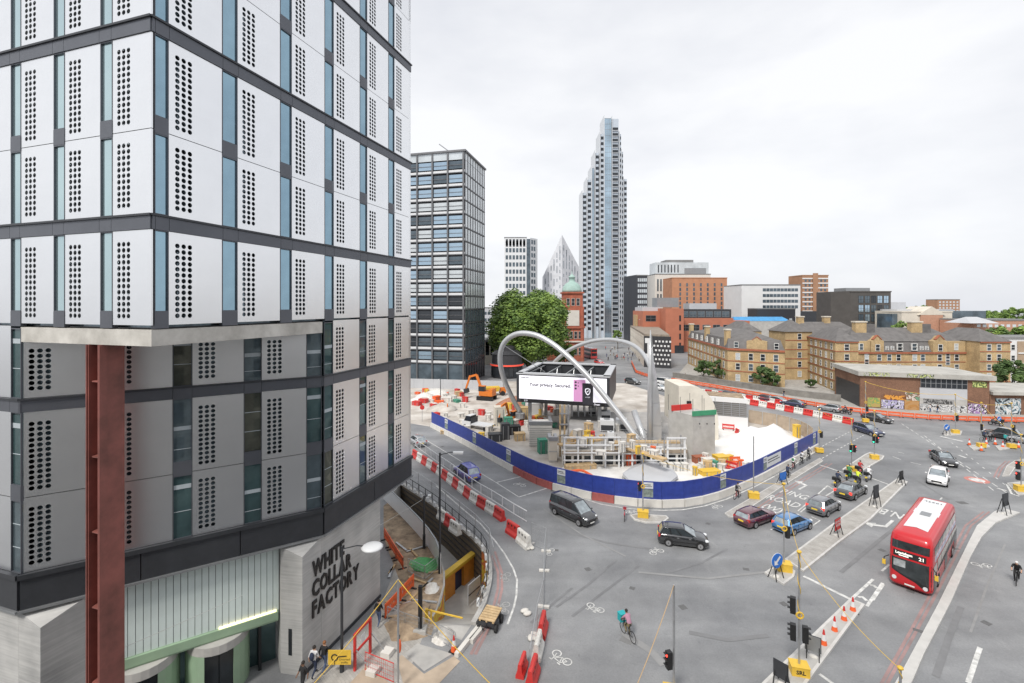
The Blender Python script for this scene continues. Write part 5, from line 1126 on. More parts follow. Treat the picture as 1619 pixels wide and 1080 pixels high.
barrier(G(812,846), -.95, True, 'loose red barrier standing out of line at the end of the chain', None, 1.15); barrier(G(829,862), -1.05, False, 'white barrier at the loose end of the chain with sandbags', None, 1.2)
barrier_line([(1063,622),(1130,631),(1200,642),(1290,659),(1364,675)], '%s %s barrier from the left dividing the far road lanes', 'barriers dividing the far road', 1.55, 1.15)
barrier_line([(1066,616),(1130,624),(1200,634),(1262,644)], '%s %s barrier from the left in the rear far road row', 'rear row of far road barriers', 1.55, 1.0, 1)
barrier_line([(1164,684),(1178,692),(1196,702),(1218,716)], '%s %s barrier from the left in the line inside the site', 'barriers inside the site', 1.6, .8)
for (px, py, rz, rd_, lab) in ((858,1000,1.35,True,'red barrier lying at the lower end of the mesh fence'),(851,1033,1.35,False,'white barrier below the red one by the mesh fence'),(843,1075,1.3,True,'red barrier at the bottom edge beside the mesh fence'),(826,1062,1.3,True,'red barrier standing left of the bottom row by the fence'),(712,832,-.9,True,'short red barrier behind the subway railing'),(720,842,-.9,False,'white barrier behind the subway railing'),(700,822,-.9,False,'white barrier end behind the subway railing')): barrier(G(px,py), rz, rd_, lab, None, 1.0 if px != 826 else .8)
# white fence panels on top of the barrier chain
fl = resample([G(*q) for q in [(654,718)]+LL[1:]+[(830,846)]], 2.0)
wf = T('barrier_top_fence', 'white mesh fence fixed above the red and white barrier chain', 'fence', tuple(fl[0]), world=True)
for a, b2 in zip(fl[:-1], fl[1:]):
    fm, ln = wallframe(a, b2); link('panel_frame', M().bar((0,.3,1.1),(0,.3,2.1),.06).bar((0,.3,2.1),(ln,.3,2.1),.06).bar((0,.3,1.15),(ln,.3,1.15),.05).mesh('panel_frame', m_white), wf, mw=fm)
    mm = M()
    for k in range(1,8): mm.bar((ln*k/8,.3,1.15),(ln*k/8,.3,2.1),.012)
    link('mesh_wires', mm.mesh('mesh_wires', m_galv), wf, mw=fm)
# orange pedestrian barriers
def ped_mesh(m, w_=1.9):
    mm = M().box(-w_/2,w_/2,-.03,.03,.72,1.0).box(-w_/2,w_/2,-.03,.03,.2,.42).box(-w_/2,-w_/2+.12,-.031,.031,.08,1.02).box(w_/2-.12,w_/2,-.031,.031,.08,1.02)
    for k in range(1,10): x_ = -w_/2+w_*k/10; mm.box(x_-.03,x_+.03,-.022,.022,.42,.72)
    return mm.mesh('pedestrian_barrier', m)
ped_o = ped_mesh(m_orange); ped_foot = M().box(-.06,.06,-.35,.35,0,.08).mesh('foot', m_black)
def ped(p, rz, label, group=None, me=None):
    o = link('pedestrian_barrier', me or ped_o, None, p, rz); tag(o, label, 'barrier', group)
    for s in (-.75,.75): link('foot', ped_foot, o, (s,0,0))
    return o
def ped_line(pxs, label, group, step=2.0, me=None):
    pp = resample([G(*q) for q in pxs], step)
    for i, (a, b2) in enumerate(zip(pp[:-1], pp[1:])): ped((a+b2)/2, atan2(b2.y-a.y, b2.x-a.x), '%s %s' % (ordn(i+1), label), group, me)
ped_line([(1062,603),(1130,614),(1200,627),(1265,639),(1330,650),(1400,658),(1470,664),(1540,667),(1640,669)], 'orange barrier from the left in the long far pavement line', 'orange barriers along the far pavement')
ped_line([(999,574),(1006,590),(1022,596),(1040,600)], 'orange barrier from the far end round the mural corner', 'orange barriers by the mural', 2.2)
m_redped = ped_mesh(m_red)
ped(G(1160,734), .1, 'red and white plastic barrier standing inside the site'); ped(G(1156,742), -1., 'red plastic barrier leaning next to the shaft in the site', None, m_redped)
ped(G(1152,680), -.4, 'red barrier behind the concrete shaft', None, m_redped)
# ---- site vehicles and clutter
def excavator(p, rz, label):
    t = T('excavator', label, 'excavator', tuple(p), rz=rz); mo = mat('excavator_orange', (.62,.17,.02), .45, 0, .12)
    for s in (-1,1): M().lathe([(.45,-.25),(.45,.25)],(0,0,0),12); M().box(-1.9,1.9,s*1.1-.3,s*1.1+.3,.05,.85).obj('track', m_black, t)
    M().box(-1.8,1.4,-1.2,1.2,1.0,2.0).obj('body', mo, t); M().box(-1.8,-.9,-1.15,1.15,2.01,2.5).obj('engine_cover', mo, t)
    M().box(.1,1.5,.2,1.2,1.0+1.01,3.1).obj('cab', g_dk, t); M().box(.0,1.6,.15,1.25,3.11,3.2).obj('cab_roof', mo, t)
    M().bar((1.2,-.3,1.8),(2.6,-.3,5.4),.4,.5).bar((2.6,-.3,5.4),(4.2,-.3,4.9),.38,.45).obj('boom', mo, t); M().bar((4.2,-.3,5.1),(5.2,-.3,2.2),.32,.4).obj('dipper', mo, t)
    M().add([(4.8,-.9,2.2),(5.6,-.9,2.1),(5.5,-.9,1.0),(4.6,-.9,1.3),(4.8,.3,2.2),(5.6,.3,2.1),(5.5,.3,1.0),(4.6,.3,1.3)],[(0,1,2,3),(7,6,5,4),(0,4,5,1),(1,5,6,2),(2,6,7,3),(3,7,4,0)]).obj('bucket', m_dkgrey, t)
    return t
excavator(G(770,632), pi-.35, 'orange tracked excavator with raised arm by the grey fence'); e2 = excavator(G(812,668), pi+.9, 'yellow orange excavator partly hidden below the screen'); e2.scale = (.7,.7,.7)
t = T('dumper', 'orange site dumper parked behind the excavator', 'dumper', tuple(G(781,625)), rz=.2); mo = bpy.data.materials['excavator_orange']
M().add([(-1.6,-1,1),(1,-1,1),(1.4,-1.1,2),(-2,-1.1,2),(-1.6,1,1),(1,1,1),(1.4,1.1,2),(-2,1.1,2)],[(3,2,1,0),(4,5,6,7),(0,1,5,4),(1,2,6,5),(2,3,7,6),(3,0,4,7)]).obj('skip', m_yellow, t); M().box(1.5,2.8,-.8,.8,.6,1.7).obj('engine_cover', mo, t)
for x_ in (-1,2):
    for s in (-1,1): M().tube([(x_,s*.85,.55),(x_,s*1.15,.55)], .55, 12).obj('wheel', m_tyre, t)
M().tube([(2.4,-.6,1.7),(2.4,-.6,2.9),(2.4,.6,2.9),(2.4,.6,1.7)], .05, 6).obj('roll_bar', m_dark, t)
t = T('flatbed_truck', 'white flatbed truck with striped tailboard standing on site', 'truck', tuple(G(758,678)), rz=pi*.83)
M().box(-2.6,1.0,-1.05,1.05,.75,.95).obj('bed', m_white, t); M().box(1.1,2.9,-1.0,1.0,.5,1.3).obj('cab', m_white, t); M().add([(1.15,-.95,1.31),(2.5,-.95,1.31),(2.1,-.85,2.15),(1.2,-.85,2.15),(1.15,.95,1.31),(2.5,.95,1.31),(2.1,.85,2.15),(1.2,.85,2.15)],[(0,1,2,3),(7,6,5,4),(0,4,5,1),(1,5,6,2),(2,6,7,3),(3,7,4,0)]).obj('cab_glass', g_dk, t); M().box(1.2,2.1,-.85,.85,2.16,2.22).obj('cab_roof', m_white, t)
for k in range(5): M().box(-2.66,-2.61,-1.0+k*.4,-.8+k*.4,.6,.95).obj('stripe', m_yellow if k%2 else m_dark, t)
for x_ in (-1.8,2.2):
    for s in (-1,1): M().tube([(x_,s*.8,.38),(x_,s*1.02,.38)], .38, 12).obj('wheel', m_tyre, t)
M().box(.95,1.05,-1,1,.96,1.9).obj('headboard', m_dkgrey, t)
def ribbed(px0, px1, yb, yt, Y, label, m1, dep=3.5, ribs=9, name='site_hut'):
    a_, b2 = A(px0,0,Y).x, A(px1,0,Y).x; zt = A(0,yt,Y).z; t = T(name, label, 'hut', (a_,Y,0), world=True); slab(t, 'wall', rect(a_,b2,Y,Y+dep), 0, zt, m1)
    for k in range(ribs): M().box(a_-.05,b2+.05,Y-.06,Y-.002,.1+zt*.9*k/ribs,.1+zt*.9*k/ribs+zt*.05).obj('rib', m_conc, t)
    M().box(a_-.1,b2+.1,Y-.1,Y+.3,zt+.002,zt+.5).box(a_-.1,a_+.3,Y+.31,Y+dep,zt+.002,zt+.5).box(b2-.3,b2+.1,Y+.31,Y+dep,zt+.002,zt+.5).obj('parapet', m_grey, t); return t
ribbed(838,873,703,672,70.5,'square concrete stair hut with ribbed walls under the screen', m_concl); ribbed(869,881,735,697,63.5,'narrow pale hut with brown posts beside the scaffold', m_cream, 2., 2)
t = T('timber_tower', 'tall brown timber propping tower below the screen', 'scaffold', tuple(G(891,733)), world=True)
for px in (886,893,899): p = A(px,640,66); M().bar((p.x,66,p.z),(p.x,66,0),.22).obj('post', m_wood if px < 899 else m_galv, t)
for z_ in (1.5,3,4.5,6): M().bar((A(885,0,66).x,65.8,z_),(A(900,0,66).x,65.8,z_),.15).obj('rail', m_galv, t)
def boxthing(name, label, cat, px, py, sz, m, rz=.2, lid=None, z=0):
    p = G(px,py,z); t = T(name, label, cat, tuple(p), rz=rz); w_, d_, h_ = sz; M().box(-w_/2,w_/2,-d_/2,d_/2,0,h_).obj('body', m, t); M().box(-w_/2-.04,w_/2+.04,-d_/2-.04,d_/2+.04,h_+.002,h_+.09).obj('lid', lid or m, t)
    for s in (-1,1): M().box(s*w_*.3-.06,s*w_*.3+.06,-d_/2-.03,-d_/2-.002,.05,h_*.9).obj('batten', m_grey, t)
    return t
m_gsheet = mat('green_netting', (.06,.25,.17), .8, 0, .3, 3)
for q in (('water_tank','pale ribbed tank beside the flatbed truck','tank',790,672,(1.8,1.8,3.2),m_cream),('site_container','yellow timber box at the foot of the arch','box',826,667,(2.2,1.6,2.6),mat('tan_box',(.55,.4,.2),.8)),('site_container','white welfare cabin under the screen left end','cabin',845,655,(3.0,2.2,2.2),m_white),('skip_bin','dark grey skip next to the blue hoarding','skip',783,697,(2.0,1.4,1.1),m_dkgrey),('stacked_sheets','dark tall stack of sheets on site','stack',799,694,(1.3,1.2,2.4),m_dkgrey),('green_bin','green covered bin right of the sheet stack','bin',804,675,(1.4,1.2,1.6),m_gsheet),('site_container','black equipment box behind the timber crate','box',814,686,(1.8,1.4,1.3),m_dark),('timber_crate','raw timber crate beside the ribbed hut','crate',822,696,(1.6,1.2,1.1),m_wood),('green_bin','green netted bundle in front of the ribbed hut','bundle',858,716,(1.2,1.2,1.9),m_gsheet),('orange_bin','orange generator standing before the station wall','generator',996,734,(1.2,1.,1.3),m_orange),('timber_stack','stack of timber planks on the white membrane','timber',918,741,(4.,1.1,.5),m_wood),('yellow_stack','yellow boards stacked beside the shaft','boards',1140,734,(1.6,1.4,1.1),m_yellow),('yellow_stack','yellow boards lying near the blue hoarding','boards',1122,750,(2.4,1.2,.5),m_yellow),('yellow_bin','yellow bin against the timber fence','bin',1260,692,(.8,.8,2.0),m_yellow),('rubble_bag','pale rubble bags next to the shaft foot','bags',1118,742,(1.6,1.2,.7),m_concl),('yellow_stack','small yellow box on the white membrane','box',1187,716,(.8,.6,.5),m_yellow),('concrete_pallet','white block pallet left of the striped barriers','pallet',1120,736,(1.4,1.,.9),m_wplast),('brick_pallet','brown brick pallet at the foot of the concrete shaft','pallet',1108,731,(2.0,1.,.8),m_redband)):
    boxthing(*q)
for k, px in enumerate((1050,1060,1071,1082)): boxthing('white_block', ['white kentledge block nearest the mast canopy','second white block from the mast canopy','third white block from the mast canopy','white block farthest from the mast canopy'][k], 'block', px, 744, (.9,.7,.9), m_wplast, 0)
o = M().tube(catmull([G(893,748,.5),G(905,745,.7),G(920,744,.7),G(933,750,.5),G(943,757,.3)],5), .16, 8).obj('orange_duct', m_orange, None, True); tag(o, 'orange flexible duct lying behind the blue hoarding', 'duct')
rnd = random.Random(11); mats_ = [m_red, m_wplast, m_wplast, m_concl, m_gsheet, m_yellow, m_concl, m_orange, m_wood]
labs = ['red','white','white','grey','green','yellow','grey','orange','timber']
def scatter(n, x0, x1, y0, y1, where, sc, nouns, z=0):
    it = sorted((rnd.uniform(x0,x1), rnd.uniform(y0,y1), rnd.randrange(9), rnd.uniform(*sc)) for _ in range(n)); cnt = {}
    for px, py, k, s in it:
        cnt[labs[k]] = cnt.get(labs[k], 0)+1
        boxthing('stored_material', '%s %s %s from the left %s' % (ordn(cnt[labs[k]]), labs[k], nouns, where), 'stack', px, py, (s*1.5,s,.4+rnd.random()*.85), mats_[k], rnd.uniform(-1,1), z=z)['group'] = where
scatter(36, 652,738, 622,645, 'in the material store', (.6,1.6), 'stack')
scatter(30, 788,886, 636,676, 'in the clutter under the screen', (.4,1.1), 'bundle')
scatter(22, 900,1060, 672,722, 'on the station roof', (.3,.9), 'bundle', 2.3)
scatter(12, 1095,1180, 730,752, 'beside the shaft foot', (.3,.7), 'item')
scatter(14, 690,800, 648,690, 'around the flatbed truck', (.4,1.0), 'item')
for k, (px, py, w_, l_) in enumerate(((920,700,.3,7),(905,690,.25,5),(1010,715,.3,8),(1040,700,.25,6))):
    p = G(px,py,2.3); o = M().cbox((0,0,.12),(l_,w_*3,.22)).obj('timber_bundle', m_wood); o.location = p; o.rotation_euler = (0,0,.4+k*.9); tag(o, ['timber bundle at the roof centre','timber bundle near the timber tower','timber bundle beside the mast on the roof','timber bundle behind the mast canopy'][k], 'timber')
scaffold('scaffold_frame', 'galvanised scaffold at the back of the station roof', (905,945), 640, 676, 80, 5, 4); scaffold('scaffold_frame', 'low scaffold run right of the timber tower', (985,1045), 706, 735, 61.8, 5, 3)
def heap(px, py, r, h, m, label, name='spoil_heap'):
    p = G(px,py); mm = M(); n = 12; rings = [(1,0),(.8,.35),(.55,.7),(.25,.95)]; vs = []; rr = random.Random(px)
    for (a_, b2) in rings:
        for k in range(n): j = 1+rr.uniform(-.2,.2); vs.append((r*a_*j*cos(2*pi*k/n), r*a_*j*sin(2*pi*k/n), h*b2*(1+rr.uniform(-.15,.15)) if b2 else -.02))
    vs.append((0,0,h)); mm.add(vs, [(i*n+k,i*n+(k+1)%n,(i+1)*n+(k+1)%n,(i+1)*n+k) for i in range(3) for k in range(n)]+[(3*n+k,3*n+(k+1)%n,4*n) for k in range(n)])
    o = mm.obj(name, m, None, True); o.location = p; tag(o, label, 'heap')
heap(700,648,3.2,1.2,m_site,'pale spoil heap near the left end of the hoarding'); heap(815,640,4,1.6,mat('rust_rebar',(.34,.16,.1),.9,0,.4,3),'rusty heap of reinforcement under the screen'); heap(672,632,3,1.5,m_wplast,'heap of white bags by the white office block'); heap(692,626,3.4,1.6,m_wplast,'heap of white bags before the grey fence')
t = T('stop_sign', 'round red lollipop sign at the left end of the works', 'sign', tuple(G(668,667))); M().tube([(0,0,0),(0,0,2.3)], .04, 6).obj('post', m_galv, t); M().tube([(0,-.05,2.6),(0,.0,2.6)], .42, 16).obj('disc', m_red, t)
# ================================================================ VEHICLES
m_cglass = mat('car_glass', (.05,.062,.07), .06, .25, .4, 1.2); m_rim = mat('alloy_rim', (.5,.5,.51), .35, .8, .05); m_chrome = mat('chrome', (.7,.7,.7), .15, 1, 0)
m_head = mat('headlamp_glass', (.75,.77,.78), .1, .2, 0); m_tail = mat('tail_lamp_red', (.5,.02,.02), .25, 0, 0); m_brake = mat('lit_brake_lamp', (.9,.06,.04), .25, 0, 0, emit=.5); m_plw = mat('white_plate', (.75,.75,.72), .5, 0, 0); m_ply_ = mat('yellow_plate', (.8,.58,.05), .5, 0, 0)
def paint(name, c, metal=.3): return mat(name, c, .3, metal, .04, .6, coat=1., cior=2.0)
KIND = {
 'hatch': dict(L=3.98,W=1.74,body=[(-.5,.66,.86,.36),(-.488,.95,.93,.26),(-.42,1.0,.98,.2),(-.2,.99,1,.2),(.1,.96,1,.2),(.24,.94,1,.2),(.36,.87,.98,.2),(.45,.76,.93,.22),(.498,.58,.82,.32)],cab=[(-.475,.93),(-.40,1.40),(.02,1.45),(.27,.9)],wb=2.49,xc=.02,r=.31),
 'estate': dict(L=4.52,W=1.76,body=[(-.5,.62,.88,.36),(-.49,.93,.94,.26),(-.42,.97,.98,.2),(-.2,.96,1,.2),(.05,.94,1,.2),(.2,.92,1,.2),(.34,.87,.98,.2),(.45,.78,.93,.22),(.498,.6,.84,.32)],cab=[(-.485,.9),(-.425,1.36),(.0,1.42),(.21,.88)],wb=2.69,xc=.02,r=.32),
 'sedan': dict(L=4.75,W=1.82,body=[(-.5,.62,.86,.36),(-.485,.92,.92,.26),(-.40,.97,.97,.2),(-.2,.96,1,.2),(.05,.94,1,.2),(.2,.92,1,.2),(.34,.86,.98,.2),(.45,.75,.92,.22),(.498,.58,.82,.32)],cab=[(-.385,.92),(-.22,1.36),(.02,1.42),(.225,.88)],wb=2.8,xc=.02,r=.33),
 'van': dict(L=5.0,W=1.93,body=[(-.5,.6,.9,.4),(-.492,1.1,.96,.3),(-.45,1.18,1,.24),(-.1,1.18,1,.24),(.2,1.16,1,.24),(.33,1.12,1,.24),(.42,1.02,.96,.24),(.48,.86,.9,.26),(.5,.6,.86,.34)],cab=[(-.492,1.1),(-.468,1.86),(.14,1.9),(.36,1.06)],wb=3.2,xc=.0,r=.34),
 'taxi': dict(L=4.55,W=1.78,body=[(-.5,.6,.84,.36),(-.485,.98,.9,.26),(-.40,1.08,.96,.2),(-.2,1.06,1,.2),(.05,1.05,1,.2),(.2,1.02,.98,.2),(.34,.98,.92,.2),(.45,.88,.84,.22),(.498,.6,.76,.32)],cab=[(-.46,1.0),(-.37,1.66),(.04,1.76),(.215,.98)],wb=2.88,xc=.0,r=.33)}
def make_car(name, label, kind, pm, loc, rz, cat='car', braking=False, plate=True, s=1., glass=None, group=None, roofm=None):
    k = KIND[kind]; L_, W_ = k['L'], k['W']; t = T(name, label, cat, loc, rz, group); hw = W_/2; secs = []
    for (x, zt, wf, zb) in k['body']:
        w_ = hw*wf; x *= L_
        half = [(w_*.9,zb),(w_*.985,zb+.14),(w_,zb+(zt-zb)*.55),(w_*.965,zt-.09),(w_*.86,zt),(w_*.4,zt+.03)]
        secs.append([(x,-y,z) for y, z in half]+[(x,y,z) for y, z in half[::-1]])
    M().loft(secs).obj('body', pm, t, True)
    (xa,za),(xb,zb),(xc,zc),(xd,zd) = [(x*L_,z) for x, z in k['cab']]; b_, tp = hw*.9, hw*.70
    cv = [(xa,-b_*.94,za),(xb,-tp,zb),(xc,-tp,zc),(xd,-b_*.92,zd),(xa,b_*.94,za),(xb,tp,zb),(xc,tp,zc),(xd,b_*.92,zd)]
    M().add(cv, [(0,3,2,1),(4,5,6,7),(0,1,5,4),(1,2,6,5),(2,3,7,6),(3,0,4,7)]).obj('glasshouse', glass or m_cglass, t)
    gw_ = bpy.data.materials.get('windscreen_reflection_tint') or mat('windscreen_reflection_tint', (.34,.38,.40), .06, .55, .35, 2.)  # pale reflection painted into the glass colour of front and rear panes
    for q, sg_ in (((3,2,6,7),1),((0,1,5,4),-1)):
        p_ = [Vector(cv[i]) for i in q]; c_ = sum(p_, Vector())/4; nn = (p_[1]-p_[0]).cross(p_[2]-p_[1]).normalized(); nn = nn if nn.x*sg_ > 0 else -nn
        M().add([tuple(c_+(v-c_)*.9+nn*.012) for v in p_], [(0,1,2,3)]).obj('windscreen' if sg_ > 0 else 'rear_window', gw_, t)
    rs = []
    n = 6
    for i in range(n+1):
        f = i/n; x = xb-.05+(xc+.08-xb+.05)*f; z = zb+(zc-zb)*f+.05*sin(pi*f); w_ = tp*(1.03-.04*abs(f-.5))
        rs.append([(x,-w_,z-.03),(x,-w_*.97,z+.015),(x,-w_*.5,z+.045),(x,w_*.5,z+.045),(x,w_*.97,z+.015),(x,w_,z-.03)])
    M().loft(rs).obj('roof', roofm or pm, t, True)
    for sgn in (-1,1):
        def side(f, up): # point on glasshouse side: f 0 rear..1 front at belt/roof
            lo = Vector((xa+(xd-xa)*f, sgn*b_*.94, za+(zd-za)*f)); hi = Vector((xb+(xc-xb)*f, sgn*tp, zb+(zc-zb)*f)); return lo.lerp(hi, up)+Vector((0,sgn*.01,0))
        for f, wd in ((0.0,.13),(1.0,.07)): M().bar(side(f,0), side(f,1), wd, .05).obj('pillar', pm, t)
        for f in ((.33,.62) if kind != 'van' else (.3,.62)): M().bar(side(f,0), side(f,1), .07, .04).obj('pillar', m_black, t)
        for wx in (k['xc']*L_-k['wb']/2, k['xc']*L_+k['wb']/2):
            ro = k['r']; wh = M().tube([(wx,sgn*(hw-.2),ro),(wx,sgn*(hw+.012),ro)], ro, 18).obj('wheel', m_tyre, t)
            M().tube([(wx,sgn*(hw+.013),ro),(wx,sgn*(hw+.022),ro)], ro*.66, 14).obj('rim', m_rim, wh)
            M().tube([(wx,sgn*(hw+.023),ro),(wx,sgn*(hw+.028),ro)], ro*.16, 8).obj('hub_cap', m_dkgrey, wh)
            M().add([(wx+(ro+.07)*cos(pi*q/10), sgn*(hw+.006), ro+(ro+.07)*sin(pi*q/10)) for q in range(11)], [tuple(range(11))]).obj('wheel_arch', m_black, t)
        fx = L_*.455; M().sph((fx,sgn*hw*.70,.70 if kind not in ('van','taxi') else .82), .2,.2,.1,8,6).obj('headlight', m_head, t)
        bz = .82 if kind != 'van' else 1.0; M().box(-L_*.492,-L_*.455,sgn*hw*.80-.12,sgn*hw*.80+.12,bz-.1,bz+.16).obj('tail_light', m_brake if braking else m_tail, t)
        M().sph((xd-.28,sgn*(hw+.08),zd+.1), .09,.11,.075,8,5).obj('mirror', pm, t)
        M().box(-L_*.28,L_*.26,sgn*(hw+.002)-.012,sgn*(hw+.002)+.012,.46,.5).obj('trim_strip', m_black, t)
        for dx_ in (-.14,.09,.27):
            M().box(dx_*L_-.008,dx_*L_+.008,sgn*(hw*.995)-.01,sgn*(hw*.995)+.012,.34,.86).obj('door_gap', m_black, t)
            if dx_ < .2: M().box(dx_*L_+.08,dx_*L_+.24,sgn*(hw+.0)-.015,sgn*(hw+.0)+.025,.78,.82).obj('door_handle', m_chrome, t)
    M().box(L_*.488,L_*.502,-hw*.5,hw*.5,.45,.62).obj('grille', m_black, t); M().box(L_*.50,L_*.508,-.26,.26,.36,.46).obj('number_plate', m_plw, t)
    M().box(-L_*.508,-L_*.495,-.26,.26,.62,.74).obj('number_plate', m_ply_, t)
    M().box(-L_*.505,-L_*.47,-hw*.8,hw*.8,.4,.5).obj('bumper', m_black if kind != 'van' else pm, t)
    t.scale = (s,s,s); return t
def place(rear, front, W_, side=1):
    """near-side wheel contacts in the photograph -> centre, heading"""
    a, b_ = G(*rear), G(*front); d = (b_-a).normalized(); c = (a+b_)/2; nrm = Vector((-d.y,d.x,0))
    if nrm.dot(c) < 0: nrm = -nrm
    return tuple(c+nrm*(W_/2)), atan2(d.y, d.x)
pb_blk = paint('black_car_paint', (.012,.013,.016)); pb_mar = paint('maroon_car_paint', (.11,.012,.03)); pb_blu = paint('blue_car_paint', (.05,.2,.45)); pb_gry = paint('grey_car_paint', (.2,.205,.22), .6); pb_dgr = paint('charcoal_car_paint', (.045,.047,.05), .5); pb_wht = paint('white_car_paint', (.72,.72,.72), 0); pb_pur = paint('purple_taxi_paint', (.05,.06,.40), .1); pb_sil = paint('silver_car_paint', (.45,.46,.47), .6); pb_nav = paint('navy_car_paint', (.02,.03,.09)); pb_red = paint('red_paint', (.5,.02,.02), 0)
def car(label, kind, pm, rear, front, **kw):
    loc, rz = place(rear, front, KIND[kind]['W']); return make_car({'van':'people_carrier','taxi':'taxi_cab'}.get(kind,'car'), label, kind, pm, loc, rz, cat={'van':'van','taxi':'taxi'}.get(kind,'car'), **kw)
car('black people carrier van beside the curved blue hoarding', 'van', pb_blk, (878,814.5), (914,832))
car('black hatchback crossing the junction with driver side window open', 'hatch', pb_blk, (1057,864), (1105,870), s=1.05)
car('maroon estate car turning out by the cycle island', 'estate', pb_mar, (1194,837), (1223,826))
car('bright blue hatchback queuing behind the grey one', 'hatch', pb_blu, (1256,848), (1281,838), braking=True)
car('silver grey hatchback queuing between blue and charcoal cars', 'hatch', pb_gry, (1309,818), (1327,808), braking=True, s=1.03)
car('charcoal saloon waiting behind the motorcycles', 'sedan', pb_dgr, (1353,792), (1370,782), braking=True)
car('glossy dark saloon turning across the far junction', 'sedan', pb_blk, (1470,724), (1487,736.5))
car('dark navy estate leaving the barrier line at the junction', 'estate', pb_nav, (1353,682), (1378,690), s=1.06)
car('black saloon beside the orange barriers on the far road', 'sedan', pb_blk, (1368,664), (1397,670))
lane = (G(673,695)-G(810,779)).normalized()
make_car('taxi_cab', 'purple blue taxi driving away along the left road', 'taxi', pb_pur, tuple(G(738,755)), atan2(lane.y,lane.x), cat='taxi')
make_car('car', 'white hatchback half hidden behind the white office block', 'hatch', pb_sil, tuple(G(660,703)), atan2(lane.y,lane.x))
d = (G(1480,774)-G(1487,751)).normalized(); make_car('car', 'white hatchback driving towards the camera behind the bus', 'hatch', pb_wht, tuple((G(1480,774)+G(1487,751))/2), atan2(d.y,d.x), s=1.08)
fr = (G(1270,645)-G(1130,622)).normalized(); fa = atan2(fr.y, fr.x)
for px, py, pm, k, lab in ((1147,628,pb_nav,'estate','dark blue car behind the far road barriers, nearest the vent'),(1206,634,pb_mar,'hatch','dark red car in the far road queue'),(1226,637,pb_sil,'sedan','silver car in the far road queue behind the dark red one'),(1254,642,pb_nav,'sedan','navy saloon in the far road queue'),(1312,650,pb_sil,'hatch','silver hatchback at the end of the far barrier line')):
    make_car('car', lab, k, pm, tuple(G(px,py)), fa+pi)
make_car('delivery_van', 'white delivery van by the mural corner', 'van', pb_wht, tuple(G(1053,609)), fa, cat='van', roofm=pb_wht); make_car('car', 'white car just in front of the delivery van', 'hatch', pb_wht, tuple(G(1044,617)), fa)
make_car('car', 'dark off road car approaching behind the mast', 'hatch', pb_dgr, tuple(G(1001,607)), fa, s=1.1)
make_car('taxi_cab', 'black taxi with pale roof at the right edge', 'taxi', pb_blk, tuple(G(1584,693)), fa+pi-.05, cat='taxi', roofm=pb_sil); make_car('car', 'silver car cut by the right edge of the picture', 'hatch', pb_sil, tuple(G(1622,701)), fa+pi)
make_car('car', 'red car far up the street behind the screen', 'hatch', pb_red, tuple(G(948,576)), -1.2, s=1.1)
for px, py, lab in ((932,566,'red double decker bus far up the street beyond the screen'),):
    t = T('distant_bus', lab, 'bus', tuple(G(px,py)), rz=-1.35); M().box(-5.2,5.2,-1.25,1.25,.35,4.2).obj('body', pb_red, t); M().box(5.2,5.23,-1.1,1.1,1.3,2.4).obj('windscreen', g_dk, t); M().box(5.2,5.23,-1.1,1.1,2.9,3.8).obj('windscreen', g_dk, t); M().box(-5,4.9,-1.27,-1.252,2.9,3.8).obj('window', g_dk, t); M().box(-5,4.9,-1.27,-1.252,1.3,2.3).obj('window', g_dk, t); M().box(-5,5,-1.1,1.1,4.205,4.25).obj('roof', pb_wht, t)
    for x_ in (-3,3.4):
        for s_ in (-1,1): M().tube([(x_,s_*1.0,.5),(x_,s_*1.27,.5)],.5,10).obj('wheel', m_tyre, t)
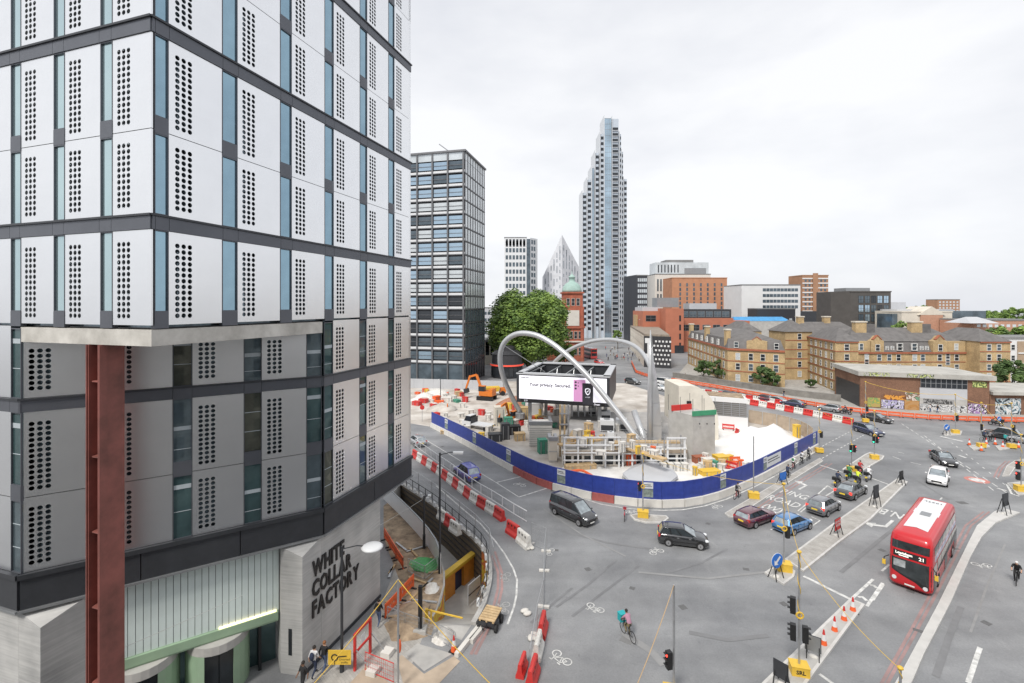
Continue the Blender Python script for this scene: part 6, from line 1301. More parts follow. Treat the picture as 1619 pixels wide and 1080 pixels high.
# ---- double decker bus
def bus():
    p = Vector((33.35,38.35,0)); hd = atan2(-.647,-.763)
    t = T('double_decker_bus', 'red double decker bus with white roof panel and route number 21', 'bus', tuple(p), rz=hd)
    XF, XR, W_ = 5.45, -5.35, 1.26; zs = .915
    prof = [(.28,-.04,0,.97),(.45,0,0,1.),(1.2,.02,0,1.),(2.3,-.06,0,1.),(3.0,-.16,0,1.),(3.75,-.32,.05,.985),(4.05,-.42,.12,.95),(4.25,-.56,.22,.89),(4.36,-.85,.45,.76)]
    def at_z(z):
        for (a, b) in zip(prof[:-1], prof[1:]):
            if a[0] <= z <= b[0]: f = (z-a[0])/(b[0]-a[0]); return [a[i]+(b[i]-a[i])*f for i in range(1,4)]
        return list(prof[-1][1:])
    def section(z, off=0.):
        df, dr, wf = at_z(z); xf = XF+df+off; xr = XR+dr-off; w_ = W_*wf+off; r = .42; out = []
        for (cx, cy, a0) in ((xf-r,w_-r,0),(xr+.3,w_-.3,pi/2),(xr+.3,-w_+.3,pi),(xf-r,-w_+r,1.5*pi)):
            rr = r if cx > 0 else .3
            for k in range(6):
                a = a0+pi/2*k/5 if cx > 0 or True else 0
                out.append((cx+rr*cos(a), cy+rr*sin(a), z*zs))
        return out
    zl = [.28,.45,1.2,1.8,2.3,3.0,3.4,3.75,4.05,4.25,4.36]
    M().loft([section(z) for z in zl]).obj('body', mat('bus_red', (.50,.012,.018), .28, 0, .04, .6, coat=.5), t, True)
    rdm = bpy.data.materials['bus_red']
    def fx(y, z, off=.012):
        df, dr, wf = at_z(z); w_ = W_*wf; r = .42; ay = abs(y); xf = XF+df
        if ay <= w_-r: return xf+off
        q = min(ay-(w_-r), r*.999); return xf-r+sqrt(r*r-q*q)+off
    def patch(name, m, y0, y1, zlo, zhi, off=.012, ny=14, nz=4, par=t):
        mm = M(); vs = []
        for j in range(nz+1):
            for i in range(ny+1):
                y = y0+(y1-y0)*i/ny; a = zlo(y) if callable(zlo) else zlo; b = zhi(y) if callable(zhi) else zhi; z = a+(b-a)*j/nz; vs.append((fx(y,z,off), y, z*zs))
        mm.add(vs, [(j*(ny+1)+i, j*(ny+1)+i+1, (j+1)*(ny+1)+i+1, (j+1)*(ny+1)+i) for j in range(nz) for i in range(ny)])
        return mm.obj(name, m, par, True)
    gl = mat('bus_glass', (.04,.047,.05), .05, .2, .4, 1.5)
    # image-left is the bus's own right (-y)
    diag = lambda y: 1.62-(y+1.2)/2.4*.78-.16*sin(pi*(y+1.2)/2.4)
    patch('black_apron', m_black, -1.2, 1.2, lambda y: diag(y)-.12 if y < .3 else max(.5, diag(y)-.12-(y-.3)*.55), lambda y: diag(y)-.0, .010); patch('windscreen', gl, -1.2, 1.2, diag, 2.42, .014)
    patch('cab_interior', mat('pale_cab_lining', (.3,.32,.33), .3, 0, .5, 2.), -.95, -.25, 1.75, 2.3, .018); patch('wiper', m_black, -.6, .5, lambda y: 1.2-(y+.6)*.2, lambda y: 1.24-(y+.6)*.2, .024)
    patch('destination_box', m_black, -.98, .92, 2.55, 3.0, .014); patch('upper_windscreen', gl, -1.235, 1.235, 3.14, 3.74, .014); patch('number_plate', m_plw, -.3, .28, .42, .54, .016)
    for y in (-.9,.88):
        z = .8 if y < 0 else .62; M().tube([(fx(y,z,-.02),y,z*zs),(fx(y,z,.03),y,z*zs)], .14, 14).obj('headlight', m_head, t)
    m_led = mat('display_white', (.9,.9,.82), .5, 0, 0, emit=.5)
    RM = Matrix(((0,0,1,0),(1,0,0,0),(0,1,0,0),(0,0,0,1)))
    for txt, y, z, s_ in (('Lewisham',-.36,2.83,.25),('Shoreditch',-.36,2.66,.13),('21',.66,2.76,.34)):
        link('display_text', text_mesh('display_text', txt, s_, m_led, bold=.008), t, mw=Matrix.Translation((fx(0,z,.03),y,z*zs)) @ RM)
    for s_ in (-1,1):
        y = s_*(W_+.002)
        for k in range(6):     # upper deck windows
            M().box(-4.7+k*1.55,-4.7+k*1.55+1.45,y-.012,y+.012,3.02*zs,3.66*zs).obj('window', gl if k%2 else m_cglass, t)
        for k in range(5): M().box(-4.3+k*1.55,-4.3+k*1.55+1.45,y-.012,y+.012,1.35*zs,2.35*zs).obj('window', gl, t)
        M().box(-4.8,4.4,y-.014,y+.014,2.52*zs,2.9*zs).obj('advert_panel', mat('advert_blue_white', (.45,.46,.55), .5, 0, .5, .9), t)
        for x_ in (-3.4,3.0):
            wh = M().tube([(x_,s_*(W_-.3),.48),(x_,s_*(W_+.015),.48)], .48, 18).obj('wheel', m_tyre, t); M().tube([(x_,s_*(W_+.016),.48),(x_,s_*(W_+.026),.48)], .28, 12).obj('rim', m_rim, wh)
            M().add([(x_+.56*cos(pi*q/10), s_*(W_+.008), .46+.56*sin(pi*q/10)) for q in range(11)], [tuple(range(11))]).obj('wheel_arch', m_black, t)
        ar_ = M().tube([(XF-.25,s_*W_,2.3*zs),(XF+.1,s_*(W_+.22),2.2*zs),(XF+.1,s_*(W_+.24),1.95*zs)], .03, 6).obj('mirror_arm', m_black, t); M().box(XF+.02,XF+.14,s_*(W_+.24)-.1,s_*(W_+.24)+.1,1.6*zs,1.98*zs).obj('mirror', m_yellow, t)
    for (x_, z0, z1) in ((4.3,.4,2.3),(-.2,.4,2.3),(-4.85,.4,2.3)): M().box(x_-.6,x_+.6,W_-.005,W_+.016,z0*zs,z1*zs).obj('door', gl, t)
    rt = 4.36*zs; M().add([(XF-2.0,-.72,rt+.012),(XF-2.35,0,rt+.016),(XF-2.0,.72,rt+.012),(-.4,.72,rt+.012),(-.4,.86,rt-.012),(-1.4,.86,rt-.012),(-1.4,.74,rt+.012),(-4.6,.74,rt+.012),(-4.6,-.74,rt+.012),(-1.4,-.74,rt+.012),(-1.4,-.86,rt-.012),(-.4,-.86,rt-.012),(-.4,-.72,rt+.012)], [tuple(range(13))]).obj('roof_panel', m_white, t)
    M().box(-.9,.0,-.32,.32,rt+.02,rt+.05).obj('roof_hatch', m_grey, t)
    for k, ch in enumerate('LT201'): link('roof_lettering', text_mesh('roof_lettering', ch, .42, m_dkgrey, bold=.01), t, mw=Matrix.Translation((-3.9,-.5+k*.25,rt+.022)) @ Matrix.Rotation(-pi/2,4,'Z'))
    return t
bus()
# ---- bicycles, motorcycles, people
def bike_parts(t, fm_, basket=None):
    for x_ in (-.52,.52):
        pts = [(x_+.33*cos(2*pi*k/20),0,.34+.33*sin(2*pi*k/20)) for k in range(20)]; w_ = M().tube(pts, .022, 6, closed=True).obj('wheel', m_tyre, t)
        sp_ = M()
        for k in range(5): sp_.bar((x_+.32*cos(pi*k/5),0,.34+.32*sin(pi*k/5)),(x_-.32*cos(pi*k/5),0,.34-.32*sin(pi*k/5)),.006)
        sp_.obj('spokes', m_galv, w_)
    M().tube([(-.52,0,.34),(-.1,0,.3),(.38,0,.78),(-.2,0,.82),(-.1,0,.3)], .02, 6).tube([(-.2,0,.82),(-.52,0,.34)], .014, 6).tube([(.52,0,.34),(.36,0,.92)], .018, 6).tube([(-.2,0,.82),(-.24,0,.95)], .016, 6).obj('frame', fm_, t)
    M().sph((-.24,0,.97), .13,.07,.035,8,5).obj('saddle', m_black, t); M().tube([(.36,-.28,.98),(.38,0,1.0),(.36,.28,.98)], .016, 6).tube([(.36,0,.92),(.38,0,1.0)], .016, 6).obj('handlebar', m_black, t)
def bicycle(loc, rz, label, fm_=m_black, group=None): t = T('bicycle', label, 'bicycle', tuple(loc), rz, group); bike_parts(t, fm_); return t
POSE = {}
def mirror(j): return j
base = dict(pelvis=(0,0,.95),spine=(0,0,1.18),chest=(.01,0,1.38),neck=(.01,0,1.5),head=(.03,0,1.6),crown=(.03,0,1.69),
 sl=(0,.18,1.42),el=(-.02,.24,1.14),wl=(.06,.25,.9),hl=(.1,.24,.81),sr=(0,-.18,1.42),er=(-.02,-.24,1.14),wr=(.06,-.25,.9),hr=(.1,-.24,.81),
 pl=(0,.09,.9),kl=(.03,.1,.5),al=(-.02,.1,.09),tl=(.15,.11,.04),pr=(0,-.09,.9),kr=(.03,-.1,.5),ar=(-.02,-.1,.09),tr=(.15,-.11,.04))
POSE['stand'] = base
POSE['walk'] = dict(base, kl=(.2,.1,.53),al=(.24,.1,.12),tl=(.41,.1,.08),kr=(.02,-.1,.5),ar=(-.3,-.1,.17),tr=(-.2,-.1,.05),el=(-.13,.24,1.15),wl=(-.1,.25,.92),hl=(-.07,.25,.83),er=(.08,-.24,1.15),wr=(.24,-.23,.97),hr=(.31,-.22,.91))
POSE['ride'] = dict(pelvis=(-.22,0,1.0),spine=(-.08,0,1.2),chest=(.06,0,1.36),neck=(.12,0,1.47),head=(.17,0,1.56),crown=(.19,0,1.65),
 sl=(.06,.18,1.38),el=(.22,.26,1.18),wl=(.34,.25,1.04),hl=(.38,.25,1.0),sr=(.06,-.18,1.38),er=(.22,-.26,1.18),wr=(.34,-.25,1.04),hr=(.38,-.25,1.0),
 pl=(-.2,.1,.95),kl=(.18,.12,.78),al=(-.02,.11,.42),tl=(.14,.11,.38),pr=(-.2,-.1,.95),kr=(.08,-.12,.6),ar=(-.08,-.11,.2),tr=(.09,-.11,.15))
POSE['moto'] = dict(POSE['ride'], pelvis=(-.2,0,.88),pl=(-.18,.12,.84),pr=(-.18,-.12,.84),kl=(.2,.2,.66),kr=(.2,-.2,.66),al=(-.02,.24,.28),ar=(-.02,-.24,.28),tl=(.14,.25,.24),tr=(.14,-.25,.24))
RAD = dict(pelvis=.145,spine=.125,chest=.15,neck=.058,head=.098,crown=.085,sl=.075,sr=.075,el=.05,er=.05,wl=.036,wr=.036,hl=.042,hr=.042,pl=.1,pr=.1,kl=.066,kr=.066,al=.045,ar=.045,tl=.04,tr=.04)
EDG = [('pelvis','spine',1),('spine','chest',1),('chest','neck',1),('neck','head',0),('head','crown',0),('chest','sl',1),('sl','el',1),('el','wl',0),('wl','hl',0),('chest','sr',1),('sr','er',1),('er','wr',0),('wr','hr',0),('pelvis','pl',2),('pl','kl',2),('kl','al',2),('al','tl',3),('pelvis','pr',2),('pr','kr',2),('kr','ar',2),('ar','tr',3)]
_pm = {}
def body_mesh(pose, long_sleeve):
    key = (pose, long_sleeve)
    if key in _pm: return _pm[key]
    J = POSE[pose]; names = list(J); me = bpy.data.meshes.new('body'); me.from_pydata([J[n] for n in names], [(names.index(a), names.index(b)) for a, b, _ in EDG], []); me.update()
    o = bpy.data.objects.new('body', me); COL.objects.link(o); o.modifiers.new('s','SKIN')
    if not me.skin_vertices: 
        bm_ = bmesh.new(); bm_.from_mesh(me); bm_.verts.layers.skin.verify(); bm_.to_mesh(me); bm_.free()
    for i, n in enumerate(names):
        v = me.skin_vertices[0].data[i]; r = RAD[n]; v.radius = (r, r) if n not in ('pelvis','spine','chest') else (r*1.12, r*.82); v.use_root = n == 'pelvis'
    su = o.modifiers.new('d','SUBSURF'); su.levels = 1; su.render_levels = 1
    dg = bpy.context.evaluated_depsgraph_get(); ev = bpy.data.meshes.new_from_object(o.evaluated_get(dg)); bpy.data.objects.remove(o)
    segs = [(Vector(J[a]), Vector(J[b]), (1 if (c == 0 and a in ('el','er') and long_sleeve) else c)) for a, b, c in EDG]
    ev.materials.clear()
    for _ in range(4): ev.materials.append(m_black)
    for f in ev.polygons:
        c = f.center; best = 9; bi = 0
        for a, b, k in segs:
            d = b-a; tt = max(0, min(1, (c-a).dot(d)/d.length_squared)); q = (c-(a+d*tt)).length
            if q < best: best = q; bi = k
        f.material_index = bi; f.use_smooth = True
    _pm[key] = ev; return ev
m_skin = mat('skin', (.48,.29,.2), .6, 0, .05); m_skin2 = mat('dark_skin', (.2,.11,.07), .6, 0, .05); m_hair = mat('dark_hair', (.02,.015,.012), .7, 0, .2, 20); m_hair2 = mat('ginger_hair', (.25,.1,.035), .7, 0, .2, 20)
def cl(n, c): return mat('cloth_'+n, c, .85, 0, .12, 6)
c_black, c_navy, c_white, c_jean, c_grey, c_hiv, c_orange, c_plaid, c_khaki, c_shoe, c_red, c_green = cl('black',(.02,.02,.022)), cl('navy',(.025,.035,.07)), cl('white',(.65,.65,.66)), cl('denim',(.07,.1,.18)), cl('grey',(.16,.16,.17)), cl('hivis',(.55,.7,.05)), cl('orange',(.75,.2,.03)), cl('plaid',(.42,.22,.3)), cl('khaki',(.2,.16,.09)), cl('shoe',(.5,.5,.5)), cl('red',(.4,.04,.04)), cl('green',(.05,.2,.08))
def person(loc, rz, label, pose='walk', top=c_black, legs=c_jean, shoes=c_shoe, skin=m_skin, hair=m_hair, helmet=None, bag=None, sleeve=False, s=1., group=None):
    t = T('person', label, 'person', tuple(loc), rz, group); me = body_mesh(pose, sleeve).copy()
    for i, m_ in enumerate((skin, top, legs, shoes)): me.materials[i] = m_
    link('body', me, t); J = POSE[pose]; h = Vector(J['head']); c = Vector(J['crown'])
    M().sph((h.x-.015,0,c.z-.02), .105,.098,.1,10,6).obj('helmet' if helmet else 'hair', helmet or hair, t, True)
    M().sph((h.x+.1,0,h.z-.01), .022,.016,.025,6,4).obj('nose', skin, t)
    for s_ in (-1,1): M().sph((h.x+.09,s_*.035,h.z+.025), .012,.012,.008,6,4).obj('eye', m_dark, t)
    if bag: k = Vector(J['chest']); M().sph((k.x-.2,0,k.z-.12), .11,.15,.23,8,6).obj('backpack', bag, t, True)
    t.scale = (s,s,s); return t
def ang(a, b): d = G(*b)-G(*a); return atan2(d.y, d.x)
def cyclist(px, py, rz, lab, bl, top, legs, helmet=None, bag=None, fm_=m_black, skin=m_skin, sleeve=False):
    p = G(px,py); bicycle(p, rz, bl, fm_); return person(p, rz, lab, 'ride', top, legs, c_black, skin, m_hair, helmet, bag, sleeve)
q = ang((1002,1018),(984,998)); cyclist(993,1008, q, 'delivery rider in pink checked shirt cycling across the junction', 'black bicycle under the rider in pink checked shirt', c_plaid, c_khaki, skin=m_skin2)
p = G(993,1008)+Vector((cos(q)*.62,sin(q)*.62,.72)); t = T('delivery_bag', 'turquoise cube delivery bag on the front of the bicycle', 'bag', tuple(p), q); mt_ = mat('turquoise_fabric', (.02,.35,.38), .7, 0, .1); M().box(-.2,.2,-.22,.22,0,.44).obj('body', mt_, t); M().box(-.21,.21,-.23,.23,.442,.5).obj('lid', mt_, t); M().box(-.205,-.201,-.15,.15,.12,.3).obj('reflective_patch', m_wr, t)
q = ang((1146,800),(1240,748)); cyclist(1166,788, q, 'cyclist in grey riding along the lane past the posters', 'dark red bicycle beside the hoarding posters', c_grey, c_black, m_dark, c_black, pb_red)
for (px, py, lab, bl, tp_, hm, bg_) in ((1246,757,'cyclist in navy jacket waiting behind the blue lane sign','bicycle behind the blue lane sign',c_navy,m_dark,None),(1255,742,'cyclist with white helmet and pale top in the cycle lane','orange bicycle in the cycle lane',c_white,m_wr,c_green),(1268,734,'cyclist with grey backpack near the lane end','bicycle of the rider with grey backpack',c_white,m_dark,c_grey),(1279,727,'foremost cyclist with black backpack in the lane','bicycle of the foremost lane rider',c_grey,m_wr,c_black)): cyclist(px, py, q, lab, bl, tp_, c_black, hm, bg_, pb_red if 'orange' in bl else m_black)
q = ang((1612,900),(1606,932)); cyclist(1608,922, q, 'cyclist in black vest riding towards the camera at the right edge', 'racing bicycle at the right edge', c_black, c_black, m_wr, None)
for i, (px, py) in enumerate(((1557,698),(1566,699),(1590,703))): cyclist(px, py, .1+i*.2, ['cyclist waiting left of the black taxi','second cyclist beside the black taxi','cyclist in teal at the far right island'][i], ['bicycle left of the black taxi','second bicycle beside the black taxi','bicycle at the far right island'][i], (c_navy,c_grey,cl('teal',(.03,.3,.3)))[i], c_black, m_dark)
# parked red scooter
t = T('hire_bicycle', 'red hire bicycle parked at the small island', 'bicycle', tuple(G(988,821)), 1.3); bike_parts(t, pb_red); M().box(-.66,-.34,-.05,.05,.66,.74).obj('mudguard', pb_red, t); M().box(.4,.62,-.16,.16,.78,.98).obj('basket', pb_red, t)
def motorbike(px, py, rz, lab, rl, pm, top, hm):
    p = G(px,py); t = T('motorcycle', lab, 'motorcycle', tuple(p), rz)
    for x_ in (-.65,.68):
        w_ = M().tube([(x_+.25*cos(2*pi*k/18),0,.31+.25*sin(2*pi*k/18)) for k in range(18)], .065, 8, closed=True).obj('wheel', m_tyre, t); M().tube([(x_,-.03,.31),(x_,.03,.31)], .18, 12).obj('rim', m_rim, w_)
    M().loft([[(x_,-w_,z0),(x_,-w_*1.1,(z0+z1)/2),(x_,-w_*.6,z1),(x_,w_*.6,z1),(x_,w_*1.1,(z0+z1)/2),(x_,w_,z0)] for x_, w_, z0, z1 in ((-.85,.06,.62,.74),(-.5,.13,.4,.8),(-.1,.15,.3,.82),(.25,.17,.35,.98),(.5,.14,.55,1.02),(.66,.06,.7,.95))]).obj('bodywork', pm, t, True)
    M().sph((-.32,0,.84), .36,.14,.06,10,5).obj('seat', m_black, t); M().tube([(.42,-.36,1.03),(.46,0,1.08),(.42,.36,1.03)], .018, 6).obj('handlebar', m_black, t); M().tube([(.46,-.06,1.02),(.7,-.06,.31)], .03, 6).tube([(.46,.06,1.02),(.7,.06,.31)], .03, 6).obj('fork', m_galv, t)
    M().sph((.66,0,.9), .07,.1,.08,8,5).obj('headlight', m_head, t); M().box(-1.05,-.66,-.24,.24,.86,1.22).obj('top_box', m_black, t); M().box(-.93,-.9,-.12,.12,.5,.66).obj('number_plate', m_ply_, t)
    person(p, rz, rl, 'moto', top, c_black, c_black, m_skin, m_hair, hm, None, True)
q = atan2(tdir.y, tdir.x)
for (px, py, lab, rl, pm, tp_, hm) in ((1325,768,'black motorcycle at the left of the waiting group','rider in navy on the leftmost motorcycle',pb_blk,c_navy,m_dark),(1343,757,'green motorcycle behind the yellow box','rider in green jacket in the motorcycle group',cl('green',(0,0,0)),c_green,m_dark),(1360,750,'red motorcycle at the front of the group','rider in red in the motorcycle group',pb_red,c_red,m_dark),(1357,766,'lime and black motorcycle in the middle of the group','rider in hi vis lime in the motorcycle group',pb_blk,c_hiv,m_dark),(1374,760,'white motorcycle at the right of the group','rider in pale jacket on the rightmost motorcycle',pb_wht,c_white,m_wr)): motorbike(px, py, q, lab, rl, pm, tp_, hm)
motorbike(1575,673, fa+pi, 'black motorcycle passing the far right islands', 'rider in black on the far right motorcycle', pb_blk, c_black, m_dark); motorbike(1338,655, fa+pi, 'dark motorcycle beside the far barrier end', 'rider on the motorcycle at the far barrier end', pb_blk, c_navy, m_dark)
# pedestrians
wl_ = atan2(rd.y, rd.x)
person(G(480,1096), wl_+pi*.98-.2, 'man in printed black T shirt walking by the glass doors', 'walk', c_black, c_black, c_shoe, m_skin2)
person(G(497,1070), wl_, 'man in white shirt with dark bag walking along the lettered wall', 'walk', c_white, c_navy, c_black, m_skin, m_hair, None, c_navy); person(G(513,1062), wl_, 'person with ginger hair and long black coat beside the red gate', 'walk', c_black, c_jean, c_shoe, m_skin, m_hair2, None, None, True)
person(G(599,990), wl_+.1, 'person in black top walking along the orange barriers', 'walk', c_black, c_jean, c_shoe, m_skin, m_hair, None, None)
for i, (px, py) in enumerate(((1471,653),(1483,654),(1551,655),(1612,656),(1128,607),(1240,628),(1084,600))): person(G(px,py), [0,pi][i%2]-.1, ['pedestrian in white before the graffiti wall','pedestrian in black beside the graffiti','pedestrian in cream near the shop shutter','pedestrian at the teal shopfront','pedestrian beyond the orange barriers near the shrubs','pedestrian behind the far car queue','pedestrian near the mural corner'][i], 'walk', (c_white,c_black,c_white,c_navy,c_grey,c_black,c_navy)[i], c_jean)
for i, (px, py) in enumerate(((708,650),(1298,660),(893,665))): person(G(px,py), i*1.2, ['site worker in orange beside the material store','worker in blue by the far barrier row','site worker in orange under the screen'][i], 'stand', (c_orange,c_jean,c_orange)[i], (c_orange,c_jean,c_navy)[i], c_black, helmet=m_wr, sleeve=True)
rnd = random.Random(3); cnt = {}
for px, py, k in sorted((rnd.uniform(955,1000) if i < 24 else rnd.uniform(1000,1012), rnd.uniform(553,572), rnd.randrange(6)) for i in range(34)):   # crowd up the far street
    tp_ = (c_black,c_navy,c_white,c_red,c_grey,c_jean)[k]; n_ = tp_.name.split('_')[1]; cnt[n_] = cnt.get(n_, 0)+1
    person(G(px,py), rnd.uniform(0,6), '%s pedestrian in %s from the left in the far street crowd' % (ordn(cnt[n_]), n_), 'walk', tp_, rnd.choice((c_black,c_jean,c_khaki)), group='crowd up the far street')
# ================================================================ SUBWAY RAMP, LIGHTS, STREET FURNITURE
def fz(Y): return 0 if Y < 31.2 else (-3.2*(Y-31.2)/6.0 if Y < 37.2 else -3.2)
bm = bmesh.new(); vs_ = [bm.verts.new((p.x,p.y,0)) for p in hole]; es = [bm.edges.new((vs_[i], vs_[(i+1)%len(vs_)])) for i in range(len(vs_))]; bmesh.ops.triangle_fill(bm, use_beauty=True, edges=es)
bmesh.ops.subdivide_edges(bm, edges=bm.edges, cuts=3, use_grid_fill=True)
for v in bm.verts: v.co.z = fz(v.co.y)-.004
for f in bm.faces:
    if f.normal.z < 0: f.normal_flip()
me = bpy.data.meshes.new('ramp_floor'); bm.to_mesh(me); bm.free(); me.materials.append(m_conc); S(link('ramp_floor', me))
sw_ = T('subway_ramp', 'curved sunken subway ramp with slatted and painted walls', 'subway ramp', tuple(G(740,930)), world=True)
m_ygraf = graffiti('yellow_mural', ((.55,.33,.03),(.6,.42,.04),(.5,.14,.04),(.6,.45,.05),(.12,.22,.3)), .5, 31); m_owall = mat('orange_tiles', (.55,.22,.03), .5, 0, .15)
no_ = len(hole_out)
for i in range(no_-1):
    a, b_ = hole[i], hole[i+1]; d = (b_-a).normalized(); o_ = Vector((-d.y,d.x,0)); 
    if o_.dot(a-G(700,930)) < 0: o_ = -o_
    zb = min(fz(a.y), fz(b_.y))-.2
    if zb > -.3: continue
    slab(sw_, 'wall_panel', [a, b_, b_+o_*.25, a+o_*.25], zb, -.01, m_ygraf if i >= 6 else m_brown)
    slab(sw_, 'coping', [a-o_*.04, b_-o_*.04, b_+o_*.3, a+o_*.3], .0, .22, m_conc)
    for k in range(5):
        z_ = -.35-k*.55
        if z_ > zb and i < 6: M().bar((a.x-o_.x*.03,a.y-o_.y*.03,z_),(b_.x-o_.x*.03,b_.y-o_.y*.03,z_),.04,.1).obj('wall_slat', m_dkgrey, sw_)
for i in range(no_, len(hole)):
    a, b_ = hole[i], hole[(i+1) % len(hole)]; d = (b_-a).normalized(); o_ = Vector((-d.y,d.x,0)); 
    if o_.dot(a-G(740,900)) < 0: o_ = -o_
    slab(sw_, 'wall_panel', [a, b_, b_+o_*.25, a+o_*.25], -3.4, -.01, m_ygraf if i < no_+3 else m_conc)
a, b_ = G(700,893), G(750,856); fm, ln = wallframe(a, b_)
link('portal_wall', M().box(0,ln*.38,0,.3,-3.2,-1.26).box(ln*.66,ln,0,.3,-3.2,-1.26).box(ln*.38,ln*.66,0,.3,-1.5,-1.26).mesh('portal_wall', m_owall), sw_, mw=fm)
link('doorway', M().box(ln*.38,ln*.66,.25,.3,-3.2,-1.51).mesh('doorway', mat('dark_blue_door', (.015,.02,.06), .4)), sw_, mw=fm)
link('portal_beam', M().box(-.1,ln+.1,-.15,.4,-1.25,-1.0).mesh('portal_beam', mat('yellow_beam', (.55,.36,.04), .6, 0, .15)), sw_, mw=fm)
link('steel_gate', M().box(ln*.12,ln*.5,-2.2,-2.12,-2.9,-1.3).mesh('steel_gate', m_greyr), sw_, mw=fm); link('steel_gate', M().box(ln*.12,ln*.5,-2.24,-2.205,-2.15,-2.08).mesh('steel_gate', m_dkgrey), sw_, mw=fm)
rail = T('ramp_railing', 'black railing with white lamp boxes around the subway ramp', 'railing', tuple(hole[0]), world=True)
rp_ = resample([h for h in hole[:no_-1]], 1.5)
for a, b_ in zip(rp_[:-1], rp_[1:]):
    M().bar((a.x,a.y,.2),(a.x,a.y,1.35),.06).obj('post', m_dark, rail); M().bar((a.x,a.y,1.3),(b_.x,b_.y,1.3),.05).obj('rail', m_dark, rail); M().bar((a.x,a.y,.75),(b_.x,b_.y,.75),.03).obj('rail', m_dark, rail)
    d = (b_-a).normalized(); o_ = Vector((d.y,-d.x,0)); c = (a+b_)/2+o_*.12; M().cbox((c.x,c.y,.42),(.34,.16,.42), atan2(d.y,d.x)).obj('lamp_box', m_white, rail)
# mesh fence outside the railing
def mesh_fence(name, label, pts, h=2.0, foot=True, m=m_galv, wires=9, group=None):
    t = T(name, label, 'fence', tuple(pts[0]), world=True)
    for a, b_ in zip(pts[:-1], pts[1:]):
        fm, ln = wallframe(a, b_); link('panel_frame', M().tube([(0.04,0,.12),(0.04,0,h),(ln-.04,0,h),(ln-.04,0,.12),(0.04,0,.14)], .025, 6).mesh('panel_frame', m), t, mw=fm)
        mm = M()
        for k in range(1, wires): mm.bar((ln*k/wires,0,.14),(ln*k/wires,0,h),.01)
        for k in range(1, 4): mm.bar((.05,0,.14+(h-.14)*k/4),(ln-.05,0,.14+(h-.14)*k/4),.01)
        link('mesh_wires', mm.mesh('mesh_wires', m), t, mw=fm)
        if foot: link('foot_block', M().box(-.12,.12,-.4,.4,0,.12).mesh('foot_block', m_concl), t, mw=fm)
    return t
mesh_fence('mesh_fence', 'grey mesh fence along the outer edge of the subway ramp', resample([G(x+8,y-4) for x, y in hole_out[:11]], 3.2), 1.9, False)
mesh_fence('mesh_fence', 'tall mesh fence panels dividing the road beside the barriers', [G(840,862),G(864,872),G(861,903),G(860,960),G(850,1004),G(838,1085)], 2.0)
mesh_fence('crowd_barrier', 'steel crowd barrier across the foot of the ramp', [G(668,1003),G(692,1014),G(718,1028)], 1.1, False, wires=16); mesh_fence('crowd_barrier', 'steel crowd barrier beside the dug ground', [G(612,985),G(640,996),G(664,1004)], 1.1, False, wires=16)
mesh_fence('crowd_barrier', 'red crowd barrier beside the diversion sign', [G(577,1062),G(624,1082)], 1.15, False, m_red, 14)
mesh_fence('crowd_barrier', 'steel crowd barrier round the green sheet', [G(645,905),G(672,918),G(694,900)], 1.1, False, wires=12)
wh_ = T('white_ramp_hoarding', 'white hoarding along the inner edge of the subway ramp', 'hoarding', tuple(G(650,830)), world=True); wp = resample([G(*p) for p in hole_in[::-1][:7]], 2.4)
for a, b_ in zip(wp[:-1], wp[1:]): fm, ln = wallframe(a, b_); link('hoarding_panel', M().box(.01,ln-.01,-.36,-.3,0,1.6).mesh('hoarding_panel', m_white), wh_, mw=fm); link('top_rail', M().box(0,ln,-.40,-.28,1.605,1.66).mesh('top_rail', m_grey), wh_, mw=fm)
# dug ground details
ped_line([(608,852),(628,886),(650,921)], 'orange barrier from the top along the upper dug strip', 'orange barriers along the dug strip', 1.95); ped_line([(655,928),(622,965),(588,1004)], 'orange barrier from the top along the lower dug strip', 'orange barriers beside the lettered wall', 1.95)
heap(670,893,1.25,.3,mat('bright_green_sheet', (.06,.33,.09), .5, 0, .35, 2.5),'crumpled bright green sheet on the dug ground','green_sheet'); heap(683,932,.6,.5,m_wplast,'white sack leaning on the white hoarding','rubble_sack'); heap(702,1008,.7,.6,m_wplast,'white builders sack behind the crowd barrier','rubble_sack'); heap(648,988,1.6,.5,m_dirt,'heap of earth by the black post','earth_heap'); heap(655,968,1.3,.4,m_dirt,'small heap of earth above the black post','earth_heap')
t = T('red_gate_frame', 'red rectangular gate frame with notice beside the pavement', 'gate', tuple(G(574,1046)), rz=wl_); M().bar((-.75,0,0),(-.75,0,2.0),.13).bar((.75,0,0),(.75,0,2.0),.13).bar((-.815,0,2.06),(.815,0,2.06),.13).bar((-.68,0,1.0),(.68,0,1.0),.1).obj('frame', m_red, t); M().box(-.2,.2,-.03,-.01,1.15,1.65).obj('notice', m_wr, t); M().bar((.75,-.1,1.2),(.9,-1.0,.1),.05).bar((-.75,-.1,1.2),(-.6,-1.0,.1),.05).obj('prop', m_galv, t)
for s_ in (-.6,.9): M().box(s_-.3,s_+.3,-1.4,-.8,0,.3).obj('weight_block', m_concl, t)
t = T('black_post', 'black steel post standing in the dug ground', 'post', tuple(G(665,1000))); M().box(-.12,.12,-.12,.12,0,3.0).obj('post', m_dark, t); M().box(-.4,.4,-.35,.35,0,.3).obj('base', m_conc, t)
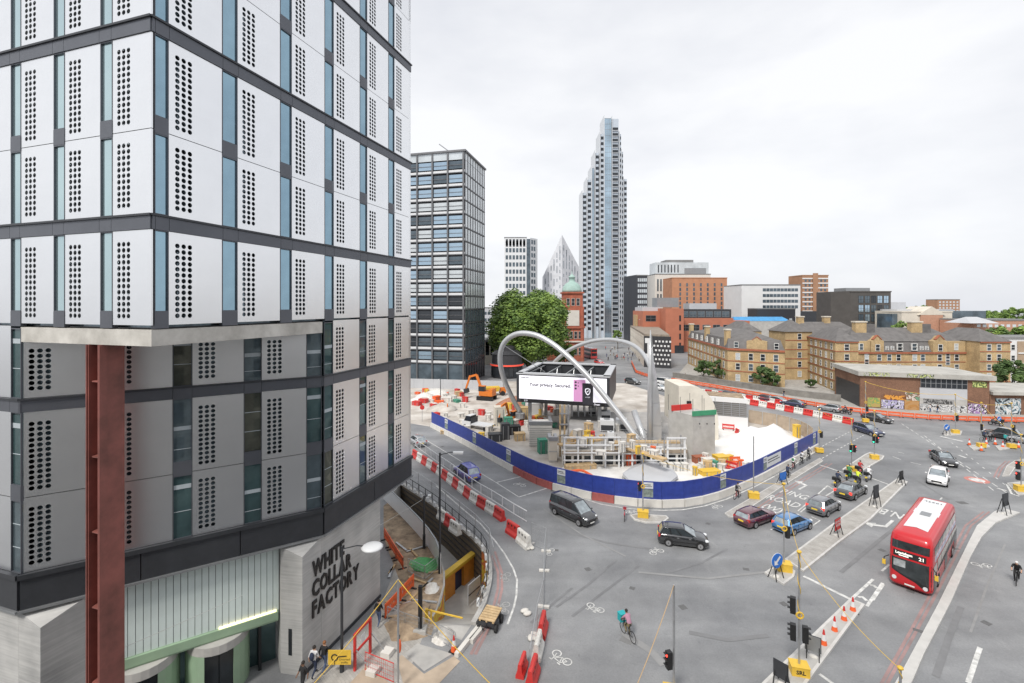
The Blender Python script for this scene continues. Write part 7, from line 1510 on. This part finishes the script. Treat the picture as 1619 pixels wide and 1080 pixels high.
t = T('yellow_height_bar', 'yellow bar across the foot of the subway ramp', 'barrier', tuple(G(675,985)), world=True); a, b_ = G(675,988), G(732,1002); M().bar((a.x,a.y,1.0),(b_.x,b_.y,1.0),.08).obj('bar', m_yellow, t); M().bar((a.x,a.y,0),(a.x,a.y,1.05),.18).obj('upright', m_yellow, t); M().bar((a.x+.3,a.y,0),(a.x+.3,a.y,1.0),.1).obj('upright', m_yellow, t)
t = T('pallet_trolley', 'trolley carrying a timber pallet beside the ramp fence', 'trolley', tuple(G(776,989)), rz=1.25)
for k in range(6): M().box(-.75+k*.26,-.75+k*.26+.2,-.55,.55,.78,.83).obj('slat', m_wood, t)
for y_ in (-.45,0,.45): M().box(-.75,.75,y_-.06,y_+.06,.68,.779).obj('bearer', m_wood, t)
M().box(-.7,.7,-.5,.5,.4,.67).obj('chassis', m_dkgrey, t)
for x_ in (-.5,.5):
    for s_ in (-1,1): M().tube([(x_,s_*.5,.26),(x_,s_*.66,.26)], .26, 12).obj('wheel', m_tyre, t)
M().tube([(-.7,0,.5),(-1.4,0,.6),(-1.5,0,.9)], .03, 6).obj('drawbar', m_dkgrey, t)
for i, (a, b_) in enumerate((((722,1040),(760,992)),((735,1018),(752,998)))):
    p, q_ = G(*a), G(*b_); o = M().bar((p.x+i*.4,p.y,.14),(q_.x+i*.4,q_.y,.14),.28,.27).obj('kerb_unit', m_concl); tag(o, ['long pale kerb unit laid along the ramp fence','short pale kerb unit lying at the trolley'][i], 'kerb')
area('ply_sheets', [(628,1042),(636,1036),(671,1066),(718,1038),(728,1046),(672,1105),(640,1090)], m_ply, .02); area('ply_sheets', [(545,1090),(580,1052),(622,1085),(600,1120)], m_ply, .02)
area('patched_slab', [(640,1034),(660,1018),(716,1034),(671,1062)], m_conc, .024)
for i, (px, py) in enumerate(((838,868),(826,858),(833,970),(845,1010))): t = T('sandbag', ['sandbag at the white loose barrier','sandbag left of the white loose barrier','pair of pale blocks on the road left of the fence','block at the lower fence foot'][i], 'weight', tuple(G(px,py)), rz=i); M().sph((-.14,0,.1),.24,.32,.12,8,5).obj('bag', m_concl, t, True); M().sph((.2,.05,.1),.22,.32,.12,8,5).obj('bag', m_concl, t, True)
# ---- lamp posts
def lamp(px, Y, ytop, arm_px, lab, disc=True):
    b_ = A(px,HOR,Y); zt = EYE-(ytop-HOR)/F*Y; t = T('lamp_post', lab, 'street lamp', (b_.x,Y,0)); dx = (arm_px-px)/F*Y
    M().tube([(0,0,0),(0,0,1.2),(0,0,1.25),(0,0,zt)], [.13,.13,.085,.075], 10).obj('column', m_dkgrey, t); M().tube([(0,0,zt-.15),(dx*.5,0,zt+.05),(dx*.85,0,zt)], .035, 8).obj('arm', m_dkgrey, t)
    if disc: M().lathe([(.1,.1),(.5,.06),(.62,-.02),(.58,-.1),(.3,-.14)], (dx,0,zt), 18).obj('lamp_head', m_white, t, True)
    else: M().box(min(dx*.6,dx*1.05),max(dx*.6,dx*1.05),-.17,.17,zt-.06,zt+.08).obj('lamp_head', m_white, t)
    return t
L1 = lamp(541, 27.2, 864, 589, 'black lamp post with round white head before the lettered wall'); lamp(696, 37.2, 716, 731, 'tall black lamp post with long white head by the subway', False); lamp(671, 41, 784, 681, 'short lamp post beside the white ramp hoarding', False)
lamp(697, 104, 600, 694, 'far lamp post in the material store', False); lamp(1009, 220, 505, 1012, 'thin lamp post far up the street', False)
p = G(541,1075); t = T('diversion_sign', 'yellow diverted traffic sign with roundabout arrow on the lamp post', 'sign', (p.x-.25, 27.2-.25, 1.0)); M().box(-.65,.65,-.02,.02,-.4,.42).obj('plate', m_yellow, t)
M().tube([(-.28+.17*cos(k*pi/8),-.03,.02+.17*sin(k*pi/8)) for k in range(16)], .03, 6, closed=True).bar((-.1,-.03,.05),(.4,-.03,.1),.02,.05).bar((-.28,-.03,-.15),(-.28,-.03,-.36),.02,.05).obj('arrow', m_dark, t)
link('sign_text', text_mesh('sign_text', 'Diverted', .17, m_dark), t, mw=Matrix.Translation((.28,-.026,-.1)) @ Matrix.Rotation(pi/2,4,'X')); link('sign_text', text_mesh('sign_text', 'traffic', .17, m_dark), t, mw=Matrix.Translation((.28,-.026,-.27)) @ Matrix.Rotation(pi/2,4,'X'))
# ---- temporary traffic lights
m_lred = mat('lit_red_lamp', (1,.05,.03), .4, 0, 0, emit=2.5); m_lgrn = mat('lit_green_lamp', (.05,.9,.5), .4, 0, 0, emit=1.5); m_lens = mat('dark_lens', (.03,.03,.03), .2, 0, 0)
def signal(px, py, ytop, lab, heads=((2.6,0,-1),), box=True, bs=1., pole=m_galv, yel=True, text=None):
    bs *= .82; p = G(px,py); zt = EYE-(ytop-HOR)/F*p.y; t = T('temporary_signal', lab, 'traffic light', tuple(p), rz=-.25)
    if box:
        bx_ = M().box(-.62*bs,.62*bs,-.45*bs,.45*bs,.12,.85*bs).obj('weight_box', m_yellow, t); M().box(-.66*bs,.66*bs,-.48*bs,.48*bs,.85*bs+.003,.92*bs).obj('box_lid', m_yellow, t)
        for s_ in (-.4,.4): M().box(s_*bs-.1,s_*bs+.1,-.4*bs,.4*bs,.02,.119).obj('skid', m_dark, t)
        if text: link('box_text', text_mesh('box_text', text, .42*bs, m_dark, bold=.012), t, mw=Matrix.Translation((0,-.452*bs,.5*bs)) @ Matrix.Rotation(pi/2,4,'X'))
    M().tube([(0,0,.9*bs if box else 0),(0,0,zt)], .06, 8).obj('pole', pole, t)
    if yel: M().tube([(.075*sin(k*1.1),.075*cos(k*1.1),zt*.42+k*zt*.58/16) for k in range(17)], .022, 5).obj('cable_wrap', m_yellow, t); M().tube([(.17*cos(k*pi/7),-.12,zt*.5+.17*sin(k*pi/7)) for k in range(14)], .05, 6, closed=True).obj('cable_coil', m_yellow, t); M().sph((0,0,zt+.06), .14,.14,.09,8,5).obj('pole_cap', m_yellow, t)
    for (z_, a_, st_) in heads:
        hx, hy = .3*cos(a_), .3*sin(a_); h = M().cbox((hx,hy,z_),(.28,.27,.9), a_).obj('signal_head', m_black, t)
        for k in range(3):
            lx, ly = hx+.135*cos(a_), hy+.135*sin(a_); zz = z_+.28-k*.28; M().tube([(lx,ly,zz),(lx+.02*cos(a_),ly+.02*sin(a_),zz)], .1, 12).obj('lens', m_lred if (k == 0 and st_ == 0) else (m_lgrn if (k == 2 and st_ == 2) else m_lens), h)
            M().cbox((lx+.07*cos(a_),ly+.07*sin(a_),zz+.1),(.15,.2,.02), a_).obj('visor', m_black, h)
    return Vector((p.x,p.y,zt))
tops = {}
D = -pi/2
tops[1] = signal(1017,819,718,'temporary signal on the small island before the blue hoarding', ((3.1,pi,0),)); tops[2] = signal(1192,789,690,'temporary signal pole on the cycle separator', (), yel=False)
tops[3] = signal(1240,904,766,'temporary signal left of the keep left sign island', ((3.1,.4,1),)); tops[4] = signal(1264,1068,874,'nearest temporary signal with yellow lettered box', ((3.9,pi-.3,1),(2.4,pi-.2,1),(2.4,-.1,1)), text='SRL', bs=.9)
tops[5] = signal(1347,746,663,'temporary signal behind the motorcycle group', ((3.0,-2.2,2),(3.0,-.6,0)), bs=.9); tops[6] = signal(1383,727,650,'temporary signal at the far tip of the upper island', ((2.8,-2.2,2),(2.8,-.6,0)), bs=.9)
tops[7] = signal(1296,716,648,'temporary signal at the right end of the blue hoarding', ((2.6,.4,1),), bs=.9); tops[8] = signal(1066,1112,925,'grey signal pole with red light at the bottom edge', ((2.35,pi+.5,0),), yel=False)
tops[9] = signal(1511,686,624,'temporary signal by the far right keep left sign', ((2.6,.3,1),), bs=.9); tops[10] = signal(1552,708,637,'temporary signal on the cone island', ((3.1,-2,1),), bs=.9); tops[11] = signal(1600,709,638,'temporary signal near the black taxi', ((3.,.3,1),), bs=.9); tops[12] = signal(1615,778,688,'yellow wrapped signal cluster at the right edge', ((3.,pi,0),(1.8,pi,0)), bs=1.)
tops[13] = signal(630,1092,916,'grey scaffold pole with yellow rope by the red crowd barrier', (), box=False, yel=False); tops[14] = signal(1424,1180,1058,'yellow topped signal pole at the bottom edge by the red lines', (), box=False); tops[15] = signal(1369,668,604,'thin signal pole beside the substation corner', ((2.4,.3,1),), bs=.9)
def cable(a, b_, sag, lab, r=.016, m=m_yellow):
    pts = [a.lerp(b_, k/14)-Vector((0,0,sag*4*(k/14)*(1-k/14))) for k in range(15)]; o = M().tube(pts, r, 5).obj('cable', m, None, True); tag(o, lab, 'cable')
m_rope = mat('tan_rope', (.5,.34,.18), .8, 0, .1); m_wc = mat('white_cable', (.6,.6,.58), .6, 0, 0)
cable(tops[1], tops[3], .6, 'yellow cable from the small island signal to the keep left signal'); cable(tops[3], tops[4], .5, 'yellow cable between the two near right signals'); cable(tops[4], tops[14], .4, 'yellow cable slanting to the bottom right pole')
cable(tops[8], Vector((4.0,18.5,4.2)), .3, 'tan rope from the red light pole down to the bottom edge', .02, m_rope); cable(tops[13], Vector((-11.5,22,1.0)), .3, 'yellow rope from the scaffold pole to the lower left', .022); cable(tops[13], Vector((.5,22.5,1.6)), .3, 'yellow rope from the scaffold pole down to the right', .022)
cable(tops[15], tops[9], .7, 'yellow cable in front of the graffiti wall', .03); cable(tops[9], tops[11], .8, 'yellow cable above the far right islands', .03); cable(tops[7], tops[5], .5, 'yellow cable from the hoarding end to the motorcycle signal'); cable(tops[10], tops[12], .6, 'yellow cable reaching the right edge cluster', .025)
cable(Vector((-17.2,20.6,6.0)), G(668,790,3.0), .5, 'thin white cable from the steel column across to the ramp', .012, m_wc)
# ---- small signs, cones
def aframe(px, py, rz, lab, m, h=1.25, w_=.85, text=None):
    t = T('frame_sign', lab, 'sign', tuple(G(px,py)), rz=rz)
    for s_ in (-1,1): M().bar((s_*w_*.42,-.08,h),(s_*w_*.42,-.4,0),.05).bar((s_*w_*.42,.0,h),(s_*w_*.42,.4,0),.05).obj('leg', m_black, t)
    M().box(-w_/2,w_/2,-.14,-.10,h*.55,h+.45).obj('plate', m, t); M().box(-w_/2-.04,w_/2+.04,-.098,-.06,h*.53,h+.48).obj('backing', m_dkgrey, t)
    M().sph((0,.05,.12),.28,.2,.12,8,5).obj('sandbag', m_concl, t, True)
    if text:
        for i, tx in enumerate(text): link('sign_text', text_mesh('sign_text', tx, .3, m_wr, bold=.008), t, mw=Matrix.Translation((0,-.145,h+.2-i*.32)) @ Matrix.Rotation(pi/2,4,'X'))
    return t
def roundsign(px, py, rz, lab, s=1., flip=1):
    t = T('keep_left_sign', lab, 'sign', tuple(G(px,py)), rz=rz)
    for s_ in (-1,1): M().bar((s_*.25,-.05,1.1),(s_*.38,-.35,0),.05).bar((s_*.25,.05,1.1),(s_*.38,.4,0),.05).obj('leg', m_black, t)
    M().tube([(0,-.06,1.35),(0,-.1,1.35)], .52, 24).obj('disc', mat('sign_blue', (.02,.14,.5), .4), t); M().tube([(0,-.04,1.35),(0,-.058,1.35)], .56, 24).obj('rim', m_wr, t)
    q = [(-.3*flip,-.28),(-.3*flip,.1),(-.17*flip,-.03),(.2*flip,.34),(.32*flip,.22),(-.05*flip,-.15),(.08*flip,-.28)]
    M().add([(x_,-.108,1.35+z_) for x_, z_ in q], [tuple(range(7))]).obj('arrow', m_wr, t); M().sph((0,.0,.14),.3,.22,.14,8,5).obj('sandbag', m_concl, t, True); t.scale = (s,s,s)
roundsign(1228,915, .35, 'round blue keep left sign on the island tip', 1.05); roundsign(1497,688, .1, 'round blue keep left sign on the far right island', .95); roundsign(1580,672, .1, 'small blue sign behind the orange barriers', .8)
aframe(1323,848, .6, 'red DO NOT ENTER sign on the long island', m_red, 1.2, 1.05, ('DO NOT','ENTER')); aframe(1384,803, .5, 'dark back of a tall frame sign on the long island', m_dkgrey, 1.9, .95); aframe(1424,767, .5, 'black frame sign at the far tip of the long island', m_black, 1.2, .8); aframe(1588,814, .4, 'dark back of a frame sign at the kerb tip', m_dkgrey, 1.7, 1.0)
aframe(1286,1042, -.6, 'dark frame sign behind the lettered yellow box', m_grey, .95, .75); aframe(1236,1086, -.9, 'black frame sign at the bottom edge of the cone island', m_dkgrey, .95, .7); aframe(1237,766, .5, 'blue lane sign with white arrows in the cycle lane', mat('sign_blue',(.02,.14,.5)), 1.0, 1.2)
def cone_m():
    me = M().lathe([(.17,.04),(.15,.2),(.145,.21)],(0,0,0),12); return me
c_b = M().box(-.24,.24,-.24,.24,0,.05).mesh('base', m_black); c_1 = M().lathe([(.18,.05),(.125,.36)],(0,0,0),14).mesh('cone', m_orange); c_2 = M().lathe([(.124,.361),(.075,.66)],(0,0,0),14).mesh('reflective_sleeve', m_wr); c_3 = M().lathe([(.074,.661),(.035,.92),(.02,.93)],(0,0,0),14).mesh('tip', m_red)
def cone(px, py, lab, s=1.05):
    t = T('traffic_cone', lab, 'cone', tuple(G(px,py)), rz=px*.1, group=None)
    for n_, me in (('base',c_b),('cone_body',c_1),('reflective_sleeve',c_2),('tip',c_3)): link(n_, me, t)
    t.scale = (s,s,s)
for i, (px, py) in enumerate(((1349,968),(1335,983),(1320,1000),(1303,1022))): cone(px, py, ['cone farthest from the lettered yellow box on the island','second farthest cone on the narrow island','third cone on the narrow island','cone nearest the lettered yellow box'][i], 1.12)
for i, (px, py) in enumerate(((1533,704),(1560,703),(1574,703),(1586,708),(1611,708),(1552,713))): cone(px, py, ['leftmost cone on the far right islands','second cone from the left on the far right islands','cone between the two far right islands','cone left of the black taxi signal','cone at the right end of the far islands','cone before the far cone island box'][i], 1.1)
cone(718,1030,'red tipped cone beside the crowd barrier at the ramp foot'); cone(1168,700,'cone inside the site beside the shaft')
t = T('orange_lamp_float', 'orange road lamp hanging on the scaffold pole', 'lamp', tuple(G(633,1050)+Vector((0,-.2,.9)))); M().sph((0,0,.3),.13,.13,.42,10,6).obj('body', m_orange, t, True); M().tube([(0,0,.7),(0,.15,.85)], .03, 6).obj('hook', m_dark, t)

rnd = random.Random(21)
for i, (px, py) in enumerate(sorted((rnd.uniform(618,690), rnd.uniform(860,985)) for _ in range(16))):
    if px > 690-abs(py-905)*.35: px -= 18
    o = M().cbox((0,0,.06),(rnd.uniform(.8,2.2),.16,.09)).obj('timber_offcut', m_wood if i % 3 else m_galv); o.location = G(px,py)+Vector((0,0,.02)); o.rotation_euler = (0,0,rnd.uniform(0,3)); tag(o, '%s %s from the left lying on the dug ground' % (ordn(i+1), 'plank or pipe'), 'offcut', 'offcuts on the dug ground')
